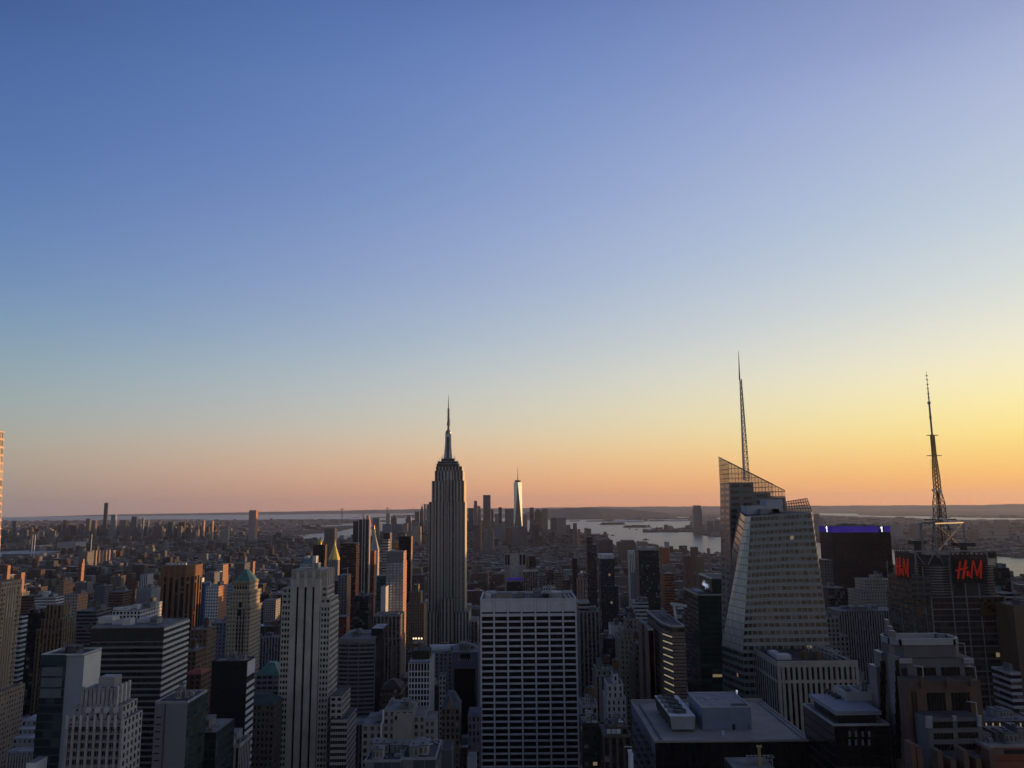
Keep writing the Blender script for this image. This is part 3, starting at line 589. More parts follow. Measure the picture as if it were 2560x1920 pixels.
RED = plain((.50, .02, .012), rough=.45, var=.05, emit=.14)
def strokes(name, O, u, n, lines, sc, mat, parent, d=.5):
    """brush letters: lines of (points in picture units, stroke width), O = origin on the panel"""
    mb = MB()
    for pts, w in lines:
        for (a, b) in zip(pts, pts[1:]):
            ax, ay, bx, by = a[0] * sc, -a[1] * sc, b[0] * sc, -b[1] * sc; dx, dy = bx - ax, by - ay; l_ = math.hypot(dx, dy); ox, oy = -dy / l_ * w * sc / 2, dx / l_ * w * sc / 2; ex, ey = dx / l_ * w * sc * .25, dy / l_ * w * sc * .25
            q = [(ax - ex + ox * .8, ay - ey + oy * .8), (ax - ex - ox * .8, ay - ey - oy * .8), (bx + ex - ox, by + ey - oy), (bx + ex + ox, by + ey + oy)]
            F = [(O[0] + u[0] * x + n[0] * d, O[1] + u[1] * x + n[1] * d, O[2] + y) for x, y in q]; Bk = [(O[0] + u[0] * x, O[1] + u[1] * x, O[2] + y) for x, y in q]
            mb.face(F); mb.face(list(reversed(Bk)))
            for i in range(4): j = (i + 1) % 4; mb.face([F[i], Bk[i], Bk[j], F[j]])
    return mb.build(name, mat, parent)
H_ = [([(62, 12), (12, 222)], 22), ([(135, 4), (76, 225)], 27), ([(-4, 128), (144, 94)], 22)]
AND_ = [([(130, 140), (122, 160), (140, 190), (155, 200)], 13), ([(142, 138), (152, 150), (126, 176), (128, 195), (145, 196), (158, 175)], 13)]
M_ = [([(228, 8), (182, 218)], 19), ([(232, 6), (264, 196)], 19), ([(264, 196), (331, 8)], 15), ([(336, 4), (304, 222)], 21)]
AND_ = [([(p[0] + 8, p[1]) for p in a], w) for a, w in AND_]

def sign_tower():
    Y = 540; r = thing('sign_tower', 'dark office tower with red rooftop signs, ribbed drums and a tall lattice mast', 'skyscraper', (at(2400, 1600, Y)[0], Y + 35, GZ))
    dg = fac((.075, .07, .068), 'g', glass=(.028, .024, .022), Blind=(.075, .06, .05), BlindShare=.3, WX=.95, WY=.7, Rough=.07, Lit=.01)
    dl = fac((.09, .095, .095), 'p', glass=(.02, .022, .024), WX=.8, WY=.6)
    x0, x1, z = span(2326, 2512, 1492, Y); D = 62; mb = MB()
    mb.box(x0, x1, Y, Y + D, GZ - 3, z, mw=(0, 0, 0, 2), mr=1, bay=5.2, fl=4); mb.build('wall', [dg, ROOF['rd'], dl], r); HEROES.append(('dark tower with the red sign', x0 - 4, x1, Y, Y + D, z + 30, 1720))
    u, n = FRONT; mb = MB()
    for px in (2327, 2380, 2415, 2449, 2511):
        x = xof(px, 1490, Y); mb.obox((x, Y), u, n, -.3, .3, GZ, z + (26 if px > 2330 and px < 2500 else 0), .0, .5)
    k = 0
    while z - k * 8.1 > 20: mb.obox((x0, Y), u, n, 0, x1 - x0, z - k * 8.1 - .22, z - k * 8.1 + .22, .01, .4); k += 1
    u2, n2 = (0, -1), (-1, 0)
    for j in range(4): mb.obox((x0, Y + D), u2, n2, 4 + j * 17, 4.6 + j * 17, GZ, z + 20, .0, .5)
    mb.build('mullion', plain((.22, .23, .24), rough=.5), r)
    # block painted gold as a sunset reflection, and upper core
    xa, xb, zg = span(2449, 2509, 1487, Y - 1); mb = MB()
    mb.box(xa, xb, Y - 1.2, Y - .02, zof(1540, 2480, Y), zof(1496, 2480, Y), mw=0, mr=0, bay=2.2, fl=2.2); mb.build('gold_reflection', fac((.03, .03, .03), 'g', glass=(.34, .17, .06), Blind=(.03, .025, .02), BlindShare=.45, Rough=.06, Metal=.7, WX=.92, WY=.7), r)
    zt = zof(1376, 2400, Y + 8); cx, cy = (x0 + x1) / 2, Y + D / 2
    mb = MB(); mb.box(xof(2326, 1450, Y + 8), xof(2478, 1450, Y + 8), Y + 10, Y + D - 6, z, zt - 3, mw=0, mr=1, bay=5, fl=3.5); mb.build('core', [plain((.05, .052, .055)), ROOF['rd']], r)
    for (px, w_, yt, yb, dy) in ((2334, 80, 1411, 1484, 14), (2468, 26, 1411, 1484, 12)):        # ribbed drums
        c = at(px, 1440, Y + dy); rad = w_ / 2 * (Y + dy) / 1950; mb = MB(); za, zb = zof(yb, px, Y + dy), zof(yt, px, Y + dy); mb.cyl((c[0], Y + dy), rad, rad, za, zb, 28)
        k = 11
        for i in range(k): zz = za + (zb - za) * (i + .3) / k; mb.cyl((c[0], Y + dy), rad + .35, rad + .35, zz, zz + .5, 28, 1, cap=False)
        mb.build('ribbed_drum', [plain((.06, .062, .066), rough=.35, metal=.4), plain((.3, .31, .32), rough=.35, metal=.5)], r)
    pw = plain((.21, .22, .23), rough=.5, var=.08)
    mb = MB(); f0, f1, zf = span(2287, 2374, 1378, Y + 4); zl = zof(1412, 2330, Y + 4)                # white frame over the drum
    for x in (f0, f1): mb.bar((x, Y + 4, zl), (x, Y + 4, zf), .8)
    mb.bar((f0, Y + 4, zf), (f1, Y + 4, zf), .9); m_ = (f0 + f1) / 2; q = (f1 - f0) / 4
    mb.bar((f0, Y + 4, zf), (m_ - q, Y + 4, zl), .5); mb.bar((m_ + .3 * q, Y + 4, zf), (m_ - q * .6, Y + 4, zl), .5); mb.bar((m_ + .5 * q, Y + 4, zf), (m_ + q * 1.2, Y + 4, zl), .5)
    g0 = xof(2467, 1380, Y + 4); mb.bar((g0, Y + 4, zl), (g0, Y + 4, zf), .8); mb.bar((f1, Y + 4, zf), (g0, Y + 4, zf), .8)
    mb.build('roof_truss', pw, r)
    mb = MB(); zt0, zt1 = zof(1376, 2350, Y + 26), zof(1307, 2350, Y + 26); xs = [xof(2305, 1340, Y + 20), xof(2341, 1340, Y + 8), xof(2407, 1340, Y + 30)]; ys = [Y + 24, Y + 12, Y + 30]   # square portal frame
    pts = [(xs[0], Y + 20), (xs[1], Y + 9), (xs[2], Y + 28), (xs[1] + 6, Y + 40)]
    for i in range(4):
        a, b = pts[i], pts[(i + 1) % 4]; mb.bar((*a, zt0 - 4), (*a, zt1), .9); mb.bar((*a, zt1), (*b, zt1), .9); (mb.bar((*a, zt0), (*b, zt1), .14), mb.bar((*b, zt0), (*a, zt1), .14)) if i in (0, 1) else None
    mb.build('portal_frame', pw, r)
    # sign panels: black lattice with red letters
    def panel(O, u, n, w, h, nm, letters, sc, lo):
        mb = MB()
        for i in range(8): mb.obox(O, u, n, w * i / 7 - .18, w * i / 7 + .18, O[2], O[2] + h, 0, .35)
        for j in range(10): mb.obox(O, u, n, 0, w, O[2] + h * j / 9 - .15, O[2] + h * j / 9 + .15, .04, .4)
        for i in range(7): a = w * i / 7; b = w * (i + 1) / 7; P = lambda t, zz: (O[0] + u[0] * t, O[1] + u[1] * t, zz); mb.bar(P(a, O[2] + h * .7), P(b, O[2] + h), .3); mb.bar(P(b, O[2] + h * .7), P(a, O[2] + h), .3)
        p = mb.build(nm, plain((.018, .018, .02), rough=.5), r)
        if letters:
            mb = MB(); mb.obox(O, u, n, w * .04, w * .96, O[2] + h * .06, O[2] + h * (.8 if n[0] == 0 else .5), -.3, -.05); mb.build('sign_backing', plain((.02, .019, .02)), p)
            for nm2, ln in (('letter', H_), ('ampersand', AND_), ('letter', M_)): strokes(nm2, (O[0] + u[0] * lo[0] + n[0] * .45, O[1] + u[1] * lo[0] + n[1] * .45, O[2] + lo[1]), u, n, ln, sc, RED, p)
    a, b, zp = span(2376, 2459, 1381, Y - 1.5); zq = zof(1463, 2417, Y - 1.5); sc = (b - a) / 430
    panel((a, Y - 1.5, zq), *FRONT, b - a, zp - zq, 'sign_panel', True, sc, (46 * sc, (zp - zq) * .76))
    u2, n2 = (0, -1), (-1, 0); xs_ = a - 20.5 if False else xof(2274, 1400, Y + 2)
    Yn = Y + 2; Yf = Yn * (2274 - 1280) / (2236 - 1280) * .997; wl = min(24, Yf - Yn); sc2 = wl / 405
    zp2, zq2 = zof(1377, 2274, Yn), zof(1450, 2274, Yn); panel((xs_, Yn + wl, zq2), u2, n2, wl, zp2 - zq2, 'sign_panel', True, sc2 * 1.12, (12 * sc2, (zp2 - zq2) * .72))
    c, d_, zz = span(2468, 2489, 1379, Y + 22); panel((c, Y + 22, zof(1442, 2478, Y + 22)), *FRONT, d_ - c, zz - zof(1442, 2478, Y + 22), 'sign_lattice', False, 1, (0, 0))
    mb = MB(); mb.box(xs_ + .3, x0 + 3, Yn + 2, Yn + wl + 14, z - 2, zq2 + 2, mw=0, mr=0, bay=4); mb.build('corner_block', dl, r)
    for (px, py, w_, dy) in ((2300, 1352, 34, 22), (2416, 1357, 46, 24)):                          # dark flat fan housings
        a, b, zz = span(px - w_ / 2, px + w_ / 2, py, Y + dy); mb = MB(); mb.box(a, b, Y + dy, Y + dy + 8, zz - 2.6, zz, mw=0, mr=0); mb.box((a + b) / 2 - 1.5, (a + b) / 2 + 1.5, Y + dy + 2, Y + dy + 6, zt - 3, zz - 2.6, mw=0, mr=0); mb.build('fan_housing', plain('dark'), r)
    # lattice mast, vertical
    Ym = Y + 30; X = at(2350, 1292, Ym)[0]; Z = lambda py: at(2345, py, Ym)[2]
    prof = [(1376, 5.2), (1292, 3.0), (1257, 2.9), (1228, 1.75), (1195, 1.75), (1139, 1.05), (1088, .95)]
    lat = plain((.10, .055, .035), rough=.5, var=.1); mb = MB()
    for (y0, r0), (y1, r1) in zip(prof, prof[1:]):
        za, zb = Z(y0), Z(y1); k = max(2, round((zb - za) / (1.7 * r0)))
        for i in range(k):
            t0, t1 = i / k, (i + 1) / k; ra, rb = r0 + (r1 - r0) * t0, r0 + (r1 - r0) * t1; z0_, z1_ = za + (zb - za) * t0, za + (zb - za) * t1
            ca = [(X + s * ra, Ym + t * ra) for s, t in ((-1, -1), (1, -1), (1, 1), (-1, 1))]; cb = [(X + s * rb, Ym + t * rb) for s, t in ((-1, -1), (1, -1), (1, 1), (-1, 1))]
            for q in range(4):
                w = (q + 1) % 4; mb.bar((*ca[q], z0_), (*cb[q], z1_), .42); mb.bar((*ca[q], z0_), (*cb[w], z1_), .24); mb.bar((*ca[w], z0_), (*cb[q], z1_), .24); mb.bar((*ca[q], z0_), (*ca[w], z0_), .3)
            if r0 > 1.9: mb.bar((X, Ym, z0_), (X, Ym, z1_), .9)
    for py, w in ((1139, 9), (1088, 7), (1294, 13)): mb.bar((X - w / 2 * 1.1, Ym, Z(py)), (X + w / 2 * 1.1, Ym, Z(py)), 2.2, .45)
    for py in (1150, 1156, 1162, 1168, 1174, 1180, 1186, 1110, 1103, 1118, 1126, 1192):
        rr = 1.9 if py > 1140 else 1.5; mb.bar((X - rr - 1.3 * (py > 1140), Ym, Z(py)), (X + rr, Ym, Z(py)), .28)
    for py, s in ((1299, -1), (1299, 1)): mb.bar((X + s * 3, Ym, Z(py)), (X + s * 11.5, Ym, Z(py)), .9)
    for py in (1322, 1343, 1364): mb.bar((X + 4, Ym, Z(py)), (X + 9, Ym, Z(py)), .6); mb.bar((X - 4, Ym, Z(py)), (X - 9, Ym, Z(py)), .5)
    ms = mb.build('lattice_mast', lat, r)
    mb = MB(); mb.cyl((X, Ym), .8, .72, Z(1088), Z(1010), 10); mb.cyl((X, Ym), 1.25, 1.25, Z(1010), Z(1004), 10); mb.cyl((X, Ym), .5, .4, Z(1004), Z(975), 8); mb.cyl((X, Ym), .3, .12, Z(975), Z(928), 6)
    for py in (995, 985, 972, 962, 950, 940): mb.cyl((X, Ym), .75, .75, Z(py), Z(py - 2), 8)
    mb.cyl((X, Ym), .95, .95, Z(1046), Z(1040), 10); mb.build('mast_tube', plain((.33, .33, .33), rough=.5, var=.05), r)
    for (px, py, rad, d) in ((2333.5, 1225.5, 1.1, -1), (2350.4, 1228.6, 1.5, -1), (2333, 1294.5, 1.0, -1.5), (2353, 1296.6, 1.1, -1.5), (2362.7, 1300, 1.55, -1.6), (2357, 1319.3, .8, -5), (2364, 1319.3, .8, -5), (2366.5, 1360, .9, -5.3)):
        c = at(px, py, Ym + d - 3); mb = MB(); mb.tube((c[0], Ym + d - 3, c[2]), (c[0], Ym + d - 2, c[2]), rad, rad * .8, 12); mb.build('dish_antenna', plain((.55, .56, .56), rough=.5, var=.05), r)

def numbered_tower():
    Y = 1260; B = T('black_glass_tower', 'black slab tower with a glowing purple top band and white numeral signs', 'skyscraper', 'black', 'g', Y, 50, [(2078, 2224.5, 1315.5)], vb=1475, bay=4.5, fl=3.9, roof='rd', kw=dict(glass=(.012, .011, .014), Blind=(.03, .022, .02), BlindShare=.3, Rough=.12, WY=.72), clut=2, tank=False)
    r = B.root; z = B.z; zb = zof(1330.5, 2150, Y); x0, x1 = B.x0, B.x1; W_ = x1 - x0
    pur = plain((.045, .02, .34), emit=.2, var=.15, scale=.05); pl = plain((.10, .06, .5), emit=.35, var=.05)
    u, n = FRONT; xo = xof(2195, 1322, Y) - x0; xo2 = xof(2211, 1322, Y) - x0
    for a, b in ((.3, xo), (xo2, W_ - .3)):
        mb = MB(); mb.obox((x0, Y), u, n, a, b, zb, z - .3, .0, .5); m_ = mb.build('light_band', pur, r); mb = MB(); k = max(3, round((b - a) / 2.4))
        for i in range(k + 1): mb.obox((x0, Y), u, n, a + (b - a) * i / k - .22, a + (b - a) * i / k + .22, zb + .3, z - .6, .5, .6)
        mb.obox((x0, Y), u, n, a, b, zb, zb + .35, .5, .62); mb.build('light_tube', pl, m_)
    u2, n2 = (0, -1), (-1, 0)
    mb = MB(); mb.obox((x0, Y + 50), u2, n2, .3, 49.7, zb, z - .3, .0, .5); mb.build('light_band', pur, r)
    one = [([(18, 22), (50, 4)], 18), ([(50, 4), (50, 100)], 26)]; wh = plain((.95, .93, 1.), emit=1.1, var=0.); h = z - zb
    strokes('numeral', (x0 + xo + .2 * (xo2 - xo), Y - .6, z - .15 * h), u, n, one, h * .78 / 100, wh, r); strokes('numeral', (x0 - .6, Y + 20, z - .1 * h), u2, n2, [([(5, 22), (50, 4)], 26), ([(50, 4), (50, 100)], 36)], h * .82 / 100, wh, r)
    a, b, zz = span(2077, 2090, 1311, Y + 20); mb = MB(); mb.box(a, b, Y + 20, Y + 30, z, zz, mw=0, mr=0); mb.build('roof_plant', plain((.55, .4, .3)), r)

def green_sign_tower():
    Y = 640; gr = (.012, .045, .038)
    r = thing('green_glass_tower', 'dark green glass office tower with a white illuminated word mark', 'office tower', (xof(1770, 1500, Y), Y + 25, GZ))
    m = fac(gr, 'b', WX=.86, WY=.55, glass=(.012, .03, .028), Blind=(.03, .12, .11), BlindShare=.25, Rough=.07, Lit=.004); lf = fac((.022, .03, .036), 'g', WX=.9, WY=.6, glass=(.016, .024, .03), Blind=(.05, .06, .07), BlindShare=.3, Rough=.07)
    D = 52; x0, x1, z = span(1744, 1850, 1488, Y); mb = MB(); mb.box(x0, x1, Y, Y + D, GZ - 3, z, mw=(0, 0, 0, 2), mr=1, bay=9.5, fl=4); mb.build('wall', [m, ROOF['rd'], lf], r); HEROES.append(('green glass tower', x0 - 12, x1, Y, Y + D, z, 1735))
    mb = MB()
    for (a0, a1, b0, b1) in ((x0 - .2, x1, Y - .2, Y + .5), (x0 - .2, x0 + .5, Y + .5, Y + D)): mb.box(a0, a1, b0, b1, z - .3, z + 1, mw=0, mr=0)
    mb.build('parapet', plain((.35, .36, .34)), r)
    Yu = Y + 5; a, b, zu = span(1779, 1850, 1447.5, Yu); mb = MB(); mb.box(a, b, Yu, Yu + 44, z, zu, mw=0, mr=1, bay=40, fl=40); p = mb.build('upper_box', [plain((.014, .034, .036), rough=.25, spec=.6), ROOF['rd']], r)
    mb = MB()
    for (a0, a1, b0, b1) in ((a - .25, a + .5, Yu - .2, Yu + 44.2), (a + .5, b, Yu + 43.7, Yu + 44.2)): mb.box(a0, a1, b0, b1, zu - .1, zu + 1, mw=0, mr=0)
    mb.build('parapet', plain((.6, .6, .52)), p)
    u2, n2 = (0, -1), (-1, 0); s = .155                                                             # white word mark on the face turned to the avenue
    wd = [([(0, 14), (40, 14)], 13), ([(44, 14), (80, 14)], 13), ([(84, 16), (118, 16)], 15), ([(20, -6), (20, 20)], 5), ([(50, -8), (50, 20)], 5), ([(62, 10), (62, 34)], 6), ([(0, 6), (118, 7)], 4)]
    strokes('word_mark', (a - .3, Yu + 30, zu - 4.6), u2, n2, wd, s, plain((.75, .82, .95), emit=.25, var=0.), r, .3)
    mb = MB(); c, d, zz = span(1744 - 4, 1775, 1462, Y + 30); mb.box(x0 + 4, a - 3, Y + 18, Y + 40, z, z + 1.2, mw=0, mr=0); mb.build('roof_deck', plain((.3, .31, .33)), r)

def glass_block_prism():
    """the lone lit-white tapering tower downtown"""
    Y = 5840; r = thing('glass_skyscraper', 'pale tapering glass skyscraper with a needle on the far downtown skyline', 'skyscraper', (at(1294.5, 1300, Y)[0], Y + 31, GZ))
    c = at(1294.6, 1205.6, Y); cx, cy, zt = c[0], Y + 31, c[2]; h = 31; k = h
    base = [(cx - h, cy - h), (cx + h, cy - h), (cx + h, cy + h), (cx - h, cy + h)]; top = [(cx, cy - k), (cx + k, cy), (cx, cy + k), (cx - k, cy)]; zb = 60; mb = MB()
    gl = plain((.44, .49, .53), rough=.2, metal=.7, var=.05); dk = plain((.10, .10, .12), rough=.25, metal=.3, var=.1)  # sky reflection painted per facet: bright sides, dark front
    mb.prism(base, GZ - 3, zb, mw=1, mr=1)
    for i in range(4):
        b0, b1, t0, tm = base[i], base[(i + 1) % 4], top[i], top[(i - 1) % 4]
        mb.face([(*b0, zb), (*b1, zb), (*t0, zt)], None, 1 if i == 0 else 0); mb.face([(*b0, zb), (*t0, zt), (*tm, zt)], None, 0)
    mb.face([(*t, zt) for t in top]); mb.build('wall', [gl, dk], r); HEROES.append(('tapering glass skyscraper', cx - h, cx + h, Y, Y + 60, zt, 1310))
    mb = MB(); z1 = at(1294, 1203, Y)[2]; mb.cyl((cx, cy), 22, 22, zt, z1 + 4, 16); mb.cyl((cx, cy), 26, 26, z1 + 4, z1 + 8, 16); mb.build('crown_ring', DKMETAL, r)
    mb = MB(); mb.cyl((cx, cy), 3.2, 2.2, z1 + 8, at(1294, 1185, Y)[2], 8); mb.cyl((cx, cy), 2, .5, at(1294, 1185, Y)[2], at(1294, 1166, Y)[2], 8); mb.build('spire', plain((.16, .13, .12)), r)
# ------------------------------------------------------------------ other named towers
def hip(B, py, mat, fx=.0, fy=.0, name='roof', over=.3):
    """pyramid or hipped roof on the top tier up to photo row py; fx, fy: share of the plan left as a flat ridge"""
    z = zof(py, *[(proj((B.x0 + B.x1) / 2, (B.y0 + B.y1) / 2, B.z)[0])], (B.y0 + B.y1) / 2); cx, cy = (B.x0 + B.x1) / 2, (B.y0 + B.y1) / 2; hx, hy = (B.x1 - B.x0) / 2 * max(fx, .01), (B.y1 - B.y0) / 2 * max(fy, .01)
    mb = MB(); o = over; mb.loft([(B.x0 - o, B.y0 - o, B.z + .02), (B.x1 + o, B.y0 - o, B.z + .02), (B.x1 + o, B.y1 + o, B.z + .02), (B.x0 - o, B.y1 + o, B.z + .02)], [(cx - hx, cy - hy, z), (cx + hx, cy - hy, z), (cx + hx, cy + hy, z), (cx - hx, cy + hy, z)], mw=0, mr=0, bottom=True)
    return mb.build(name, mat, B.root), cx, cy, z
def lines_front(B, px_list, yt, yb, w, mat, name, dy=-.35, t=0):
    a = B.t[t]; mb = MB()
    for px in px_list: x = xof(px, (yt + yb) / 2, a[2]); mb.box(x - w / 2, x + w / 2, a[2] + dy, a[2] - .01, zof(yb, px, a[2]), zof(yt, px, a[2]), mw=0, mr=0)
    return mb.build(name, mat, B.root)
def bands_side(B, k, z1, pitch, h, mat, name, face='right', t=0, dep=.5):
    x0, x1, y0, y1, z = B.t[t]; mb = MB()
    O, u, n, w = ((x1, y0), (0, 1), (1, 0), y1 - y0) if face == 'right' else (((x0, y0), (1, 0), (0, -1), x1 - x0) if face == 'front' else ((x0, y1), (0, -1), (-1, 0), y1 - y0))
    for j in range(k):
        zz = z1 - j * pitch
        if zz - h < GZ: break
        mb.obox(O, u, n, .01, w - .01, zz - h, zz, .01, dep)
    return mb.build(name, mat, B.root)
TEAL = plain((.08, .19, .155), rough=.6, var=.2); WHT = plain('white', var=.1); GOLD = plain((.62, .42, .10), rough=.32, metal=.75, var=.08)

def left_group():
    # lit terracotta tower cut by the frame edge
    Y = 600; r = thing('glass_skyscraper', 'sunlit terracotta banded glass skyscraper rising past the picture edge', 'skyscraper', (at(-20, 1500, Y)[0], Y + 20, GZ))
    zt = zof(1066, 5, Y); xt, xb = xof(10.6, 1066, Y + 40), ext(at(10.6, 1066, Y + 40), at(6, 1440, Y + 45), GZ)[0]; m = fac((.60, .40, .30), 'c', WX=.74, WY=.70, glass=(.12, .13, .13), Blind=(.4, .38, .35), BlindShare=.6, Rough=.12)
    mb = MB(); mb.loft([(xb - 60, Y, GZ - 3), (xb, Y, GZ - 3), (xb, Y + 45, GZ - 3), (xb - 60, Y + 45, GZ - 3)], [(xt - 45, Y + 3, zt), (xt, Y, zt), (xt, Y + 40, zt), (xt - 45, Y + 40, zt)], bay=3.2, fl=6.6); mb.build('wall', [m, ROOF['rm']], r)
    mb = MB(); k = 30; nfl = 6.6
    for j in range(40):
        z = zt - j * nfl
        if z < 12: break
        x = xt + (xb - xt) * (zt - z) / (zt - GZ); mb.box(x - .2, x + .45, Y - .5, Y + 41, z - 1.0, z, mw=0, mr=0); mb.box(x - 30, x - .21, Y - .5, Y + .5, z - 1.0, z, mw=0, mr=0)
    mb.build('spandrel', plain((.66, .50, .40), var=.1), r); HEROES.append(('terracotta skyscraper', xt - 45, xb, Y, Y + 45, zt, 1920))

    B = T('gothic_tower', 'tall tan brick gothic tower; at the lower edge corner with rows of small windows', 'tower', 'tan', 'p', 612, 25, [(-60, -2, 1735, -3, 31), (-60, 4.5, 1459)], bay=3.1, fl=3.6, parapet=1, kw=dict(WX=.38, WY=.45, Blind=(.3, .28, .25), BlindShare=.35))
    x0, x1, y0, y1, z = B.t[1]; mb = MB()
    for q in (.12, .3, .42, .54, .66, .86): mb.obox((x1, y0), (0, 1), (1, 0), 25 * q - .3, 25 * q + .3, B.t[0][4] + .2, z - 4, .01, .5)
    mb.build('facade_pier', plain('tan'), B.root); mb = MB()
    for q in (.36, .48, .6): mb.obox((x1, y0), (0, 1), (1, 0), 25 * q - .5, 25 * q + .5, z - 27, z - 9, .02, .3)
    mb.build('arch_tracery', plain((.5, .45, .36)), B.root)
    B = T('office_tower', 'narrow office tower with white and green bands; behind the tan gothic tower', 'office tower', 'white', 'b', 720, 40, [(38, 70, 1542)], tot=True, vb=1720, fl=4.2, kw=dict(glass=(.02, .035, .03), WY=.55))
    B = T('office_tower', 'plain black glass slab; between the tan gothic tower and the pinnacled crown', 'office tower', 'black', 'g', 800, 36, [(66, 119, 1524)], tot=True, vb=1770, kw=dict(Rough=.1), clut=1, tank=False)
    B = T('gothic_tower', 'dark brown gothic tower; with a ring of pinnacles on its crown', 'tower', (.20, .15, .105), 'v', 700, 20, [(92, 191, 1574, 0, 22), (104, 186, 1548, 3, 18), (116, 176, 1513, 5, 14)], tot=True, vb=1700, bay=3.4, kw=dict(WX=.45))
    for i in range(9):
        px = 117 + 58 * i / 8; x = xof(px, 1510, 709); mb = MB(); mb.cyl((x, 709.5), .9, .12, zof(1536, px, 709), zof(1495 if i % 2 == 0 else 1502, px, 709), 6); mb.build('pinnacle', plain((.33, .26, .18)), B.root)
    # dark banded slab with pale rooftop plant
    B = T('office_tower', 'wide dark glass slab with pale spandrel bands; and rooftop plant boxes', 'office tower', (.06, .066, .07), 'g', 530, 40, [(228, 410, 1569)], vb=1860, roof='rm', bay=2.2, fl=3.75, side=fac((.05, .05, .055), 'g', glass=(.02, .022, .024), WX=.9, WY=.8), kw=dict(glass=(.016, .022, .026), Blind=(.05, .06, .065), BlindShare=.35, WX=.94, WY=.9, Rough=.07, Lit=.004), parapet=.5, cap=plain((.2, .2, .2)))
    z = B.z; x0, x1, y0, y1, _ = B.t[0]
    fb = plain((.17, .18, .18), var=.1); mb = MB(); cells = []; P = 3.78
    for j in range(44):
        zz = z - .6 - j * P
        if zz < 8: break
        mb.obox((x0, y0), *FRONT, .01, x1 - x0 - .01, zz - 1.35, zz, .01, .3, 0 if j > 2 else 0)
        if j > 2:
            for i in range(6): cells.append((x0 + (i + .5) * (x1 - x0) / 6, y0 - .02, zz - 1.35 - (P - 1.35) / 2))
    mb.build('spandrel', fb, B.root); panes(B.root, cells, (x1 - x0) / 6 - .25, P - 1.4, *FRONT, plain((.016, .021, .025), rough=.07, var=.7, scale=.07, spec=.5))
    mb = MB(); mb.obox((x0, y0), *FRONT, 0, x1 - x0, z - 8.8, z - .5, .3, .34); mb.build('louver_band', plain((.04, .038, .036)), B.root)
    bands_side(B, 44, z - .6, P, 1.7, plain((.62, .61, .57), var=.08), 'side_spandrel', dep=.6)
    pent(B, 'roof_plant', [(305, 327, 1547, 10, 6), (344, 382, 1546, 22, 9), (246, 281, 1543, 20, 10), (281, 305, 1552, 14, 7)], [plain('pale', var=.15), ROOF['rl']]); clutter(B.root, B.x0 + 20, B.x1 - 10, y0 + 14, y1 - 4, z, 1, 9, False)
    # white-sided slim block
    Y = 400; r = thing('office_tower', 'blue glass block with a blank white side wall pierced by small windows', 'office tower', (xof(178, 1700, Y), Y + 9, GZ)); HEROES.append(('white-sided glass block', xof(103, 1640, Y), xof(210, 1640, Y), Y, Y + 17, zof(1639, 160, Y), 1920))
    xa, xb, z = span(103.5, 165, 1639.5, Y); xc = xof(209.5, 1637, Y); D = 17.2; mb = MB()
    mb.box(xa, xb, Y, Y + D, GZ - 3, z, mw=(0, 0, 0, 0), mr=2, bay=4.5, fl=3.9); mb.box(xb + .01, xc, Y + .8, Y + D - .3, GZ - 3, z - .3, mw=(1, 3, 1, 1), mr=2); mb.build('wall', [fac((.045, .07, .08), 'g', glass=(.018, .03, .036), Blind=(.06, .085, .09), BlindShare=.45, WX=.96, WY=.8, Rough=.06), plain((.30, .33, .38), rough=.45, var=.06), ROOF['rd'], plain((.62, .62, .60), rough=.6, var=.05)], r)
    mb = MB(); mb.obox((xa, Y), *FRONT, 0, xb - xa, z - 4.2, z + .5, .01, .25)
    mb.build('top_fascia', plain((.03, .065, .075), rough=.25), r); mb = MB()
    for j in range(3): mb.obox((xa, Y), *FRONT, .8, xb - xa - 1, z - 9.6 - j * 5.2, z - 5.4 - j * 5.2, .01, .1)
    mb.build('louver_panel', plain((.13, .15, .165), rough=.4, var=.1), r)
    for i in range(3):
        for j in range(4): mb = MB(); mb.obox((xc, Y), (0, 1), (1, 0), 4.2 + i * 4.2, 5 + i * 4.2, z - 19 - j * 7 - i * -.2, z - 16.2 - j * 7, .01, .06); mb.build('window', plain('black', rough=.2), r)
    mb = MB(); w = .35
    for (c0, c1, e0, e1) in ((xa, xc, Y - .2, Y + w), (xa, xc, Y + D - w, Y + D), (xa - .2, xa + w, Y + w, Y + D - w), (xc - w, xc + .2, Y + w, Y + D - w)): mb.box(c0, c1, e0, e1, z + .02, z + .9, mw=0, mr=0)
    mb.build('parapet', plain((.5, .52, .53)), r); clutter(r, xa + 3, xc - 3, Y + 3, Y + D - 3, z, 3, 3, False, plain('dark'))
    # grey art deco tower with octagons
    Y = 330; stn = (.33, .33, .335); B = T('art_deco_tower', 'grey stone stepped art deco tower; with pale octagonal ornaments near its top', 'tower', stn, 'P', Y, 13, [(168, 310, 1801, 0, 16), (185, 306, 1765, 2, 13), (209, 292, 1722, 4, 10)], bay=3.2, fl=3.1, side=fac(stn, 'P', WX=.45, WY=.6), kw=dict(WX=.3, WY=.2))
    r = B.root; wm = plain(stn, var=.2, scale=.2); cr = plain((.48, .48, .48), var=.12)
    x0, x1, y0, y1, z = B.t[0]; cols = 8; w = x1 - x0; cw = w / cols; cells = []; mb = MB()
    for i in range(cols + 1): a = min(max(i * cw, .5), w - .5); mb.obox((x0, y0), *FRONT, a - .5, a + .5, GZ, z + (1.6 if i % 2 == 0 else .4), .01, .7)
    mb.build('facade_pier', wm, r)
    for j in range(40):
        zz = z - 2.4 - j * 3.12
        if zz < 6: break
        for i in range(cols):
            for s in (-.52, .52): cells.append((x0 + (i + .5) * cw + s, y0 - .03, zz - .9))
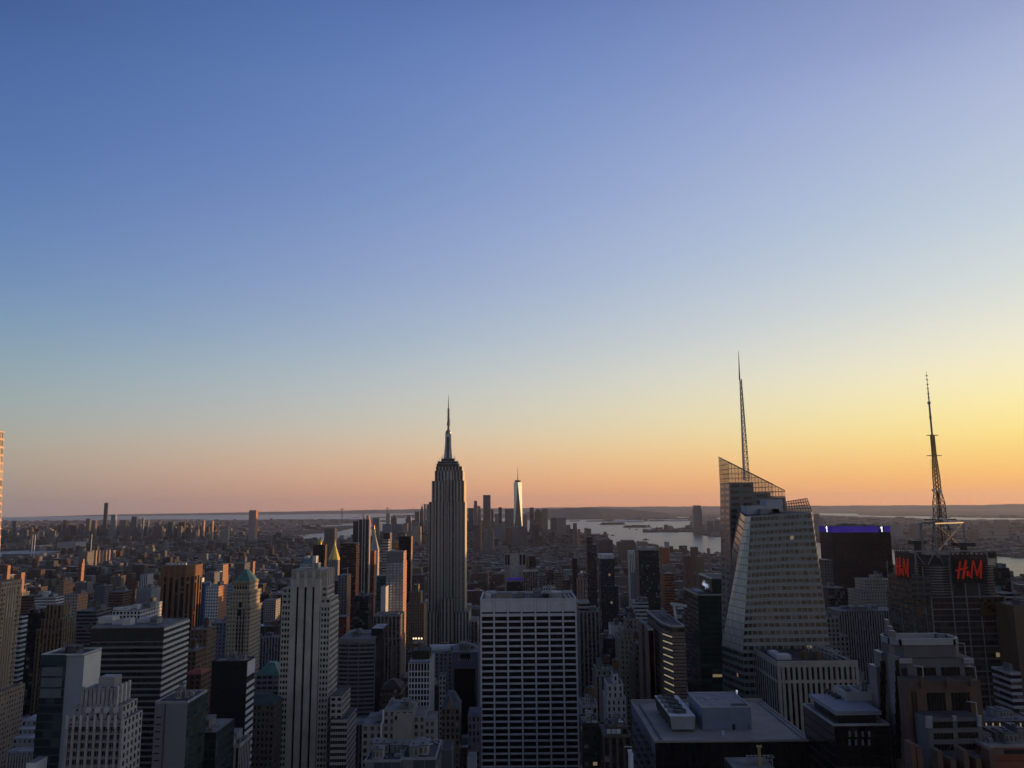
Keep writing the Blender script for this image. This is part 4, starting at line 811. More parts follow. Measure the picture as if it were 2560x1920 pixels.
    panes(r, cells, .85, 1.75, *FRONT, fac((.02, .02, .022), 'g', glass=(.02, .022, .026), Blind=(.22, .2, .18), BlindShare=.35)); mb = MB()
    for j in range(40):
        zz = z - 3.9 - j * 3.12 - .35
        if zz < 6: break
        mb.obox((x0, y0), *FRONT, .02, w - .02, zz - .3, zz, .01, .35)
    mb.build('window_sill', plain((.2, .19, .18)), r)
    x0, x1, y0, y1, z2 = B.t[1]
    for i in range(4):
        px = 223.5 + i * 22.6; x = xof(px, 1774, y0); zc = zof(1774, px, y0); mb = MB(); rad = 1.25; ring = [(x + rad * math.cos(R(22.5 + 45 * k)), zc + rad * math.sin(R(22.5 + 45 * k))) for k in range(8)]
        f = [(a, y0 - .95, b) for a, b in ring]; bk = [(a, y0 - .4, b) for a, b in ring]; mb.face(f)
        for k in range(8): q = (k + 1) % 8; mb.face([f[k], bk[k], bk[q], f[q]])
        mb.build('octagon_ornament', cr, r); mb = MB(); mb.box(x - .75, x + .75, y0 - .06, y0 - .02, zof(1796, px, y0), zof(1781, px, y0), mw=0, mr=0); mb.build('tall_window', paneglass(), r)
    mb = MB()
    for i in range(10): px = 187 + 117 * i / 9; x = xof(px, 1780, y0); mb.box(x - .55, x + .55, y0 - .38, y0 - .01, z + .01, z2 + .5, mw=0, mr=0)
    for i in range(9): px = 170 + 138 * i / 8; x = xof(px, 1800, Y); mb.box(x - .4, x + .4, Y - .9, Y - .72, z - 3, z + 2.2, mw=1, mr=1)
    mb.build('buttress', [wm, cr], r)
    x0, x1, y0, y1, z3 = B.t[2]; mb = MB()
    for i in range(9): a = x0 + (x1 - x0) * i / 8; mb.box(a - .62, a + .62, y0 - .8, y0 - .01, z2 + .01, z3 + (1.0 if i % 2 == 0 else .2), mw=0, mr=0)
    for i in range(4): a = x0 + (x1 - x0) * (2 * i + 1) / 8; mb.box(a - .3, a + .3, y0 - .9, y0 - .82, z2 + 2, z3 - 1.4, mw=1, mr=1)
    for i in range(4): b = y0 + (y1 - y0) * i / 3; mb.box(x1 + .01, x1 + .8, b - .5, b + .5, z2 + .01, z3 + 1.2, mw=1, mr=1)
    mb.build('crown_pier', [wm, cr], r); pent(B, 'roof_drum', [(247, 287, 1693, 3, 6)], [plain((.27, .27, .27)), ROOF['rl']])
    # grey panel block
    Y = 360; B = T('office_block', 'blank grey metal panelled block; with a green glass side', 'office block', (.20, .21, .23), 'n', Y, 22, [(388, 469, 1757)], roof='rd', side=fac((.035, .05, .05), 'g', WX=.92, WY=.85, glass=(.014, .03, .026), Blind=(.05, .07, .06), BlindShare=.3, Rough=.06), kw=dict(Var=.1), parapet=.6, cap=plain((.3, .31, .33)))
    lines_front(B, (409, 410.3), 1759, 1920, .25, plain((.08, .085, .1)), 'panel_joint'); clutter(B.root, B.x0 + 5, B.x1 + -2, B.y0 + 5, B.y1 - 3, B.z, 3, 4, False)
    mb = MB()
    for j in range(7): zz = zof(1792 + j * 18, 398, Y); x = xof(396, 1800, Y); mb.box(x - 1, x + 1.2, Y - .04, Y - .01, zz - .5, zz, mw=0, mr=0)
    mb.build('window', plain('black', rough=.2), B.root)
    B = T('glass_annex', 'low dark green glass wing; beside the grey metal panelled block', 'office block', (.03, .042, .042), 'g', 385, 24, [(472, 541, 1831)], fl=4, bay=3, kw=dict(glass=(.012, .022, .02), Blind=(.06, .07, .06), BlindShare=.3, Rough=.06), clut=1, tank=False)
    # black block with striped side
    B = T('office_tower', 'black glass tower with a zebra striped narrow side; and a blank pale panel', 'office tower', 'black', 'g', 480, 13.5, [(530, 618.5, 1654.5)], vb=1850, roof='rm', side=plain((.02, .02, .022)), kw=dict(glass=(.012, .014, .018), WX=.97, WY=.9, Rough=.1, BlindShare=.0), parapet=.5)
    z = B.z; bands_side(B, 1, z - .3, 10, 8.2, plain((.62, .62, .62), var=.06), 'side_panel', dep=.25); bands_side(B, 26, z - 12.4, 3.95, 1.9, plain((.66, .66, .66), var=.06), 'side_spandrel', dep=.4); clutter(B.root, B.x0 + 3, B.x1 - 3, B.y0 + 2, B.y1 - 2, z, 2, 14, False)
    B = T('stone_block', 'old grey corniced block with tall window bays; below the zebra striped tower', 'office block', 'stone', 'v', 420, 17, [(541, 599, 1868)], bay=2.6, kw=dict(WX=.55, WY=.9), parapet=1.2, clut=3, tank=False)
    pent(B, 'penthouse', [(545, 592, 1832, 5, 9)], [plain((.22, .24, .27)), ROOF['rm']])
    B = T('stone_block', 'low grey classical block stepping up in white terraces; in the lower corner', 'office block', (.24, .25, .27), 'p', 430, 40, [(17, 93, 1878, 0, 44), (32, 93, 1845, 8, 34), (46, 93, 1822, 16, 24), (54, 93, 1801, 22, 16)], bay=2.8, fl=3.3, roof='rl', kw=dict(WX=.4))
    lines_front(B, [20 + i * 7 for i in range(11)], 1884, 1920, .8, plain('stone'), 'column', dy=-.8)
    B = T('roof_tower', 'small white plant hut poking up at the bottom edge; near the stepped classical block', 'plant hut', 'white', 'n', 330, 8, [(66, 89, 1907)])
    # tan tower with green copper roof
    Y = 770; B = T('stone_tower', 'tan stone tower with a green copper hipped roof', 'tower', (.37, .325, .25), 'p', Y, 30, [(568, 626, 1519, 0, 33), (575, 626, 1481, 1.5, 30), (583.5, 624.5, 1455, 4, 25)], vb=1650, bay=2.9, kw=dict(WX=.4, WY=.46), parapet=.8)
    hip(B, 1423, TEAL, .13, .3); [bands_side(B, 1, B.t[i][4] + .1, 9, 1.5, plain((.30, .265, .2)), 'cornice', face=f_, t=i, dep=.9) for i in (0, 1, 2) for f_ in ('front', 'right')]; bands_side(B, 1, B.t[0][4] - 12, 9, 1.2, plain((.30, .265, .2)), 'cornice', face='front', t=0, dep=.6); lines_front(B, (588, 595, 602, 609, 616), 1463, 1473, 1.2, paneglass(), 'arched_window', dy=-.1, t=2); lines_front(B, (592.5, 600, 607.5), 1521, 1648, 1.1, plain('black', rough=.3), 'window_slot', dy=-.12, t=0); lines_front(B, (600,), 1506, 1540, 3, plain('black', rough=.3), 'arched_window', dy=-.15, t=0)
    # brown faceted tower
    Y = 1290; br = (.20, .105, .06); r = thing('brown_tower', 'brown faceted tower with black vertical window strips and a solid crown', 'tower', (xof(432, 1480, Y), Y + 30, GZ)); xs = [xof(p, 1440, Y) for p in (392, 404, 464, 475.5)]; zt, zb = zof(1415, 430, Y), zof(1443, 430, Y); c = 16
    pl = [(xs[0], Y + 14), (xs[1], Y), (xs[2], Y), (xs[3], Y + 18), (xs[3], Y + 50), (xs[2], Y + 64), (xs[1], Y + 64), (xs[0], Y + 50)]; mb = MB(); mb.prism(pl, GZ - 3, zb, mw=0, mr=1, bay=9.5, fl=3.6); mb.prism([(x, y - .1) for x, y in pl], zb, zt, mw=2, mr=1); w = fac(br, 'V', strip=(.012, .011, .011), WX=.66, glass=(.012, .011, .011), BlindShare=.05); mb.build('wall', [w, ROOF['rd'], plain(br, var=.15)], r); HEROES.append(('brown faceted tower', xs[0], xs[3], Y, Y + 60, zt, 1545))
    mb = MB()
    for px in (404, 409, 423, 437.5, 451, 464): x = xof(px, 1440, Y); mb.box(x - 1.2, x + 1.2, Y - .9, Y - .12, GZ, zt + 1, mw=0, mr=0)
    mb.build('facade_pier', plain((.24, .135, .075), var=.1), r); mb = MB()
    for px in (420, 428, 437, 445, 454, 463): x = xof(px, 1413, Y + 20); mb.box(x - 2, x + 2, Y + 18, Y + 22, zt, zt + 3.5, mw=0, mr=0)
    mb.build('roof_unit', plain('pale'), r)

def mid_group():
    # curved banded block with dark flank
    Y = 760; r = thing('office_tower', 'bowed glass office tower with pale curving bands and a black flank', 'office tower', (xof(905, 1700, Y), Y + 30, GZ)); z = zof(1596, 890, Y); x0, x1 = xof(847.5, 1600, Y), xof(938, 1600, Y); n = 7; D = 52
    arc = [(x0 + (x1 - x0) * i / n, Y - 4.5 * math.sin(math.pi * (.15 + .7 * i / n)) + 2) for i in range(n + 1)]; pl = arc + [(x1, Y + D), (x0, Y + D)]; mb = MB(); mb.prism(pl, GZ - 3, z, mw=[0] * n + [2, 2, 2], mr=1, bay=3, fl=3.8)
    mb.build('wall', [fac((.05, .055, .058), 'g', glass=(.016, .022, .024), Blind=(.07, .085, .085), BlindShare=.4, WX=.9, Rough=.06), ROOF['rm'], plain('black', rough=.2)], r); HEROES.append(('bowed glass tower', x0, x1 + 8, Y, Y + D, z, 1845)); mb = MB(); cells = []
    for j in range(40):
        zz = z - j * 3.85
        if zz < 6: break
        for a, b in zip(arc, arc[1:]):
            mb.face([(a[0], a[1] - .5, zz - (4.5 if j == 0 else 1.35)), (b[0], b[1] - .5, zz - (4.5 if j == 0 else 1.35)), (b[0], b[1] - .5, zz + .3), (a[0], a[1] - .5, zz + .3)]); mb.face([(a[0], a[1] - .5, zz + .3), (b[0], b[1] - .5, zz + .3), (b[0], b[1], zz + .3), (a[0], a[1], zz + .3)]); mb.face([(a[0], a[1] - .5, zz - (4.5 if j == 0 else 1.35)), (a[0], a[1], zz - (4.5 if j == 0 else 1.35)), (b[0], b[1], zz - (4.5 if j == 0 else 1.35)), (b[0], b[1] - .5, zz - (4.5 if j == 0 else 1.35))])
    mb.build('spandrel', plain((.23, .235, .225), var=.1), r); mb = MB()
    for i in (0, 2, 4, 7): mb.bar((arc[i][0], arc[i][1] - .35, GZ), (arc[i][0], arc[i][1] - .35, z), .7)
    mb.build('mullion', plain((.23, .235, .225)), r); B = Bld(); B.root = r; B.x0, B.x1, B.y0, B.y1, B.z = x0, x1, Y, Y + D, z
    pent(B, 'penthouse', [(929, 958.5, 1571, 14, 30)], [plain('black', rough=.4), ROOF['rl']]); clutter(r, x0 + 3, x1 - 12, Y + 6, Y + 40, z, 3, 21, False)
    mb = MB(); a, b, zz = span(884, 908, 1574, Y + 26)
    for q in (zz, zz - 2.5, zz - 5): mb.bar((a, Y + 26, q), (b, Y + 26, q), .5)
    for i in range(5): x = a + (b - a) * i / 4; mb.bar((x, Y + 26, z), (x, Y + 26, zz), .5)
    mb.build('roof_frame', plain('pale'), r)
    B = T('stone_tower', 'brownish stone tower with dark vertical window strips; below the white windowed tower', 'tower', (.235, .20, .17), 'v', 850, 34, [(932, 1001, 1597, -1.5, 36), (932.5, 1000, 1541, 0, 34)], vb=1660, bay=4.2, kw=dict(WX=.5), parapet=.7); lines_front(B, [933 + i * 7.4 for i in range(10)], 1612, 1700, .9, plain((.27, .23, .2)), 'facade_pier', dy=-.6); pent(B, 'penthouse', [(960, 996, 1534, 10, 12)], [plain('grey'), ROOF['rm']])
    # sky reflection painted into the pale panes, low sunlight into the orange flank
    Y = 926; B = T('apartment_tower', 'slim tower with a grid of bright sky-reflecting windows; and a fluted grey crown', 'apartment tower', (.16, .165, .18), 'n', Y, 30, [(965, 1008.5, 1405, 0, 30), (966.5, 1008, 1379, .6, 29)], vb=1540, side=fac((.46, .27, .19), 'p', WX=.3, WY=.3)); x0, x1, y0, y1, z = B.t[0]; cells = []; cw = (x1 - x0) / 5; P = 3.08
    for j in range(44):
        zz = z - 1.2 - j * P
        for i in range(5): cells.append((x0 + (i + .5) * cw, y0 - .02, zz - .9))
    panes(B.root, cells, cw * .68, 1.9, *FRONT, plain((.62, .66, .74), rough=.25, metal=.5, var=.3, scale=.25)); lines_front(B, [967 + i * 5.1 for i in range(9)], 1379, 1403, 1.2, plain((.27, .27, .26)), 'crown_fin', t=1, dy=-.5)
    mb = MB()
    for i in range(9): px = 967 + i * 5.1; a = at(px, 1379, y0 + .6); mb.face([(a[0] - 1.2, y0 + .4, B.z), (a[0] + 1.2, y0 + .4, B.z), (a[0], y0 + .4, B.z + 1.6)])
    mb.build('crown_tooth', plain((.4, .39, .36)), B.root)
    T('office_block', 'blank pale sliver block; against the white windowed tower', 'office block', 'pale', 'n', 900, 20, [(952.5, 964.5, 1467)], vb=1540)
    T('apartment_tower', 'teal glass tower; between the white windowed tower and the finned tower', 'apartment tower', (.05, .10, .11), 'g', 1000, 30, [(942, 965, 1440)], vb=1500, kw=dict(glass=(.02, .05, .055), Blind=(.08, .13, .13), BlindShare=.4))
    # tall finned tower with crane
    Y = 1600; B = T('glass_skyscraper', 'slender dark glass tower with pale vertical fins; and a crane on top', 'skyscraper', (.04, .055, .06), 'g', Y, 26, [(883, 895, 1303, 3, 26), (894.5, 922.5, 1299, 0, 18)], vb=1600, bay=3, kw=dict(glass=(.025, .04, .045), Blind=(.06, .08, .08), BlindShare=.4, Rough=.1), side=plain((.52, .37, .30), var=.05)); mb = MB()  # flank painted pink as sunlit; the roof cores take the same tone
    for px, w in ((895, 1.4), (905, 1.4), (911.5, 1.6), (922, 1.6)): x = xof(px, 1400, Y); mb.box(x - w / 2, x + w / 2, Y - 1.4, Y - .01, GZ, zof(1299, px, Y), mw=0, mr=0)
    mb.build('facade_fin', plain((.48, .46, .44)), B.root); pent(B, 'roof_core', [(916, 922.3, 1289, 3, 8), (908, 911, 1294, 3, 8)], [plain((.5, .36, .28)), ROOF['rm']])
    c = at(908, 1296, Y + 8); mb = MB(); mb.bar(c, (c[0], c[1], at(908, 1288, Y)[2]), 1.2); t = at(906.8, 1280, Y + 8); mb.bar((c[0], c[1], at(908, 1288, Y)[2]), t, .9); mb.bar((c[0] - 8, c[1], c[2] + 3), (c[0] - 22, c[1], c[2] + 1), .8); crane = mb.build('tower_crane', plain((.12, .16, .24)), None); tag(crane, 'small tower crane on the roof of the slender finned tower', 'crane')
    # clock tower with gold cupola
    Y = 2050; B = T('clock_tower', 'pale campanile with a steep pyramid roof and gold cupola', 'tower', 'pale', 'p', Y, 24, [(922, 944.5, 1376)], vb=1440, side=fac((.6, .47, .36), 'p')); o, cx, cy, z = hip(B, 1334, plain((.34, .35, .34)), .16, .16); mb = MB(); zc = zof(1322, 934, cy); mb.cyl((cx, cy), 2.6, 2.6, z - 2, z + 5, 10); mb.cyl((cx, cy), 3.2, 2.4, z + 5, z + 9, 10); mb.cyl((cx, cy), 2.4, .4, z + 9, z + 13, 10); mb.cyl((cx, cy), .4, .1, z + 13, zof(1312, 934, cy), 6); mb.build('cupola', GOLD, B.root, smooth=True)  # side is painted warmer than the pale stone, as if sunlit
    T('apartment_tower', 'dark red brick slab; tucked between the finned tower and the campanile', 'apartment tower', (.12, .05, .035), 'p', 1620, 20, [(926, 936, 1377)], vb=1480, side=plain((.3, .12, .07)))
    # gold pyramid
    Y = 1820; B = T('stone_tower', 'limestone tower with a gilded octagonal pyramid roof', 'tower', (.34, .32, .29), 'p', Y, 38, [(812, 846, 1440, -6, 52), (817.5, 845, 1400)], vb=1470, bay=5, kw=dict(WX=.4)); cx, cy = (B.x0 + B.x1) / 2, (B.y0 + B.y1) / 2; mb = MB(); z0, z1, z2 = B.z, zof(1365, 834, cy), zof(1348, 834, cy); mb.cyl((cx, cy), 14, 14, z0 - 1, z0 + 1, 8); ring = 13.4
    mb.cyl((cx, cy), ring, 3.2, z0 + 1, z1, 8, cap=False); mb.cyl((cx, cy), 3.2, .2, z1, z2, 8); mb.build('pyramid_roof', plain((.55, .42, .13), rough=.38, metal=.6, var=.06), B.root); clutter(B.root, B.x0, B.x0 + 4, B.y0, B.y0 + 4, B.t[0][4], 0, 3, False)
    Y = 1700; B = T('apartment_tower', 'near black tower with a small gold lit cap; beside the gilded pyramid', 'apartment tower', (.035, .032, .034), 'v', Y, 28, [(783, 812.5, 1362)], vb=1420, bay=4, side=plain((.12, .07, .05))); lines_front(B, [784 + i * 5.6 for i in range(6)], 1360, 1400, 1.6, plain((.03, .028, .03)), 'facade_pier', dy=-.8); x = xof(800, 1356, Y + 6); mb = MB(); mb.cyl((x, Y + 8), 3, 3, B.z, B.z + 4, 8); mb.cyl((x, Y + 8), 4.6, 4.6, B.z + 4, B.z + 8, 10); mb.cyl((x, Y + 8), 4.6, 1.5, B.z + 8, B.z + 10, 10); mb.build('roof_cap', GOLD, B.root)
    T('office_tower', 'dark reddish brown slab tower; between the gilded pyramid and the finned tower', 'office tower', (.075, .035, .026), 'b', 1450, 30, [(850.5, 891, 1358)], vb=1490, fl=4.4, kw=dict(glass=(.02, .014, .013), WY=.5))
    B = T('office_tower', 'grey stone block with an orange sunlit flank; under a small roof crane', 'office tower', (.17, .165, .165), 'p', 1100, 26, [(846, 868, 1438)], vb=1490, side=fac((.5, .26, .16), 'p', WX=.3, WY=.3)); c = at(869, 1436, 1106); mb = MB(); mb.bar(c, (c[0], c[1], c[2] + 9), .7); mb.bar((c[0] - 5, c[1], c[2] + 8), (c[0] + 2, c[1], c[2] + 9), .7); tag(mb.build('tower_crane', plain('pale'), None), 'small pale crane above the grey block with the orange flank', 'crane')  # orange of the flank is low sunlight painted over grey stone
    B = T('apartment_tower', 'black fluted tower with a warm sunlit flank; in front of the downtown cluster', 'apartment tower', (.022, .024, .032), 'v', 1350, 22, [(997, 1028, 1341)], vb=1450, bay=3.4, side=plain((.33, .21, .15)), kw=dict(WX=.4), clut=1, tank=False); lines_front(B, [998 + i * 4.2 for i in range(8)], 1340, 1374, 1., plain((.03, .035, .05)), 'crown_fin', dy=-.6)  # flank colour paints low sun on the right face
    T('apartment_tower', 'white banded slab under a black top storey; behind the white windowed tower', 'apartment tower', (.42, .4, .38), 'b', 1750, 30, [(956, 971, 1349)], vb=1376, fl=6, kw=dict(WY=.45)); T('apartment_tower', 'black topped grey tower; behind the white banded slab', 'apartment tower', (.035, .033, .035), 'n', 1770, 30, [(958.5, 975, 1332)], vb=1376, side=plain((.17, .16, .16)))
    T('brick_building', 'orange sunlit brick stub; beside the black fluted tower', 'brick building', (.34, .17, .10), 'p', 1800, 40, [(986, 997, 1356)], vb=1376, side=plain((.5, .22, .12)))  # orange sunlight is painted into both wall and side
    # lower middle
    Y = 560; B = T('office_tower', 'slim white gridded office tower; with a black box on its roof', 'office tower', (.05, .05, .055), 'n', Y, 31, [(1021.5, 1075, 1655)], vb=1800, roof='rl', side=fac((.55, .55, .55), 'n', Var=.08)); x0, x1, y0, y1, z = B.t[0]; z1 = z - .5; framed(B.root, (x0, y0), *FRONT, x1 - x0, z1 - 13.5 * 5.1, z1 - 5.6, 7, 16, .62, 1.15, .5, plain((.56, .56, .57), var=.08), plain((.014, .017, .024), rough=.08, var=.6, scale=.2)); framed(B.root, (x0, y0), *FRONT, x1 - x0, z1 - 5.6, z1, 7, 1, .62, .7, .5, plain((.56, .56, .57), var=.08), paneglass(), name='top_frame')
    pent(B, 'roof_box', [(1030.5, 1073, 1627, 10, 14)], [plain((.022, .024, .02)), ROOF['rd']]); clutter(B.root, B.x0 + 4, B.x1 - 3, y0 + 14, y0 + 26, zof(1627, 1050, y0 + 14), 2, 31, False)
    # old stone building with bent white pipe
    Y = 400; st = (.27, .255, .235); B = T('stone_building', 'old tan stone building with stepped wings and a bent white flue pipe', 'office building', st, 'P', Y, 22, [(905, 957, 1812, 0, 24), (935, 958, 1798, 5, 18), (958, 1034, 1776, 1, 22), (1034, 1062, 1790, 3, 20), (1062, 1087, 1801, 4, 18)], bay=3.2, fl=3.4, kw=dict(WX=.52, WY=.56, Blind=(.16, .16, .16), BlindShare=.3, Lit=.003), roof='rm'); pl = plain((.6, .61, .62), var=.05); mb = MB(); pts = [(952.5, 1895), (953, 1812), (957.5, 1803), (958.2, 1775)]
    for a, b in zip(pts, pts[1:]): mb.tube(at(*a, Y - 1), at(*b, Y - 1), .42, n=8)
    mb.build('flue_pipe', pl, B.root); mb = MB(); a, b, z = span(982, 1030, 1784, Y); mb.box(a, b, Y + .3, Y + .99, GZ, z, mw=0, mr=0); mb.build('blank_wall', plain((.29, .275, .25), var=.1), B.root)
    lines_front(B, (990,), 1790, 1799, 1.0, paneglass(), 'window', dy=-1.2 + 1.75, t=0); clutter(B.root, *B.t[2][:4], B.t[2][4], 1, 8, False)
    B = T('office_building', 'flat roofed block edged by a pale glazed frame; under the bent flue pipe', 'office building', (.12, .125, .13), 'g', 330, 30, [(912, 1002, 1903, 0, 20), (1004, 1090, 1897, 2, 24)], roof='rd', fl=4.5, bay=4, kw=dict(glass=(.05, .07, .08), Blind=(.16, .18, .19), BlindShare=.5, WX=.9, WY=.75), parapet=.5, cap=plain((.24, .26, .27))); clutter(B.root, *B.t[0][:4], B.t[0][4], 5, 2, False); clutter(B.root, *B.t[1][:4], B.t[1][4], 4, 6, False)
    mb = MB()
    for px in (988, 1004.5, 1021): a = at(px, 1886, 352); mb.bar((a[0], 352, B.z), (a[0], 352, at(px, 1872, 352)[2]), .14); mb.cyl((a[0], 352), .3, .3, at(px, 1873, 352)[2], at(px, 1871, 352)[2], 6)
    mb.build('roof_lamp', plain((.8, .8, .78), emit=.25), B.root)
    B = T('office_block', 'dark blue framed building with a black sunken front; beside the broad pale slab', 'office block', (.13, .145, .19), 'n', 640, 40, [(1130.5, 1195, 1630)], vb=1790, roof='rm', clut=3, tank=False); x0, x1, y0, y1, z = B.t[0]; mb = MB(); za, zb = zof(1672, 1160, 640), zof(1650, 1160, 640); mb.box(x0 + 1.8, x1 - 2.2, 639.5, 639.96, GZ, za, mw=0, mr=0); mb.box(xof(1151, 1640, 640), xof(1175, 1640, 640), 639.5, 639.96, zb, z - 1.2, mw=0, mr=0); mb.build('dark_front', plain((.006, .007, .01), rough=.15), B.root); mb = MB()
    for i in range(7): x = xof(1148 + i * 5, 1653, 640); mb.bar((x, 639.3, zb - .6), (x + (i - 3) * .35, 639.3, zb + 1.4), .35)
    mb.build('roof_grille', plain('pale'), B.root)
    B = T('loft_building', 'old brick building with a pointed grey slate roof; in the dark street block', 'loft building', (.15, .12, .10), 'P', 470, 17, [(1103, 1149, 1772)], bay=2.4, fl=3.4, kw=dict(WX=.5, Blind=(.3, .28, .24), Lit=.012)); hip(B, 1726, plain((.10, .11, .13)), .35, .1); mb = MB(); x = xof(1125, 1760, 470); mb.loft([(x - 2.6, 469, B.z), (x + 2.6, 469, B.z), (x + 2.6, 474, B.z), (x - 2.6, 474, B.z)], [(x - .1, 469, B.z + 6.5), (x + .1, 469, B.z + 6.5), (x + .1, 474, B.z + 6.5), (x - .1, 474, B.z + 6.5)], mr=0); mb.build('dormer', plain((.18, .15, .13)), B.root)
    B = T('loft_building', 'brown brick building with a dark mansard roof; beside the slim gridded tower', 'loft building', (.14, .085, .07), 'P', 640, 26, [(949, 1003, 1737), (953, 1001, 1722, 1, 24)], vb=1790, bay=2.6, kw=dict(WX=.45, Blind=(.4, .36, .3))); hip(B, 1697, plain((.06, .035, .035)), .15, .35)
    B = T('loft_building', 'dark old mansard building; hard against the broad pale slab', 'loft building', (.14, .14, .16), 'P', 470, 20, [(1170, 1200, 1790)], bay=2.6, kw=dict(WX=.5, Blind=(.3, .3, .3))); hip(B, 1774, plain((.08, .09, .11)), .7, .5)
    T('plant_hut', 'small grey plant hut; at the bottom edge beside the broad pale slab', 'plant hut', (.26, .29, .34), 'n', 380, 8, [(1168, 1190, 1893)]); T('office_block', 'plain dark grey block; at the bottom edge behind the pale glazed frame', 'office block', (.13, .135, .15), 'n', 400, 14, [(1102, 1129, 1876)], roof='rd', parapet=.4); T('office_block', 'low blue grey block; next to the plain dark grey block', 'office block', (.16, .18, .21), 'n', 395, 12, [(1084, 1101, 1868)])
    T('loft_building', 'dark stone building with tall windows; behind the stepped stone wings', 'loft building', (.14, .14, .15), 'v', 600, 20, [(868, 908, 1812)], bay=3, kw=dict(WX=.5)); T('walkup_building', 'narrow white walkup with square windows; in the dark street block', 'walkup', 'pale', 'P', 640, 14, [(1098, 1114, 1689)], vb=1760, bay=2.6)
    B = T('office_block', 'long low block with a white rounded plant roof; in front of the tallest grey tower', 'office block', (.2, .2, .21), 'P', 760, 30, [(1076, 1196, 1632)], vb=1700, clut=4, kw=dict(WX=.4)); mb = MB(); a, b, z = span(1076, 1149, 1611, 772); mb.tube((a, 772, z - 4), (b, 772, z - 4), 4, n=14); mb.build('roof_vault', plain((.5, .53, .55), var=.1), B.root)
    B = T('brick_building', 'small orange brick block with a floodlit roof terrace', 'brick building', (.3, .12, .06), 'P', 800, 16, [(1031, 1058, 1608)], vb=1625); mb = MB()
    for px in (1034, 1040, 1047, 1054): a = at(px, 1596, 803); mb.cyl((a[0], 803), .7, .7, a[2] - .7, a[2] + .7, 6)
    mb.build('terrace_lamp', plain((1., .72, .4), emit=2.2, var=0.), B.root); mb = MB(); a, b, z = span(1031, 1058, 1594, 803)
    for x in (a, (a + b) / 2, b): mb.bar((x, 803, B.z), (x, 803, z + .5), .6)
    mb.bar((a, 803, z), (b, 803, z), .6); mb.build('roof_frame', plain((.35, .16, .08)), B.root)
    B = T('stone_tower', 'brown stepped masonry tower; beside the tallest grey tower', 'tower', (.22, .17, .12), 'P', 1050, 26, [(1016, 1060, 1510, 0, 34), (1024, 1052, 1480, 4, 24), (1033, 1046, 1462, 8, 14)], vb=1600, bay=3, kw=dict(WX=.35), side=fac((.34, .24, .15), 'P', WX=.35)); T('apartment_tower', 'dark brick slab; behind the brown stepped masonry tower', 'apartment tower', (.13, .11, .10), 'p', 1200, 22, [(1030, 1060, 1438)], vb=1465)
    B = T('office_tower', 'deep red brick block with an orange lit edge; behind the bowed glass tower', 'office tower', (.13, .05, .045), 'p', 900, 18, [(841, 866, 1542)], vb=1590, side=plain((.55, .22, .12))); T('office_tower', 'dark blue glass office block; between the red brick block and the stone tower', 'office tower', (.05, .055, .07), 'g', 1080, 30, [(886, 921, 1490)], vb=1580, clut=2, tank=False); T('office_tower', 'dark slate tower; between the cream art deco tower and the red brick block', 'office tower', (.05, .06, .075), 'p', 1150, 22, [(815, 846, 1452)], vb=1530)  # red block's orange side colour paints its sunlit edge

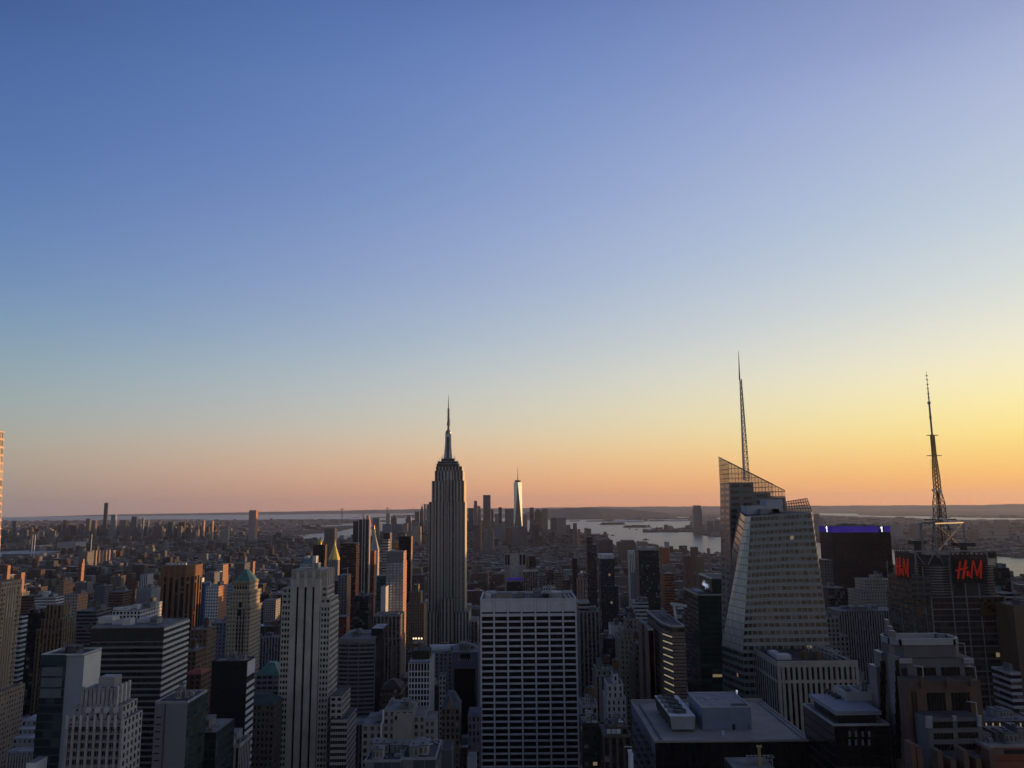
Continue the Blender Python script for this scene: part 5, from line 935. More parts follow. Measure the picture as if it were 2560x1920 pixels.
def brooklyn_side():
    rows = [  # name, label, cat, col, sty, Y, D, tiers, vb, kw; orange wall colours carry painted low sunlight
        ('apartment_tower', 'white window grid block with an orange striped flank; near the green copper roof', 'white', 'P', 1000, 30, [(516, 547, 1466)], 1555, dict(WX=.55, WY=.5)),
        ('glass_block', 'light blue glass block; squeezed between the white grid block and the copper roofed tower', (.30, .40, .52), 'b', 1060, 20, [(560, 582, 1464)], 1500, dict(WY=.3)),
        ('office_block', 'building wrapped in blue netting; behind the brown faceted tower', 'netblue', 'n', 1400, 40, [(478, 512, 1459)], 1500, {}), ('plant_hut', 'white roof hut; above the blue netting', 'white', 'n', 1420, 16, [(484, 502, 1446)], 1460, {}),
        ('apartment_tower', 'grey ribbed tower under a white rooftop box; beside the copper roofed tower', 'grey', 'v', 1600, 30, [(512, 550, 1431)], 1480, dict(WX=.4)), ('office_tower', 'white and dark banded block with a lit end; beyond the copper roofed tower', 'white', 'b', 1900, 40, [(542, 571, 1412)], 1450, dict(WY=.6)),
        ('apartment_tower', 'grey apartment slab; behind the copper roofed tower', 'mid', 'p', 2000, 40, [(588, 625, 1408)], 1425, {}), ('brick_building', 'bright orange sunlit brick tower; behind the copper roof', (.40, .19, .11), 'p', 1900, 30, [(627, 638, 1404)], 1430, {}),
        ('office_block', 'white ribbed office block; left beside the brown faceted tower', 'white', 'v', 1500, 30, [(351, 384, 1436)], 1470, dict(WX=.5)), ('apartment_tower', 'brown apartment tower with a flat cap; near the white ribbed block', 'brown', 'p', 1500, 30, [(320, 341, 1434)], 1480, {}),
        ('office_block', 'concrete block with a dark recessed bay; below the white ribbed block', 'grey', 'n', 1200, 30, [(342, 379, 1472)], 1510, {}), ('apartment_tower', 'brown banded apartment block with a pale roof slab; beyond the dark glass slab', 'brown', 'b', 1150, 26, [(273, 308, 1480)], 1530, dict(WY=.4)),
        ('apartment_tower', 'dark apartment block with a bright cornice; beyond the pinnacled tower', 'mid', 'p', 1250, 26, [(237, 262, 1466)], 1500, {}), ('brick_building', 'tan brick tower with a blazing orange flank; beyond the pinnacled tower', (.25, .2, .15), 'p', 1150, 28, [(139, 160, 1463), (147, 160, 1452, 4, 22)], 1500, dict(WX=.3)),
        ('apartment_tower', 'grey block with an orange lit end bay; behind the pinnacled tower', 'stone', 'p', 1000, 24, [(161, 195, 1486)], 1530, {}), ('office_block', 'white ribbed block with a drum on its roof; behind the pinnacled tower', 'white', 'b', 1050, 30, [(87, 139, 1494)], 1525, dict(WY=.45)),
        ('apartment_tower', 'brick apartment block; between the gothic tower and the white ribbed block with the drum', 'brown', 'b', 1080, 30, [(54, 86, 1490)], 1540, dict(WY=.4)), ('apartment_tower', 'grey brick block with banded balconies; behind the dark glass slab', 'mid', 'b', 850, 30, [(192, 243, 1527)], 1600, dict(WY=.45)),
        ('office_building', 'white low building with big roof units; behind the dark glass slab', 'white', 'P', 750, 30, [(281, 352, 1527)], 1560, {}), ('office_building', 'pale stepped block; between the white low building and the brown faceted tower', 'pale', 'P', 820, 24, [(350, 380, 1510)], 1560, dict(WX=.35)),
        ('loft_building', 'old brown brick hotel block; beside the dark glass slab', (.16, .12, .085), 'p', 680, 22, [(476, 518, 1574)], 1640, dict(WX=.35)), ('office_tower', 'blue grey stone block; between the brown brick hotel and the copper roofed tower', 'bluegrey', 'p', 820, 26, [(521, 566, 1557)], 1650, dict(WX=.4)),
        ('loft_building', 'brown loft block; under the old brown brick hotel', 'brown', 'p', 640, 20, [(459, 490, 1628)], 1700, {}), ('stone_building', 'grey colonnaded block; between the copper roofed tower and the cream art deco tower', 'grey', 'v', 900, 20, [(651, 702, 1594)], 1650, dict(WX=.5)),
        ('office_tower', 'pale stone tower with rows of small windows; behind the brown stepped fringe of roofs', 'stone', 'p', 1350, 26, [(660, 690, 1500)], 1560, {}), ('apartment_tower', 'brown tower lit orange; beyond the pinnacled tower on the east side', 'orange', 'p', 1700, 24, [(42, 63, 1432)], 1450, {}),
        ('apartment_tower', 'brick slab with an orange corner; past the terracotta skyscraper', (.16, .12, .11), 'p', 2000, 60, [(11, 27, 1414)], 1450, {}), ('apartment_tower', 'reddish apartment tower with a stepped lit top; over the low white roofs', (.20, .10, .075), 'p', 2300, 40, [(197, 212, 1408), (203, 212, 1398, 4, 30)], 1430, {}),
    ]
    for nm, lb, col, sty, Y, D, tr, vb, kw in rows:
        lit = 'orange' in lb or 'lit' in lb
        B = T(nm, lb, nm.replace('_', ' '), col, sty, Y, D, tr, vb=vb, bay=3.4, kw=kw, clut=1 if Y < 1300 and 'hut' not in nm else 0, seed=int(tr[0][0]), tank=Y < 1100 and 'office' not in nm, side=fac((.42, .23, .14), 'p', WX=.3, WY=.35) if lit else None, tot=Y >= 1500)  # lit towers get a flank colour with low orange sun painted in
        lb = lb.split(';')[0]
        if 'drum' in lb: c = at(116, 1490, Y + 10); mb = MB(); mb.cyl((c[0], Y + 10), 5, 5, B.z, zof(1478, 116, Y + 10), 14); mb.build('roof_drum', plain((.5, .53, .56)), B.root)
        if 'rooftop box' in lb: pent(B, 'rooftop_box', [(535, 551, 1428, 4, 10)], [WHT, WHT])
        if 'roof units' in lb: pent(B, 'roof_unit', [(283, 301, 1519, 6, 8), (312, 325, 1516, 8, 8), (330, 344, 1512, 10, 8), (293, 318, 1522, 4, 5)], [plain((.6, .62, .63)), ROOF['rl']])
    r = T('row_house', 'dark house under a red hipped roof; in the shadowed street near the zebra striped tower', 'house', 'brown', 'p', 600, 20, [(459, 503, 1686)], vb=1760); hip(r, 1671, plain((.28, .08, .05)), .4, .2)
    B = T('office_tower', 'grey office block with a green copper hipped roof; close beside the cream art deco tower', 'office block', (.2, .21, .24), 'b', 640, 22, [(641, 697, 1687)], vb=1745, fl=4, kw=dict(WX=.8, WY=.5)); hip(B, 1654, TEAL, .3, .3)
    B = T('loft_building', 'dark brick block with a peaked slate roof; below the green copper hipped roof', 'loft building', (.12, .105, .09), 'p', 520, 18, [(600, 686, 1762)], bay=2.8, kw=dict(WX=.4)); hip(B, 1733, plain((.05, .075, .08)), .5, .2)
    # slender towers across the river
    far = [('dark slender tower soaring over the borough skyline', 'dark', 6900, [(257, 270.5, 1318, -3, 26), (261, 271.5, 1257, 0, 20)]), ('dark twin slab, broader half; of the pair before the slender tower', 'mid', 6800, [(215.5, 229.5, 1296.5)]), ('brownish twin slab, narrower half; behind the broader slab', (.2, .17, .16), 6850, [(230.5, 244, 1301)]), ('pale blue glass tower; right behind the dark slender tower', (.30, .34, .40), 7000, [(278, 293.5, 1286)]),
           ('dark blue tower standing alone at the east end of the borough skyline', 'blue', 7200, [(32, 46, 1301.5)]), ('dark thin tower; between the lone blue tower and the twin slabs', 'dark', 6800, [(159, 168.5, 1300)]), ('short dark tower; against the dark thin tower', 'blue', 6700, [(149, 156, 1315)]), ('dark broad tower; just before the twin slabs', 'dark', 6700, [(178, 197.5, 1313.5)]), ('brown apartment tower; beyond the pale blue glass tower', (.2, .17, .17), 7000, [(301, 318, 1300)]),
           ('blue glass tower with a crown; beyond the brown apartment tower', (.07, .11, .17), 7000, [(329, 345.5, 1291)]), ('grey thin tower; first after the crowned blue glass tower', 'grey', 7000, [(355.5, 362, 1294)]), ('grey thinner tower; second after the crowned blue glass tower', 'grey', 7050, [(368.5, 374, 1301)]), ('wide dark brown tower block; over the housing slabs', (.13, .10, .10), 6000, [(382, 410, 1316)]), ('greenish glass tower; next to the wide dark brown block', 'teal', 6300, [(420, 436, 1305)]), ('tan tower with a lit side; over the east river projects', 'tan', 6300, [(506, 513.5, 1301)]), ('grey tower with a glowing orange side; over the east river projects', 'grey', 6000, [(528, 535, 1302)]), ('trio of joined grey slabs; near the tall white waterfront tower', 'stone', 5600, [(554, 575, 1316)]), ('black narrow office slab; close under the dark slender tower', 'black', 6750, [(243, 252, 1318)])]
    for lb, col, Y, tr in far: T('residential_tower', lb, 'tower', col, 'g' if col in ('dark', 'blue') else 'p', Y, 32, tr, vb=1340, bay=5, fl=4, side=fac((.5, .3, .2), 'p') if 'lit' in lb or 'orange' in lb else None, kw=dict(WX=.6, WY=.5), tot=True)  # warm side colour paints sunlight on the lit and orange towers
    T('residential_tower', 'tall pale zigzag patterned waterfront tower; far beyond the copper roofed tower', 'tower', (.34, .33, .34), 'p', 5300, 40, [(623, 640.5, 1275.5)], vb=1348, bay=5, fl=4, kw=dict(WX=.5, WY=.5), side=plain((.45, .22, .13)))
    T('apartment_tower', 'solid brown apartment monolith; in front of the far inlet', 'tower', (.15, .13, .135), 'v', 3600, 50, [(811, 837, 1320.5)], vb=1360, bay=5)
    for i in range(6): T('housing_tower', 'pale housing slab, %s of the row lit along the riverfront; above the white roofs' % ('first', 'second', 'third', 'fourth', 'fifth', 'sixth')[i], 'housing slab', (.30, .285, .24), 'p', 3300 + 30 * i, 40, [(229 + i * 8.3, 235.5 + i * 8.3, 1376 - (i > 3) * 1.5)], vb=1400, side=plain((.36, .24, .16)), group='riverfront housing slabs', tot=True)  # side colour holds the painted evening sun of the row
    T('housing_tower', 'pale fluted housing block; in front of the lit riverfront row', 'housing slab', (.3, .29, .26), 'v', 3150, 50, [(198, 219, 1380)], vb=1400); T('warehouse', 'long grey warehouse; across the river before the twin slabs', 'warehouse', (.3, .31, .33), 'n', 5000, 120, [(143, 190, 1356)], vb=1364); T('warehouse', 'wide low shed with a bright white roof; past the terracotta skyscraper', 'warehouse', 'mid', 'n', 3950, 260, [(5, 91, 1385)], vb=1390, roof='rl'); T('warehouse', 'small white roofed shed; behind the wide low shed', 'warehouse', 'mid', 'n', 4600, 150, [(73, 98, 1365)], vb=1368, roof='rl')
    for i, (px, a, b) in enumerate(((82.5, 1336, 1362), (88.8, 1336, 1362), (230, 1335, 1362))):
        t = at(px, a, 3700); mb = MB(); mb.cyl((t[0], 3700), 2.2, 1.7, GZ - 2, t[2], 8); tag(mb.build('chimney_stack', plain('white')), ('white power station chimney stack, one of the close pair', 'white power station chimney stack, one of the close pair', 'single pale chimney stack standing before the twin slabs')[i], 'chimney', 'power station chimneys' if i < 2 else None)

def downtown():
    rows = [('striped grey tower; at the east end of downtown above the campanile', 'grey', 5000, [(931, 951, 1295)]), ('thin pale tower; in front of the far bridge tower', (.36, .33, .31), 5900, [(965, 975.5, 1284)]), ('dark pointed block; beside the thin pale tower', 'mid', 5950, [(977.6, 993.5, 1294), (982, 990, 1288, 4, 20)]), ('grey flat block; under the thin pale tower', 'bluegrey', 5500, [(956, 980, 1310)]), ('wide blue grey block; under the dark pointed block', 'bluegrey', 5600, [(983, 1007, 1310)]), ('pyramid topped brown tower; between the dark pointed block and the curved metal towers', (.2, .16, .15), 6100, [(1014, 1029, 1296), (1017, 1028, 1290, 6, 24)]),
            ('civic tower glowing orange on its flank; in front of the brown pyramid tower', (.3, .27, .25), 5500, [(1008, 1021, 1308)]), ('mid grey slab; between the civic tower and the needle crowned tower', 'grey', 5900, [(1029, 1046, 1304)]), ('dark flat office tower; beside the needle crowned tower', 'mid', 6300, [(1037, 1050, 1278.5)]), ('dark tower narrowing to a small needle; next to the twin curved metal towers', 'dark', 6200, [(1050, 1059, 1276), (1052.5, 1058, 1268, 3, 20)]), ('pale apartment pair; at the foot of the curved metal towers', (.34, .33, .33), 4800, [(1029, 1042, 1317), (1043, 1053.5, 1316)]),
            ('silver rippled metal tower, first half; beside the tallest grey tower', (.36, .35, .36), 5700, [(1059.5, 1064.5, 1260)]), ('silver rippled metal tower, second half; beside the tallest grey tower', (.36, .35, .36), 5710, [(1066, 1074, 1260.6)]),
            ('black topped office tower; just past the tallest grey tower', 'dark', 6300, [(1170, 1184, 1270)]), ('pale old tower with a stepped top; first of the downtown peaks', (.22, .215, .22), 6000, [(1184, 1194, 1262), (1185, 1193, 1252, 4, 24)]), ('stepped dark tower; leaning against the pale old tower', (.18, .18, .19), 6050, [(1192.8, 1203, 1272), (1194, 1201, 1265, 3, 24)]), ('tall striped bank tower; highest between the grey tower and the tapering glass one', (.17, .165, .175), 5500, [(1207.7, 1226.5, 1237.5)]), ('brown slim block; against the tall striped bank tower', (.16, .14, .14), 5700, [(1227, 1234, 1273.5)]), ('short grey slab; between the brown slim block and the dark square tower', 'grey', 5900, [(1236.7, 1246, 1284)]), ('dark square tower; midway to the tapering glass one', 'dark', 6000, [(1246, 1254.7, 1268)]), ('broad dark office tower; at the foot of the tapering glass one', 'mid', 5700, [(1262.4, 1284, 1272)]),
            ('dark low tower; half hidden behind the tapering glass one', 'mid', 5900, [(1302, 1318, 1287)]), ('slim dark tower; first beyond the tapering glass one', 'dark', 6000, [(1324, 1334, 1268.6)]), ('domed brown tower; between the slim dark tower and the flat tan tower', (.17, .14, .13), 6100, [(1336, 1354, 1279), (1339, 1351, 1275, 4, 24)]), ('flat tan tower; last of the tall downtown row', (.21, .18, .16), 6000, [(1354, 1369, 1271.5)]), ('chamfered grey office tower; standing before the bay', (.17, .16, .17), 5400, [(1375.5, 1393, 1297), (1378, 1393, 1294, 4, 40)]), ('flat topped grey office tower with a bright edge; standing before the bay', (.22, .215, .22), 5350, [(1391.5, 1414.5, 1294)]),
            ('stepped brown block; below the bay and the flat topped grey tower', (.16, .14, .14), 5200, [(1415, 1426, 1312)]), ('round ended brown tower; alone against the bay', (.17, .145, .14), 4600, [(1432, 1442, 1308)]), ('orange sunlit brick tower; beside the round ended one', (.36, .2, .14), 4400, [(1443, 1451, 1323)]), ('teal glass block with a slanting roof; below the tapering glass tower', (.12, .15, .165), 4700, [(1281, 1315, 1316)]), ('dark windowless tower; beside the tallest grey tower', (.13, .11, .115), 4000, [(1183, 1203, 1311)]), ('grey low slab; under the tall striped bank tower', 'grey', 4200, [(1208, 1234, 1323)]), ('blue grey low slab; under the dark square tower', 'bluegrey', 4800, [(1234, 1261, 1312)]), ('dark block; under the slim dark tower beyond the tapering glass', 'dark', 4600, [(1333, 1347, 1311)]), ('brown block; behind the teal glass block', 'brown', 4900, [(1262, 1281, 1318)])]  # orange tower has low sun painted into its wall colour
    for lb, col, Y, tr in rows:
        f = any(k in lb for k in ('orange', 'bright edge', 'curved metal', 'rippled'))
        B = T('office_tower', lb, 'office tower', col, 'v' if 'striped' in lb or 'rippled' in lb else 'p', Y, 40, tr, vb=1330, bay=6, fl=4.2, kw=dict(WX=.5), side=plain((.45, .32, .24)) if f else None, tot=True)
        lb = lb.split(';')[0]
        if 'needle' in lb: mb = MB(); x = (B.x0 + B.x1) / 2; mb.cyl((x, Y + 12), 5, .4, B.z, B.z + 28, 6); mb.build('spire', DKMETAL, B.root)
        if 'domed' in lb: mb = MB(); x = (B.x0 + B.x1) / 2; mb.cyl((x, Y + 22), 17, 12, B.z, B.z + 6, 14); mb.cyl((x, Y + 22), 12, 2, B.z + 6, B.z + 12, 14); mb.build('dome', plain((.12, .15, .15)), B.root)
        if 'pyramid topped' in lb: hip(B, 1287, plain((.2, .16, .15)))
    T('residential_tower', 'tall lone tower standing across the bay by the curving shoreline', 'tower', (.15, .16, .19), 'g', 6650, 46, [(1733, 1754, 1272, 0, 46), (1734, 1752, 1263.5, 3, 38)], vb=1335, bay=6, kw=dict(glass=(.08, .09, .12)))
    for lb, col, Y, tr in [('brown apartment tower; behind the black slab with numeral signs', (.19, .17, .17), 6200, [(2034, 2048, 1284)]), ('grey apartment tower; beside the brown one over the river', 'grey', 6300, [(2049, 2060, 1294)]), ('white framed grey block; just beyond the black slab with numeral signs', (.3, .3, .33), 5200, [(2226, 2256, 1317)]), ('pale low apartment block; under the white framed grey block', 'grey', 5000, [(2233, 2258, 1340)]), ('dark apartment block; between the white framed block and the antenna mast', 'mid', 5600, [(2272, 2302, 1309)]), ('pair of grey slabs; far across the river, nearer one', (.2, .19, .2), 7600, [(2447, 2470, 1303)]), ('cluster of grey slabs; far across the river, farther one', (.21, .2, .21), 7800, [(2484, 2521, 1299)]), ('white river terminal block; at the picture edge over the river', 'pale', 4700, [(2513, 2545, 1356)]), ('grey river terminal block with a round top; at the very picture edge over the river', (.3, .3, .33), 4600, [(2548, 2575, 1341)]), ('low grey block; on the far bank by the lone bay tower', 'mid', 6500, [(1767, 1782, 1303)]), ('brown low block; on the far bank behind the lone bay tower', (.2, .18, .18), 6900, [(1784, 1798, 1301)]), ('pale bank side block; on the far bank at the glass skyscraper', (.28, .27, .27), 6300, [(1776, 1800, 1331)])]:
        T('apartment_tower', lb, 'apartment tower', col, 'p', Y, 40, tr, vb=1345, bay=6, fl=4.2, tot=True)

def chelsea_side():
    rows = [('apartment_tower', 'dark ribbed tower with a slim raised core; before the bay', (.06, .06, .07), 'b', 1450, 26, [(1467, 1490.5, 1362), (1466, 1481.5, 1343, 3, 18)], 1500, dict(WY=.5, glass=(.012, .013, .017)), (.22, .15, .12)), ('apartment_tower', 'dark blue glass tower under a blank white top panel', (.055, .065, .085), 'g', 1250, 30, [(1499.5, 1545, 1466, -3, 34), (1495.5, 1535, 1397, 0, 28)], 1600, dict(glass=(.015, .022, .035), Blind=(.06, .07, .1), BlindShare=.35, Lit=.015), None),
            ('office_tower', 'white ribbed slim tower; beside the checkered glass tower', 'white', 'V', 1350, 20, [(1568.5, 1591, 1386)], 1480, dict(WX=.4, glass=(.03, .03, .04)), None), ('office_block', 'grey topped dark block; at the foot of the white ribbed slim tower', (.16, .17, .2), 'n', 1300, 18, [(1578, 1596, 1432)], 1500, {}, None), ('apartment_tower', 'checkered black and silver glass tower; seen over the banded corner tower', (.035, .04, .042), 'p', 1100, 34, [(1596, 1646.5, 1376)], 1550, dict(WX=.62, WY=.5, glass=(.008, .009, .011), Blind=(.26, .28, .29), BlindShare=.22), (.2, .17, .15)),
            ('office_block', 'orange brown banded brick block; beside the checkered glass tower', (.21, .11, .065), 'b', 1150, 30, [(1660, 1685, 1434)], 1520, dict(WY=.45), (.24, .14, .09)), ('office_block', 'white banded office block with a blank top; below the checkered glass tower', (.42, .45, .48), 'b', 800, 26, [(1583, 1621, 1506)], 1590, dict(WY=.42), (.35, .36, .38)), ('stone_tower', 'slim tan tower with a white domed lantern; behind the broad pale slab', (.25, .21, .17), 'v', 1050, 16, [(1441, 1464, 1447), (1446, 1461, 1438, 2, 12)], 1510, dict(WX=.3), None), ('apartment_tower', 'near black brown tower; beside the slim tan tower with the lantern', (.045, .035, .035), 'p', 1150, 24, [(1429, 1443, 1396)], 1510, {}, None),
            ('warehouse', 'huge brown stepped warehouse; on the river edge before the bay', (.13, .11, .105), 'b', 3300, 120, [(1489, 1532, 1350), (1500, 1524, 1346, 20, 80)], 1385, dict(WY=.4), None), ('warehouse', 'long brown block with a cluttered roof line; before the bay', (.14, .115, .105), 'p', 3200, 120, [(1544, 1590, 1356), (1551, 1586, 1351, 10, 80)], 1385, {}, None), ('warehouse', 'tan wedge roofed building; right before the bay', (.24, .215, .16), 'n', 2950, 90, [(1591, 1620, 1355), (1620, 1642, 1361)], 1378, {}, None), ('brick_building', 'bright orange brick block; beside the checkered glass tower and the bay', (.36, .12, .05), 'p', 2600, 60, [(1648, 1673, 1370)], 1390, {}, None), ('plant_hut', 'pale greenish roof block; above the bright orange brick block', (.36, .38, .35), 'n', 2700, 30, [(1660.5, 1673, 1355)], 1370, {}, None),
            ('apartment_tower', 'brown brick tower, nearest of three by the river; left of the glass skyscraper', (.17, .115, .095), 'p', 2450, 30, [(1705, 1716, 1368)], 1400, {}, None), ('apartment_tower', 'dark red brick tower; second of three by the river', (.16, .095, .08), 'p', 2500, 36, [(1725, 1745, 1368)], 1400, {}, None), ('apartment_tower', 'thin grey tower; third of three by the river', (.25, .24, .23), 'p', 2500, 24, [(1767, 1775, 1371)], 1400, {}, None), ('apartment_tower', 'tan slab with a dark edge; low before the river by the glass skyscraper', (.24, .185, .13), 'p', 1750, 24, [(1737, 1760, 1391)], 1440, {}, None), ('apartment_tower', 'reddish slab; beside the tan slab with a dark edge', (.2, .13, .115), 'p', 1800, 24, [(1706, 1730, 1389)], 1440, {}, None),
            ('office_tower', 'black tower with slender white ribs and a white cap; behind the broad pale slab', (.5, .49, .47), 'V', 1350, 26, [(1308, 1344, 1429)], 1480, dict(WX=.82, glass=(.014, .012, .016)), None), ('office_tower', 'grey block with a pale middle panel over a purple lit terrace', (.22, .24, .28), 'n', 1400, 26, [(1267, 1313, 1450, -4, 30), (1261, 1315, 1385, 0, 24)], 1480, {}, None), ('brick_building', 'small sunlit orange building; behind the black tower with white ribs', (.42, .22, .13), 'p', 1700, 24, [(1305, 1320, 1391)], 1425, {}, None), ('office_block', 'dark slate block; beside the small sunlit orange building', 'dark', 'g', 1680, 24, [(1321, 1339, 1390)], 1440, {}, None),  # small orange building: sunlight is painted into its wall colour
            ('loft_building', 'grey stone loft with arched top windows; next to the black tower with white ribs', 'grey', 'P', 1250, 24, [(1346, 1363, 1438)], 1480, {}, None), ('loft_building', 'dark brown loft tower; between the grey stone loft and the tan balcony block', (.13, .10, .09), 'p', 1220, 24, [(1365, 1383, 1424)], 1470, {}, None), ('apartment_tower', 'tan block with striped balconies; behind the broad pale slab', (.27, .215, .175), 'b', 1200, 26, [(1385, 1407, 1431)], 1480, dict(WY=.4), None), ('office_building', 'pale stepped roof pavilion; peeking over the broad pale slab', 'pale', 'P', 1000, 20, [(1356, 1390, 1469), (1368, 1380, 1464, 4, 8)], 1485, {}, None),
            ('office_tower', 'grey ribbed tower with a dotted corner; pressed against the broad pale slab', (.26, .25, .235), 'v', 680, 30, [(1441, 1498, 1530)], 1680, dict(WX=.55), None), ('roof_tower', 'pale banded plant storey; on the grey ribbed tower', (.4, .38, .34), 'b', 690, 20, [(1441, 1473, 1507)], 1530, {}, None), ('glass_block', 'dark blue glass block under a curved parapet; behind the cream stepped tower', (.03, .045, .07), 'g', 690, 24, [(1500, 1538, 1598)], 1680, dict(glass=(.012, .02, .035)), None), ('office_block', 'low white ribbed hall roof; above the dark blue glass block', 'pale', 'n', 760, 24, [(1521, 1560, 1564)], 1585, {}, None),
            ('stone_tower', 'cream stepped masonry tower; beside the banded corner tower', (.31, .27, .21), 'p', 640, 24, [(1537, 1603, 1600, -3, 34), (1546, 1600, 1578, 0, 28), (1559, 1592.5, 1549, 6, 14)], 1745, dict(WX=.36, WY=.45), None), ('stone_tower', 'dark stepped masonry tower with a white top; in front of the cream stepped tower', (.15, .13, .11), 'p', 560, 24, [(1572, 1612, 1640), (1580, 1611, 1613, 3, 16)], 1745, dict(WX=.36, WY=.45), None), ('stone_tower', 'weathered cream tower with flat piers; behind the white stepped tower', (.28, .26, .225), 'v', 540, 22, [(1480, 1538, 1690), (1484, 1532, 1677, 2, 18)], 1770, dict(WX=.3), None), ('stone_tower', 'white stepped art deco tower; between the broad pale slab and the flat cooling tower roof', (.42, .42, .42), 'P', 480, 20, [(1507, 1565, 1748), (1510, 1558, 1713, 2, 16), (1527, 1545, 1688, 5, 10)], 1800, dict(WX=.34, WY=.6), None),
            ('loft_building', 'grey loft with three rows of arched windows; against the broad pale slab', (.26, .255, .25), 'P', 430, 16, [(1447, 1494, 1767)], 1815, dict(WX=.5, WY=.62), None), ('office_block', 'black low block with glowing windows; at the bottom beside the broad pale slab', (.03, .03, .03), 'p', 380, 16, [(1447, 1496, 1812)], 1920, dict(WX=.5, WY=.4, Lit=.05), None), ('stone_building', 'dark classical block with three pale skylights; in front of the white stepped tower', (.09, .075, .06), 'v', 370, 22, [(1495, 1578, 1842), (1512, 1570, 1820, 4, 14)], 1920, dict(WX=.6), None), ('roof_tower', 'bright white corner tower with an aerial; at the bottom edge beside the lattice sided building', 'white', 'n', 330, 6, [(1570, 1583, 1890)], 1920, {}, None)]
    for nm, lb, col, sty, Y, D, tr, vb, kw, sd in rows:
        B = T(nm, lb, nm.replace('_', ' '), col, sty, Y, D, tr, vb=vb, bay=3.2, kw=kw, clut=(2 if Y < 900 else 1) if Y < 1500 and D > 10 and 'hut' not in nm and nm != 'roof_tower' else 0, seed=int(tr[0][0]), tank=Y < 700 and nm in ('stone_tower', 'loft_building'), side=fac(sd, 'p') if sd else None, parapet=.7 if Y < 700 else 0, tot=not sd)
        lb = lb.split(';')[0]
        if 'blank white top' in lb: mb = MB(); x0, x1, y0, y1, z = B.t[1]; mb.box(x0 - .3, x1 + .3, y0 - .3, y1, z, zof(1386, 1515, Y), mw=0, mr=0); mb.build('top_panel', plain((.5, .52, .56)), B.root)
        if 'checkered' in lb: pent(B, 'roof_cap', [(1600, 1641, 1368.5, 3, 26)], [plain((.32, .33, .33)), ROOF['rl']])
        if 'white cap' in lb: mb = MB(); mb.box(B.x0 - .5, B.x1 + .5, B.y0 - .5, B.y1 + .5, B.z, B.z + 2.5, mw=0, mr=1); mb.build('roof_cap', [plain('pale'), ROOF['rm']], B.root)
        if 'purple' in lb:
            x0, x1, y0, y1, z = B.t[0]; mb = MB(); mb.box(x0 + 1, x1 - 1, y0 + .5, y0 + 1.5, z + .05, z + 3, mw=0, mr=0); mb.build('light_strip', plain((.07, .03, .62), emit=.12), B.root); x0, x1, y0, y1, z = B.t[1]; mb = MB(); a, b = xof(1276, 1400, y0), xof(1297, 1400, y0); mb.box(a, b, y0 - .6, y0 - .02, B.t[0][4], z - 1, mw=0, mr=0); mb.build('pale_panel', plain((.30, .33, .37)), B.root); mb = MB()
            for l, rr in ((1263, 1267), (1269, 1274), (1299, 1304), (1307, 1313)): mb.box(xof(l, 1400, y0), xof(rr, 1400, y0), y0 - .12, y0 - .02, zof(1412, 1290, y0), z - 1.2, mw=0, mr=0)
            mb.build('window', plain('black', rough=.2), B.root); mb = MB(); x0, x1, y0, y1, z = B.t[0]; mb.box(x0 + .3, x1 - .3, y0 - .15, y0 - .02, GZ, z - 3, mw=0, mr=0, bay=3); mb.build('glass_front', fac((.04, .055, .06), 'g', glass=(.02, .03, .035)), B.root)
        if 'domed lantern' in lb: mb = MB(); x = (B.x0 + B.x1) / 2; mb.cyl((x, Y + 8), 2.6, 2.6, B.z, B.z + 2.5, 10); mb.cyl((x, Y + 8), 2.4, .6, B.z + 2.5, B.z + 5.2, 10); mb.build('domed_lantern', plain((.6, .62, .62)), B.root)
        if 'white ribbed slim' in lb: mb = MB(); mb.box(B.x0 + .3, B.x1 - .3, B.y0 + 1, B.y1 - 1, B.z, zof(1377, 1580, Y), mw=0, mr=0); mb.build('top_panel', plain((.5, .5, .5)), B.root)
        if 'with a white top' in lb: pent(B, 'roof_box', [(1598, 1611, 1597, 3, 8)], [plain('pale'), ROOF['rl']])
        if 'skylights' in lb:
            for l in (1517, 1529, 1541): a, b, z = span(l, l + 10, 1824, Y - .3); mb = MB(); mb.box(a, b, Y - .3, Y + .2, zof(1834, l, Y), z, mw=0, mr=0); mb.build('skylight', plain((.45, .5, .53), rough=.3), B.root)
        if lb.startswith('cream stepped'):
            lines_front(B, (1576,), 1556, 1566, 1.2, paneglass(), 'window', dy=-.1, t=2)
        if 'aerial' in lb: c = at(1580, 1888, Y + 3); mb = MB(); mb.bar((c[0], Y + 3, B.z), (c[0], Y + 3, at(1580, 1872, Y + 3)[2]), .2); mb.bar((c[0], Y + 3, at(1580, 1873, Y)[2]), (c[0] - 3, Y + 3, at(1580, 1872, Y)[2]), .3); mb.build('aerial', plain('pale'), B.root)
    # banded corner tower with glowing chamfer
    Y = 470; r = thing('office_tower', 'brown banded office tower with glowing strips down its chamfered corner', 'office tower', (xof(1670, 1700, Y), Y + 30, GZ)); z = zof(1567, 1695, Y); xa, xb, xc = xof(1656, 1567, Y + 12), xof(1680, 1567, Y), xof(1711, 1567, Y); D = 66; m = fac((.17, .13, .11), 'b', glass=(.022, .02, .02), WY=.58, Blind=(.08, .07, .06), BlindShare=.35, Rough=.08)
    pl = [(xb, Y), (xc, Y), (xc, Y + D), (xa, Y + D), (xa, Y + 12)]; mb = MB(); mb.prism(pl, GZ - 3, z, mw=0, mr=1, bay=3.4, fl=3.9); mb.build('wall', [m, ROOF['rd']], r); HEROES.append(('brown banded corner tower', xa, xc, Y, Y + D, z, 1735)); mb = MB(); gl = MB(); d = Vector((xb - xa, -12)).normalized(); nn = (d.y, -d.x); wl = math.hypot(xb - xa, 12)
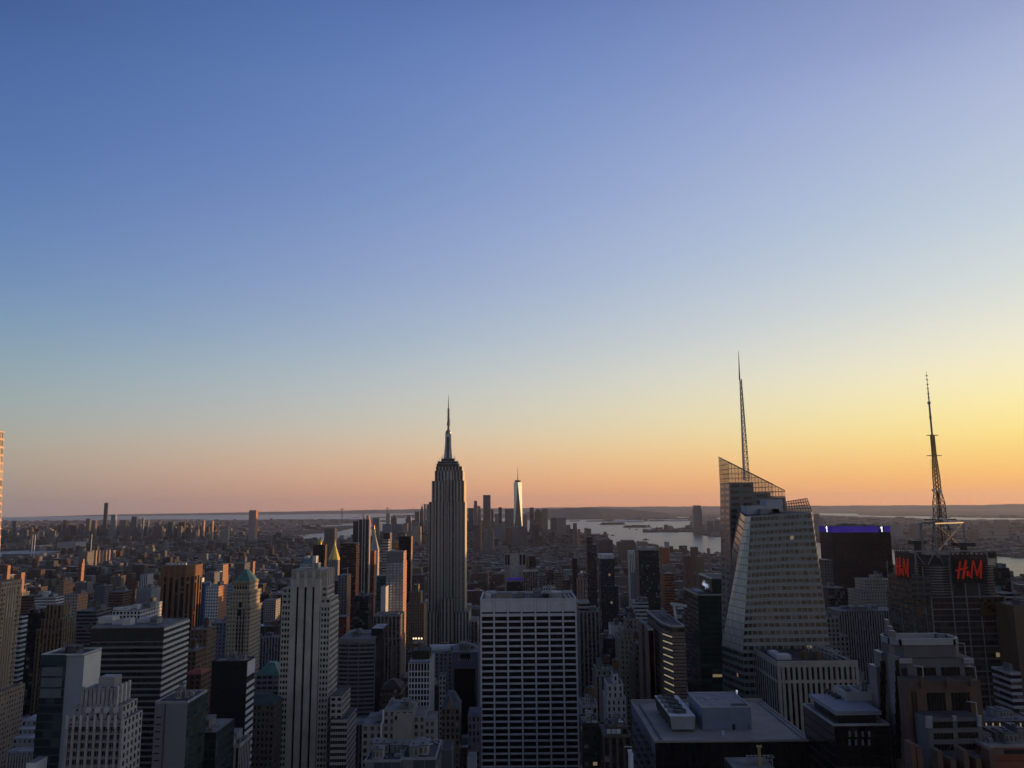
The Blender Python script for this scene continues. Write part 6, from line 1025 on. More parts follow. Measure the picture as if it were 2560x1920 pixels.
    for j in range(22):
        zz = z - 5.2 - j * 3.9
        if zz < 20: break
        gl.obox((xa, Y + 12), (d.x, d.y), nn, .3, wl - .3, zz - 1.0, zz - .25, .02, .22)
        for O, u, n, w in (((xb, Y), (1, 0), (0, -1), xc - xb), ((xa, Y + D), (0, -1), (-1, 0), D - 12)): mb.obox(O, u, n, .05, w - .05, zz - 1.2, zz, .02, .3)
    mb.build('spandrel', plain((.22, .17, .145)), r); gl.build('light_strip', plain((.85, .66, .38), emit=.24, var=.5, scale=.12), r); B = Bld(); B.root = r; B.x0, B.x1, B.y0, B.y1, B.z = xa, xc, Y, Y + D, z; clutter(r, xa + 6, xc - 2, Y + 12, Y + D - 6, z, 4, 17, False, plain('grey')); mb = MB()
    for a, b in zip(pl, pl[1:] + pl[:1]): mb.bar((*a, z + .4), (*b, z + .4), .5, .9)
    mb.build('parapet', plain((.4, .4, .42)), r); c = at(1690, 1552, Y + 30); mb = MB(); mb.bar((c[0], Y + 30, z), (c[0] - 1, Y + 30, z + 9), 1.4); mb.bar((c[0] - 3, Y + 30, z + 9.6), (c[0] + 7, Y + 30, z + 8), 1.6); mb.build('davit_crane', plain('pale'), r)
    x0, x1 = xof(1611, 1600, Y + 40), xof(1636.5, 1600, Y + 20); mb = MB(); z1, z2 = zof(1572, 1624, Y + 24), zof(1637, 1624, Y + 18); mb.box(x0, x1, Y + 24, Y + 64, GZ - 3, z1, mw=0, mr=1, bay=30, fl=60); w = fac((.19, .135, .11), 'V', WX=.3, glass=(.03, .025, .025)); mb.build('side_wing', [w, ROOF['rm']], r); mb = MB()
    for zz in (z1, z2): mb.box(x0 - .4, x1 + .1, Y + 23.4, Y + 23.98, zz - .9, zz + .3, mw=0, mr=0)
    mb.build('cornice', plain((.45, .44, .43)), r); lines = MB()
    for k in range(5): x = x0 + (x1 - x0) * (k + .5) / 5; lines.box(x - .8, x + .8, Y + 23.3, Y + 23.9, GZ, z1 - 1, mw=0, mr=0)
    lines.build('facade_pier', plain((.2, .14, .115)), r); HEROES.append(('brown banded corner tower', x0, x1, Y + 24, Y + 64, z1, 1735))

def right_group():
    # flat roofed building with fan bank
    Y = 360; z = zof(1852.5, 1830, Y); x0, x1 = xof(1637.5, 1852, Y), xof(2028, 1850, Y); D = 69; r = thing('flat_roofed_tower', 'black fronted office building with a broad tan roof, fan bank and blue plant house', 'office building', ((x0 + x1) / 2, Y + D / 2, GZ)); HEROES.append(('broad tan roof', x0, x1, Y, Y + D, z, 1920))
    mb = MB(); mb.box(x0, x1, Y, Y + D, GZ - 3, z, mw=(0, 0, 0, 2), mr=1, bay=3, fl=4); tan = plain((.30, .265, .235), var=.16, scale=.09); mb.build('wall', [fac((.010, .010, .012), 'V', WX=.8, glass=(.006, .006, .008), BlindShare=0.), tan, plain((.17, .18, .21), var=.08)], r); cells = []; mb = MB()
    n_, k_ = 14, 12; sp_ = D / n_                                                        # lozenge windows of the side
    for j in range(k_):
        for i in range(n_):
            a = (i + .5 + (j % 2) * .5) * sp_
            if a > D - 2: continue
            zz = z - 8 - j * 6.2
            if zz < 6: continue
            q = [(a - 1.6, zz + 2), (a + .9, zz + 2), (a + 1.7, zz - .3), (a + 1.2, zz - 2.2), (a - 1.0, zz - 2.2), (a - 1.9, zz)]; mb.face([(x0 - .06, Y + D - t, h) for t, h in q])
    mb.build('lozenge_windows', plain((.010, .011, .015), rough=.1), r)['kind'] = 'stuff'
    mb = MB(); pw = plain((.30, .28, .265), var=.1)
    for (c0, c1, e0, e1) in ((x0 - .25, x1 + .25, Y - .25, Y + .5), (x0 - .25, x0 + .5, Y + .5, Y + D - .5), (x1 - .5, x1 + .25, Y + .5, Y + D - .5), (x0 - .25, x1 + .25, Y + D - .5, Y + D + .2)): mb.box(c0, c1, e0, e1, z - .4, z + (1.4 if e0 > Y + 10 else .5), mw=0, mr=0)
    mb.build('parapet', pw, r); mb = MB()
    for s in (2.6, 3.5): mb.bar((x0 + s, Y + 2, z + .12), (x0 + s, Y + D - 4, z + .12), .3)
    for k in range(26): mb.bar((x0 + 2.6, Y + 3 + k * 2.4, z + .1), (x0 + 3.5, Y + 3 + k * 2.4, z + .1), .2)
    mb.bar((x1 - 3, Y + 2, z + .12), (x1 - 3, Y + D - 4, z + .12), .4); mb.build('roof_track', plain((.12, .12, .125)), r)
    # fan bank (tapered trough on legs)
    zl = z + 1.2; fb = [onz(1440 + c / 4.608, 1560 + d / 4.608, zl) for c, d in ((1105, 1215), (1362, 1215))]; zt = at(1440 + 1200 / 4.608, 1560 + 1063 / 4.608, fb[0][1] - .8)[2]
    tl, tr_ = onz(1440 + 1080 / 4.608, 1560 + 1064 / 4.608, zt), onz(1440 + 1376 / 4.608, 1560 + 1062 / 4.608, zt); bl = onz(1440 + 907 / 4.608, 1560 + 823 / 4.608, zt); yb = bl[1]
    y0 = (tl[1] + tr_[1]) / 2; g = plain((.30, .33, .36), rough=.5, var=.1); mb = MB(); mb.loft([(fb[0][0], y0 + .6, zl), (fb[1][0], y0 + .6, zl), (fb[1][0], yb - .6, zl), (fb[0][0], yb - .6, zl)], [(tl[0], y0, zt), (tr_[0], y0, zt), (tr_[0], yb, zt), (tl[0], yb, zt)], mw=(0, 0, 0, 1), mr=2, bottom=True); fbk = mb.build('fan_bank', [g, plain((.03, .03, .035)), plain((.55, .56, .55), var=.15)], r)
    mb = MB()
    for y in np.linspace(y0 + 2, yb - 2, 6):
        for x in (fb[0][0] + .3, fb[1][0] - .3): mb.bar((x, y, z), (x, y, zl), .35)
    mb.build('bank_leg', DKMETAL, fbk); w = tr_[0] - tl[0]
    for k in range(4):
        y = y0 + (yb - y0) * (.17 + .215 * k) + 1; x = tl[0] + w * .5; rad = w * .27; mb = MB(); mb.cyl((x, y), rad * 1.12, rad, zt + .02, zt + 1.1, 20, cap=False); mb.cyl((x, y), rad * .98, rad * .98, zt + .05, zt + .5, 20, 1)
        for q in range(6): t = q * math.pi / 3 + k; mb.bar((x, y, zt + .75), (x + rad * .9 * math.cos(t), y + rad * .9 * math.sin(t), zt + .75), .5, .12)
        mb.build('fan', [plain((.07, .08, .085), rough=.5), plain('black')], fbk); mb = MB(); mb.box(tl[0] + w * .06, tl[0] + w * .24, y - 1.3, y + 1.3, zt + .02, zt + 1.4, mw=0, mr=0); mb.bar((tl[0] + w * .24, y, zt + .8), (x, y, zt + .9), .4); mb.build('fan_motor', plain((.16, .19, .2)), fbk)
    # plant house
    b0, b1 = onz(1440 + 1460 / 4.608, 1560 + 1222 / 4.608, z + .01), onz(1440 + 2030 / 4.608, 1560 + 1222 / 4.608, z + .01); yp = (b0[1] + b1[1]) / 2; zh = at(1440 + 1720 / 4.608, 1560 + 948 / 4.608, yp)[2]; ybk = onz(1440 + 1500 / 4.608, 1560 + 782 / 4.608, zh)[1]; bw = plain((.19, .225, .29), var=.1, scale=.3)
    mb = MB(); mb.box(b0[0], b1[0], yp, ybk, z + .01, zh - .5, mw=0, mr=1); ph = mb.build('plant_house', [bw, plain((.25, .24, .255), var=.2, scale=.25)], r); mb = MB(); a, b = b0[0] - .15, b1[0] + .15
    for (c0, c1, e0, e1) in ((a, b, yp - .15, yp + .3), (a, b, ybk - .3, ybk + .15), (a, a + .4, yp + .3, ybk - .3), (b - .4, b, yp + .3, ybk - .3)): mb.box(c0, c1, e0, e1, zh - .6, zh, mw=0, mr=0)
    mb.build('parapet', plain((.42, .44, .46)), ph); mb = MB(); L_ = b1[0] - b0[0]; mb.obox((b0[0], yp), *FRONT, L_ * .6, L_ * .665, z + .1, z + 2.6, .01, .08); mb.build('door', plain((.03, .035, .045)), ph); mb = MB(); mb.obox((b0[0], yp), *FRONT, L_ * .9, L_ * .97, z + .4, z + 2.9, .01, .06); mb.build('wall_panel', plain((.14, .17, .23)), ph); mb = MB(); mb.box(b0[0] + L_ * .66, b1[0] - 1, yp + 1, yp + (ybk - yp) * .2, zh - .5, zh - .2, mw=0, mr=0); mb.build('roof_hatch', plain((.03, .033, .04)), ph); mb = MB()
    for q in ((.28, .55, 1.3, .8), (.45, .5, .5, .5), (.38, .3, .4, .4)): x, y = b0[0] + L_ * q[0], yp + (ybk - yp) * q[1]; mb.box(x - q[2], x + q[2], y - q[2], y + q[2], zh - .5, zh - .5 + q[3], mw=0, mr=0)
    mb.build('roof_vent', plain((.33, .33, .35)), ph); mb = MB(); c = onz(1440 + 1697 / 4.608, 1560 + 1285 / 4.608, z); mb.box(c[0] - .7, c[0] + .6, c[1], c[1] + .9, z, z + 1.9, mw=0, mr=0); mb.build('roof_cabinet', plain((.5, .5, .5)), r)
    mb = MB(); c = at(1842, 1728, Y + D - 2); mb.cyl((c[0], Y + D - 2), .15, .15, z, c[2], 6); mb.cyl((c[0], Y + D - 2), .5, .5, c[2] - .5, c[2] + .5, 8); mb.build('roof_lamp', plain((.8, .85, .9), emit=.4), r)
    # pier fronted building
    Y = 445; st = (.36, .335, .305); B = T('office_tower', 'stone piered office block with tall black windows; and rooftop tanks', 'office tower', (.05, .045, .045), 'n', Y, 44, [(1942, 2143, 1655.5)], roof='rd', side=fac(st, 'V', WX=.55, glass=(.02, .018, .017))); x0, x1, y0, y1, z = B.t[0]; w = x1 - x0; wm = plain(st, var=.12, scale=.2); zb = zof(1703, 2040, Y); O = (x0, y0)
    framed(B.root, O, *FRONT, w, zb + .8, z - 2.4, 15, 1, 1.55, 0, .9, wm, plain((.012, .011, .011), rough=.12)); framed(B.root, O, *FRONT, w, GZ, zb - .8, 15, 18, 1.55, .0, .9, wm, plain((.014, .012, .011), rough=.12, var=.6), name='lower_frame'); mb = MB(); mb.obox(O, *FRONT, 0, w, z - 2.39, z + .8, .01, .95); mb.obox(O, *FRONT, 0, w, zb - .79, zb + .79, .01, .93); mb.build('cornice', wm, B.root); mb = MB(); mb.obox((x0, y1), (0, -1), (-1, 0), 0, y1 - y0, z - 2.3, z + .8, .01, .5); mb.obox((x0, y1), (0, -1), (-1, 0), 0, y1 - y0, zb - .7, zb + .7, .01, .4)
    mb.build('side_cornice', wm, B.root); pent(B, 'roof_unit', [(1942, 1978, 1638, 8, 7), (1928, 1948, 1630, 20, 7), (1985, 1999, 1642, 24, 6)], [plain((.42, .44, .47), var=.2), plain((.52, .54, .56))])
    for px in (2012, 2043): c = at(px, 1650, Y + 9); mb = MB(); mb.cyl((c[0], Y + 9), 2.1, 2.1, z, z + 4.2, 12); mb.build('water_tank', WOOD, B.root)
    mb = MB(); ra, rb = at(2012, 1617, Y + 30), at(2090, 1648, Y + 6)
    for k in range(9): t = k / 8; p = Vector(ra).lerp(Vector(rb), t); mb.bar((p.x, p.y, z), (p.x, p.y, z + 5 - t), .3); mb.bar((p.x + 4, p.y + 3, z), (p.x + 4, p.y + 3, z + 5 - t), .3); mb.bar((p.x, p.y, z + 5 - t), (p.x + 4, p.y + 3, z + 5 - t), .25)
    mb.bar((ra[0], ra[1], z + 5), (rb[0], rb[1], z + 4), .35); mb.bar((ra[0] + 4, ra[1] + 3, z + 5), (rb[0] + 4, rb[1] + 3, z + 4), .35); mb.bar((ra[0], ra[1], z + 3), (rb[0], rb[1], z + 2.4), .25); mb.build('roof_walkway', METAL, B.root); mb = MB(); mb.bar((B.x1 - 4, Y + 3, z + .5), (B.x1 - 4, Y + 42, z + .5), 2.2, .8); mb.bar((B.x1 - 8, Y + 3, z + .3), (B.x1 - 8, Y + 42, z + .3), 1.2, .6); mb.build('roof_duct', plain('mid'), B.root)
    # dark block with white roof tray
    Y = 330; x0, x1, z = span(2085, 2222, 1813, Y); r = thing('office_block', 'black office block topped by a white roof tray and plinth', 'office block', ((x0 + x1) / 2, Y + 25, GZ)); DK = 33; pl = [(x0, Y), (x1, Y), (x1, Y + DK), (x0, Y + DK)]; HEROES.append(('white roof tray', x0, x1, Y, Y + DK, z + 8, 1920))
    mb = MB(); mb.prism(pl, GZ - 3, z, mw=0, mr=1, bay=3, fl=4); mb.build('wall', [fac((.014, .014, .015), 'g', glass=(.008, .008, .01), Blind=(.03, .028, .025), BlindShare=.2, Rough=.08, Lit=.004), ROOF['rm']], r); mb = MB()
    for a, b in zip(pl, pl[1:] + pl[:1]): mb.bar((*a, z + .2), (*b, z + .2), .7, .8)
    mb.build('parapet', plain((.36, .37, .37)), r); ins = lambda d: [(x0 + d, Y + d), (x1 - d, Y + d), (x1 - d, Y + DK - d), (x0 + d, Y + DK - d)]; mb = MB(); mb.prism(ins(3.5), z, z + 3.4, mw=0, mr=0, bay=3); mb.build('glazed_storey', fac((.03, .03, .028), 'g', glass=(.02, .02, .018)), r); mb = MB(); mb.prism(ins(1.8), z + 3.4, z + 5, mw=0, mr=0); mb.build('plinth', plain((.24, .255, .285), var=.08), r); zt = z + 5
    xa, ya, _ = onz(2117, 1752, zt); xb = onz(2205, 1752, zt)[0]; mb = MB(); wp = plain((.36, .375, .39), var=.08)
    tx0, tx1, ty0, ty1, th = xa, xb + 4, ya, min(ya + 21, Y + DK - 2), 3.6
    for (c0, c1, e0, e1) in ((tx0, tx1, ty0, ty0 + .4), (tx0, tx1, ty1 - .4, ty1), (tx0, tx0 + .4, ty0 + .4, ty1 - .4), (tx1 - .4, tx1, ty0 + .4, ty1 - .4), (tx0 + 6, tx0 + 6.4, ty0 + .4, ty1 - .4)): mb.box(c0, c1, e0, e1, zt, zt + th, mw=0, mr=0)
    mb.build('roof_tray', wp, r); mb = MB(); mb.box(tx0 + .5, tx1 - .5, ty0 + .5, ty1 - .5, zt + .01, zt + 1.6, mw=0, mr=0); mb.build('tray_floor', plain((.1, .1, .105)), r); clutter(r, tx0 + 7, tx1 - 2, ty0 + 4, ty1 - 4, zt + 1.6, 4, 12, False); mb = MB()
    for k in range(4): mb.box(tx0 - 3.2, tx0 - 1.2, ty0 + 3 + k * 4, ty0 + 5 + k * 4, zt + .01, zt + 1.3, mw=0, mr=0); mb.build('roof_fan', plain('dark'), r); mb = MB()
    for px in (2124, 2140, 2157, 2173):
        for py in (1835, 1856): c = at(px, py, Y); mb = MB(); mb.box(c[0] - .45, c[0] + .45, Y - .06, Y - .02, c[2] - 1.1, c[2] + 1.1, mw=0, mr=0); mb.build('lit_window', plain((.16, .165, .17), emit=.02), r)
    # big stepped brown and grey tower, lower right
    S = lambda x, y: (2200 + x / 3.95, 1500 + y / 3.95); gr = (.135, .135, .148); bn = (.125, .08, .062); r = thing('stepped_tower', 'massive stepped brown and grey tower with a pale louvred drum on top', 'skyscraper', (at(2340, 1800, 320)[0], 330, GZ)); G_, Bn, Gl = plain(gr, var=.1), plain(bn, var=.14), paneglass((.016, .014, .013), .1); lv = plain((.36, .37, .40), rough=.5, var=.08)
    def tier(xl, xr, yt, yb, Yf, d, mat, nm, ch=0, gz=None):
        a = at(*S(xl, yt), Yf); b = at(*S(xr, yt), Yf); zt = (a[2] + b[2]) / 2; zb = gz if gz is not None else at(*S((xl + xr) / 2, yb), Yf)[2]; mb = MB(); mb.prism([(a[0] + ch, Yf), (b[0] - ch, Yf), (b[0], Yf + ch + .01), (b[0], Yf + d), (a[0], Yf + d), (a[0], Yf + ch + .01)], zb, zt, mw=0, mr=1); mb.build(nm, [mat, ROOF['rd']], r); HEROES.append(('massive stepped tower', a[0], b[0], Yf, Yf + d, zt, 1920)); return a[0], b[0], zb, zt
    def wins(nm, q, Yf, most=100):
        for (l, rr, t, b) in q: a, c = at(*S(l, t), Yf), at(*S(rr, b), Yf); mb = MB(); mb.box(a[0], c[0], Yf - .02, Yf + .06, c[2], a[2], mw=0, mr=0); o = mb.build(nm, Gl, r); mb = MB(); [mb.box(a[0] + (c[0] - a[0]) * k / 6 - .06, a[0] + (c[0] - a[0]) * k / 6 + .06, Yf - .08, Yf - .03, c[2], a[2], mw=0, mr=0) for k in range(1, 6)]; mb.build('muntin', plain((.05, .05, .055)), o)
    X0, X1, Z0, Z1 = tier(205, 932, 577, 0, 326, 19, G_, 'upper_block', 2.5, GZ - 3); tier(160, 815, 442, 570, 328.5, 12.5, G_, 'drum', 3); a0, a1, b0, b1 = tier(128, 806, 440, 442, 328, 13.5, G_, 'drum_rim', 3)
    mb = MB(); z0_, z1_ = at(*S(400, 440), 329)[2], at(*S(400, 378), 329)[2]; pl = [(a0 + 3, 327.8), (a1 - 3, 327.8), (a1, 331), (a1, 338.5), (a1 - 3, 341.6), (a0 + 3, 341.6), (a0, 338.5), (a0, 331)]
    for a, b in zip(pl, pl[1:] + pl[:1]):
        mb.bar((*a, z1_ - .15), (*b, z1_ - .15), .6, .35)
        for k in range(4): zz = z0_ + (z1_ - z0_) * (k + .5) / 4.4; mb.bar((*a, zz), (*b, zz), .3, .55)
        for k in range(5): t = k / 4; p = (a[0] + (b[0] - a[0]) * t, a[1] + (b[1] - a[1]) * t); mb.bar((*p, z0_), (*p, z1_), .9, .45, up=(0, 1, 0))
    mb.build('louvre_screen', lv, r)
    wins('window', [(365, 560, 668, 776), (602, 795, 664, 772), (838, 930, 664, 770)], 325.9); wins('window', [(212, 322, 672, 790)], 326.2); mb = MB()
    for (l, rr) in ((196, 318), (828, 928)):
        for k in range(4): a, c = at(*S(l, 578 + k * 13), 325), at(*S(rr, 586 + k * 13), 325); mb.box(a[0], c[0], 324.9, 325.8, c[2], a[2], mw=0, mr=0)
    mb.build('corner_louvre', lv, r)
    tier(292, 990, 800, 0, 316, 10, Bn, 'brown_block', 0, GZ - 3); wins('window', [(460, 662, 918, 1140), (700, 905, 914, 1140)], 315.9); wins('window', [(320, 362, 905, 1500)], 315.95)
    mb = MB()
    for (l, rr, t, b) in ((400, 442, 762, 860), (655, 692, 762, 860), (885, 918, 752, 850), (365, 408, 905, 1480), (298, 320, 905, 1480)): a, c = at(*S(l, t), 315), at(*S(rr, b), 315); mb.box(a[0], c[0], 314.8, 315.9, c[2] if t < 900 else GZ, a[2], mw=0, mr=0)
    mb.build('brown_pier', Bn, r)
    tier(465, 1005, 1162, 0, 306, 10, G_, 'grey_block', 0, GZ - 3); wins('window', [(522, 722, 1205, 1265), (765, 970, 1200, 1258), (528, 728, 1316, 1374), (770, 972, 1308, 1366), (534, 732, 1426, 1484), (776, 976, 1420, 1478)], 305.9); mb = MB()
    for (l, rr, t, b) in ((458, 518, 1150, 1270), (722, 757, 1145, 1200), (964, 1004, 1142, 1255)):
        k = 6 if b > 1230 else 3
        for i in range(k): h = (b - t) / k; a, c = at(*S(l, t + i * h), 305), at(*S(rr, t + i * h + h * .68), 305); mb.box(a[0], c[0], 304.9, 305.85, c[2], a[2], mw=0, mr=0)
    mb.build('corner_louvre', lv, r)
    tier(490, 1040, 1560, 0, 296, 9, plain((.10, .08, .075)), 'lower_block', 0, GZ - 3); mb = MB()
    for (l, rr, t) in ((520, 570, 1468), (772, 822, 1462), (650, 705, 1552), (896, 948, 1545), (258, 305, 1392), (318, 368, 1425), (1022, 1080, 1452)): a, c = at(*S(l, t), 294), at(*S(rr, t), 294); mb.box(a[0], c[0], 291, 295.9, GZ, a[2], mw=0, mr=0)
    mb.build('stone_fin', Bn, r); mb = MB(); xs = [62, 110, 88, 145, 155, 205]
    for (l, rr, t, Yf) in ((62, 92, 195, 339), (88, 128, 262, 335), (105, 152, 306, 331), (150, 208, 560, 328.5), (8, 62, 520, 340), (-40, 8, 660, 342)): a, c = at(*S(l, t), Yf), at(*S(rr, t), Yf); mb.box(a[0], c[0], Yf, Yf + (2.5 if t < 400 else 7), GZ - 3, a[2], mw=0, mr=1); HEROES.append(('massive stepped tower', a[0], c[0], Yf, Yf + 30, a[2], 1920))
    fin = mb.build('fin_tower', [plain((.21, .19, .19), var=.12), lv], r); mb = MB(); cells = []
    for (l, Yf) in ((30, 340), (178, 328.5)):
        for j in range(9): c = at(*S(l, 660 + j * 105), Yf); cells.append((c[0], Yf - .05, c[2]))
    panes(r, cells, 2.2, 5, *FRONT, Gl, name='side_window'); mb = MB()
    for (x, y, Yf) in ((430, 775, 322), (952, 780, 318), (960, 1135, 312), (845, 545, 328)): c = at(*S(x, y), Yf); mb.bar(c, (c[0], Yf, c[2] + 4.6), .25); mb.bar((c[0], Yf, c[2] + 4.6), (c[0] - 3.6, Yf, c[2] + 5), .25)
    mb.build('davit', plain('pale'), r)
    # others on the west side
    rows = [('office_tower', 'pinstriped grey slab of fine vertical ribs; behind the stone piered block', (.30, .29, .28), 'V', 800, 30, [(2097, 2246, 1527)], 1690, dict(WX=.5, glass=(.014, .014, .016)), dict(clut=3, roof='rm')), ('stone_tower', 'cream stepped masonry block; between the faceted glass tower and the pinstriped slab', (.36, .35, .33), 'P', 640, 22, [(2068, 2122, 1592), (2066, 2097, 1546, 2, 16)], 1640, dict(WX=.45), {}), ('office_block', 'small dark glass block with a pale side; behind the faceted glass tower', (.08, .09, .11), 'g', 900, 24, [(2072, 2112, 1470)], 1520, {}, dict(roof='rm')), ('stone_tower', 'cream stepped masonry tower; between the black slab with numeral signs and the sign tower', (.37, .335, .27), 'P', 950, 28, [(2151, 2239, 1478, -3, 36), (2160, 2233, 1449, 0, 26), (2183, 2206, 1438, 6, 12)], 1520, dict(WX=.35, WY=.5), {}),
            ('office_tower', 'dark olive glass tower; just past the sign tower at the river', (.06, .062, .055), 'g', 900, 30, [(2479, 2523, 1420)], 1480, dict(glass=(.02, .022, .018)), {}), ('office_tower', 'tower with bold white and black bands; beside the sign tower', 'pale', 'b', 700, 26, [(2508, 2533, 1482)], 1540, dict(WY=.55), {}), ('brick_building', 'plain brown block; cut by the picture edge beside the sign tower', (.16, .12, .085), 'n', 520, 24, [(2533, 2590, 1516)], 1560, {}, {}), ('office_tower', 'dark brown glass block; below the plain brown block at the picture edge', (.045, .036, .033), 'g', 540, 26, [(2515, 2590, 1560)], 1700, dict(glass=(.018, .015, .014)), {}), ('office_block', 'low block with white and black bands; at the foot of the sign tower', (.42, .43, .44), 'b', 480, 18, [(2525, 2552, 1684)], 1745, dict(WY=.55), {}), ('office_block', 'dark terrace block with a row of small roof lamps; above the banded brick roof', (.05, .045, .045), 'p', 420, 24, [(2452, 2600, 1806)], 1850, {}, {}), ('brick_building', 'low red brick and white banded building; beside the massive stepped tower', (.30, .29, .285), 'b', 300, 24, [(2463, 2600, 1866)], 1920, dict(WY=.42, strip=(.2, .075, .05), glass=(.03, .027, .025)), dict(roof='rl', clut=5)), ('office_building', 'tan glass block; beside the black slab with numeral signs', (.16, .14, .13), 'p', 1000, 30, [(2060, 2080, 1400)], 1470, {}, {}), ('office_block', 'grey hall with pale parapet; between the pinstriped slab and the stone piered block', (.2, .2, .21), 'n', 520, 16, [(2143, 2160, 1685)], 1720, {}, {})]
    for nm, lb, col, sty, Y, D, tr, vb, kw, k2 in rows:
        B = T(nm, lb, nm.replace('_', ' '), col, sty, Y, D, tr, vb=vb, bay=3.2 if sty != 'V' else 2.5, kw=kw, seed=int(tr[0][0]), tank=False, parapet=.6 if Y < 700 else 0, **{'clut': 1 if Y < 1000 else 0, **k2})
        if 'roof lamps' in lb: mb = MB(); [mb.box((c := at(px, 1812, Y))[0] - .25, c[0] + .25, Y - .5, Y - .1, c[2] - 1, c[2] + 1, mw=0, mr=0) for px in (2465, 2482, 2499, 2533, 2551)]; mb.build('roof_lamp', plain((.9, .7, .42), emit=.2, var=0.), B.root)
        if 'red brick and white' in lb: bands_side(B, 1, B.z - 5, 4, 3, plain((.23, .085, .055)), 'brick_band', face='front', dep=.3)
    # window cleaning rig at the bottom edge
    Y = 300; c = at(1898, 1865, Y); zt = at(1898, 1866, Y)[2]; zb = at(1898, 1935, Y)[2]; rig = MB(); rig.bar((c[0], Y, zb), (c[0], Y, zt), .7); rig.bar((c[0] - .5, Y, zb), (c[0] - .5, Y, zt), .25); o = thing('gondola_rig', 'yellow mast and grey frame of a window cleaning rig at the bottom edge', 'rig', (c[0], Y, zb)); rig.build('mast', plain((.33, .24, .10)), o); mb = MB()
    for s in (-.55, .55): mb.tube((c[0] + s, Y - .3, zt), (c[0] + s, Y + .3, zt), .45, n=10)
    mb.build('pulley', plain((.4, .34, .22)), o); a, b = at(1866, 1889, Y + 4), at(1930, 1889, Y + 4); mb = MB()
    for q in (a[2], a[2] - 1.6): mb.bar((a[0], Y + 4, q), (b[0], Y + 4, q), .3)
    for k in range(7): x = a[0] + (b[0] - a[0]) * k / 6; mb.bar((x, Y + 4, zb), (x, Y + 4, a[2]), .25); mb.bar((x, Y + 4, a[2]), (x, Y + 1, a[2]), .2)
    for k in range(6): x, x2 = a[0] + (b[0] - a[0]) * k / 6, a[0] + (b[0] - a[0]) * (k + 1) / 6; mb.bar((x, Y + 4, a[2] - 4), (x2, Y + 4, a[2] - 1.6), .15)
    mb.build('frame', plain((.2, .2, .2)), o); T('office_block', 'dark low block; just under the bottom edge carrying the cleaning rig', 'office block', 'dark', 'p', 292, 18, [(1845, 1950, 1934)])
# ------------------------------------------------------------------ land, water, hills
def geo(la, lo):
    e, n = (lo + 73.9796) * 84300, (la - 40.7590) * 111200
    return (-.8746 * e + .4848 * n, -.4848 * e - .8746 * n)
def sheet(name, pts, z, mat, kind='structure', th=2.5):
    bm = MB(); bm.face([(x, y, z) for x, y in pts])
    k = len(pts)
    for i in range(k): a, b = pts[i], pts[(i + 1) % k]; bm.face([(*a, z - th), (*b, z - th), (*b, z), (*a, z)])
    o = bm.build(name, mat); o['kind'] = kind; return o
def poly(g): return [geo(*p) for p in g]
def landmat(name, c0, c1, sc):
    m = newmat(name); n, l = m.node_tree.nodes, m.node_tree.links; b = n.new('ShaderNodeBsdfPrincipled'); o = n.new('ShaderNodeOutputMaterial'); l.new(b.outputs[0], o.inputs[0]); b.inputs['Roughness'].default_value = .95; b.inputs['Specular IOR Level'].default_value = .1
    g = n.new('ShaderNodeNewGeometry'); t = n.new('ShaderNodeTexNoise'); t.inputs['Scale'].default_value = sc; t.inputs['Detail'].default_value = 8; t.inputs['Roughness'].default_value = .7; l.new(g.outputs['Position'], t.inputs['Vector']); r = n.new('ShaderNodeValToRGB'); r.color_ramp.elements[0].position = .35; r.color_ramp.elements[1].position = .68; r.color_ramp.elements[0].color = (*c0, 1); r.color_ramp.elements[1].color = (*c1, 1); l.new(t.outputs[0], r.inputs[0]); l.new(r.outputs[0], b.inputs['Base Color']); return m
STREET = landmat('street_ground', (.03, .03, .033), (.08, .08, .085), .02); FARLAND = landmat('far_land', (.02, .025, .02), (.11, .10, .095), .004); WOODS = landmat('wooded_hills', (.035, .04, .035), (.09, .085, .08), .003); PARK = landmat('park_green', (.012, .022, .01), (.03, .042, .02), .05)
wm_ = newmat('harbour_water'); n, l = wm_.node_tree.nodes, wm_.node_tree.links; b = n.new('ShaderNodeBsdfPrincipled'); o = n.new('ShaderNodeOutputMaterial'); l.new(b.outputs[0], o.inputs[0]); b.inputs['Base Color'].default_value = (.02, .03, .035, 1); b.inputs['Roughness'].default_value = .3; b.inputs['IOR'].default_value = 1.33
g = n.new('ShaderNodeNewGeometry'); mpp = n.new('ShaderNodeMapping'); mpp.inputs['Scale'].default_value = (.008, .03, 1); l.new(g.outputs['Position'], mpp.inputs[0]); t = n.new('ShaderNodeTexNoise'); t.inputs['Scale'].default_value = 1; t.inputs['Detail'].default_value = 5; l.new(mpp.outputs[0], t.inputs['Vector']); bp = n.new('ShaderNodeBump'); bp.inputs['Strength'].default_value = .9; bp.inputs['Distance'].default_value = 16; l.new(t.outputs[0], bp.inputs['Height']); l.new(bp.outputs[0], b.inputs['Normal'])
WATER = wm_
RW = 35000
sheet('harbour_water', [(RW * math.cos(2 * math.pi * i / 64), RW * math.sin(2 * math.pi * i / 64)) for i in range(64)], 0, WATER, th=1)
MANH = poly([(40.775, -73.994), (40.757, -74.0055), (40.745, -74.0095), (40.730, -74.0125), (40.718, -74.0168), (40.707, -74.019), (40.7005, -74.0155), (40.7035, -74.005), (40.7085, -73.999), (40.7108, -73.988), (40.7108, -73.977), (40.720, -73.973), (40.728, -73.971), (40.735, -73.974), (40.743, -73.971), (40.752, -73.963), (40.772, -73.945), (40.79, -73.95)])
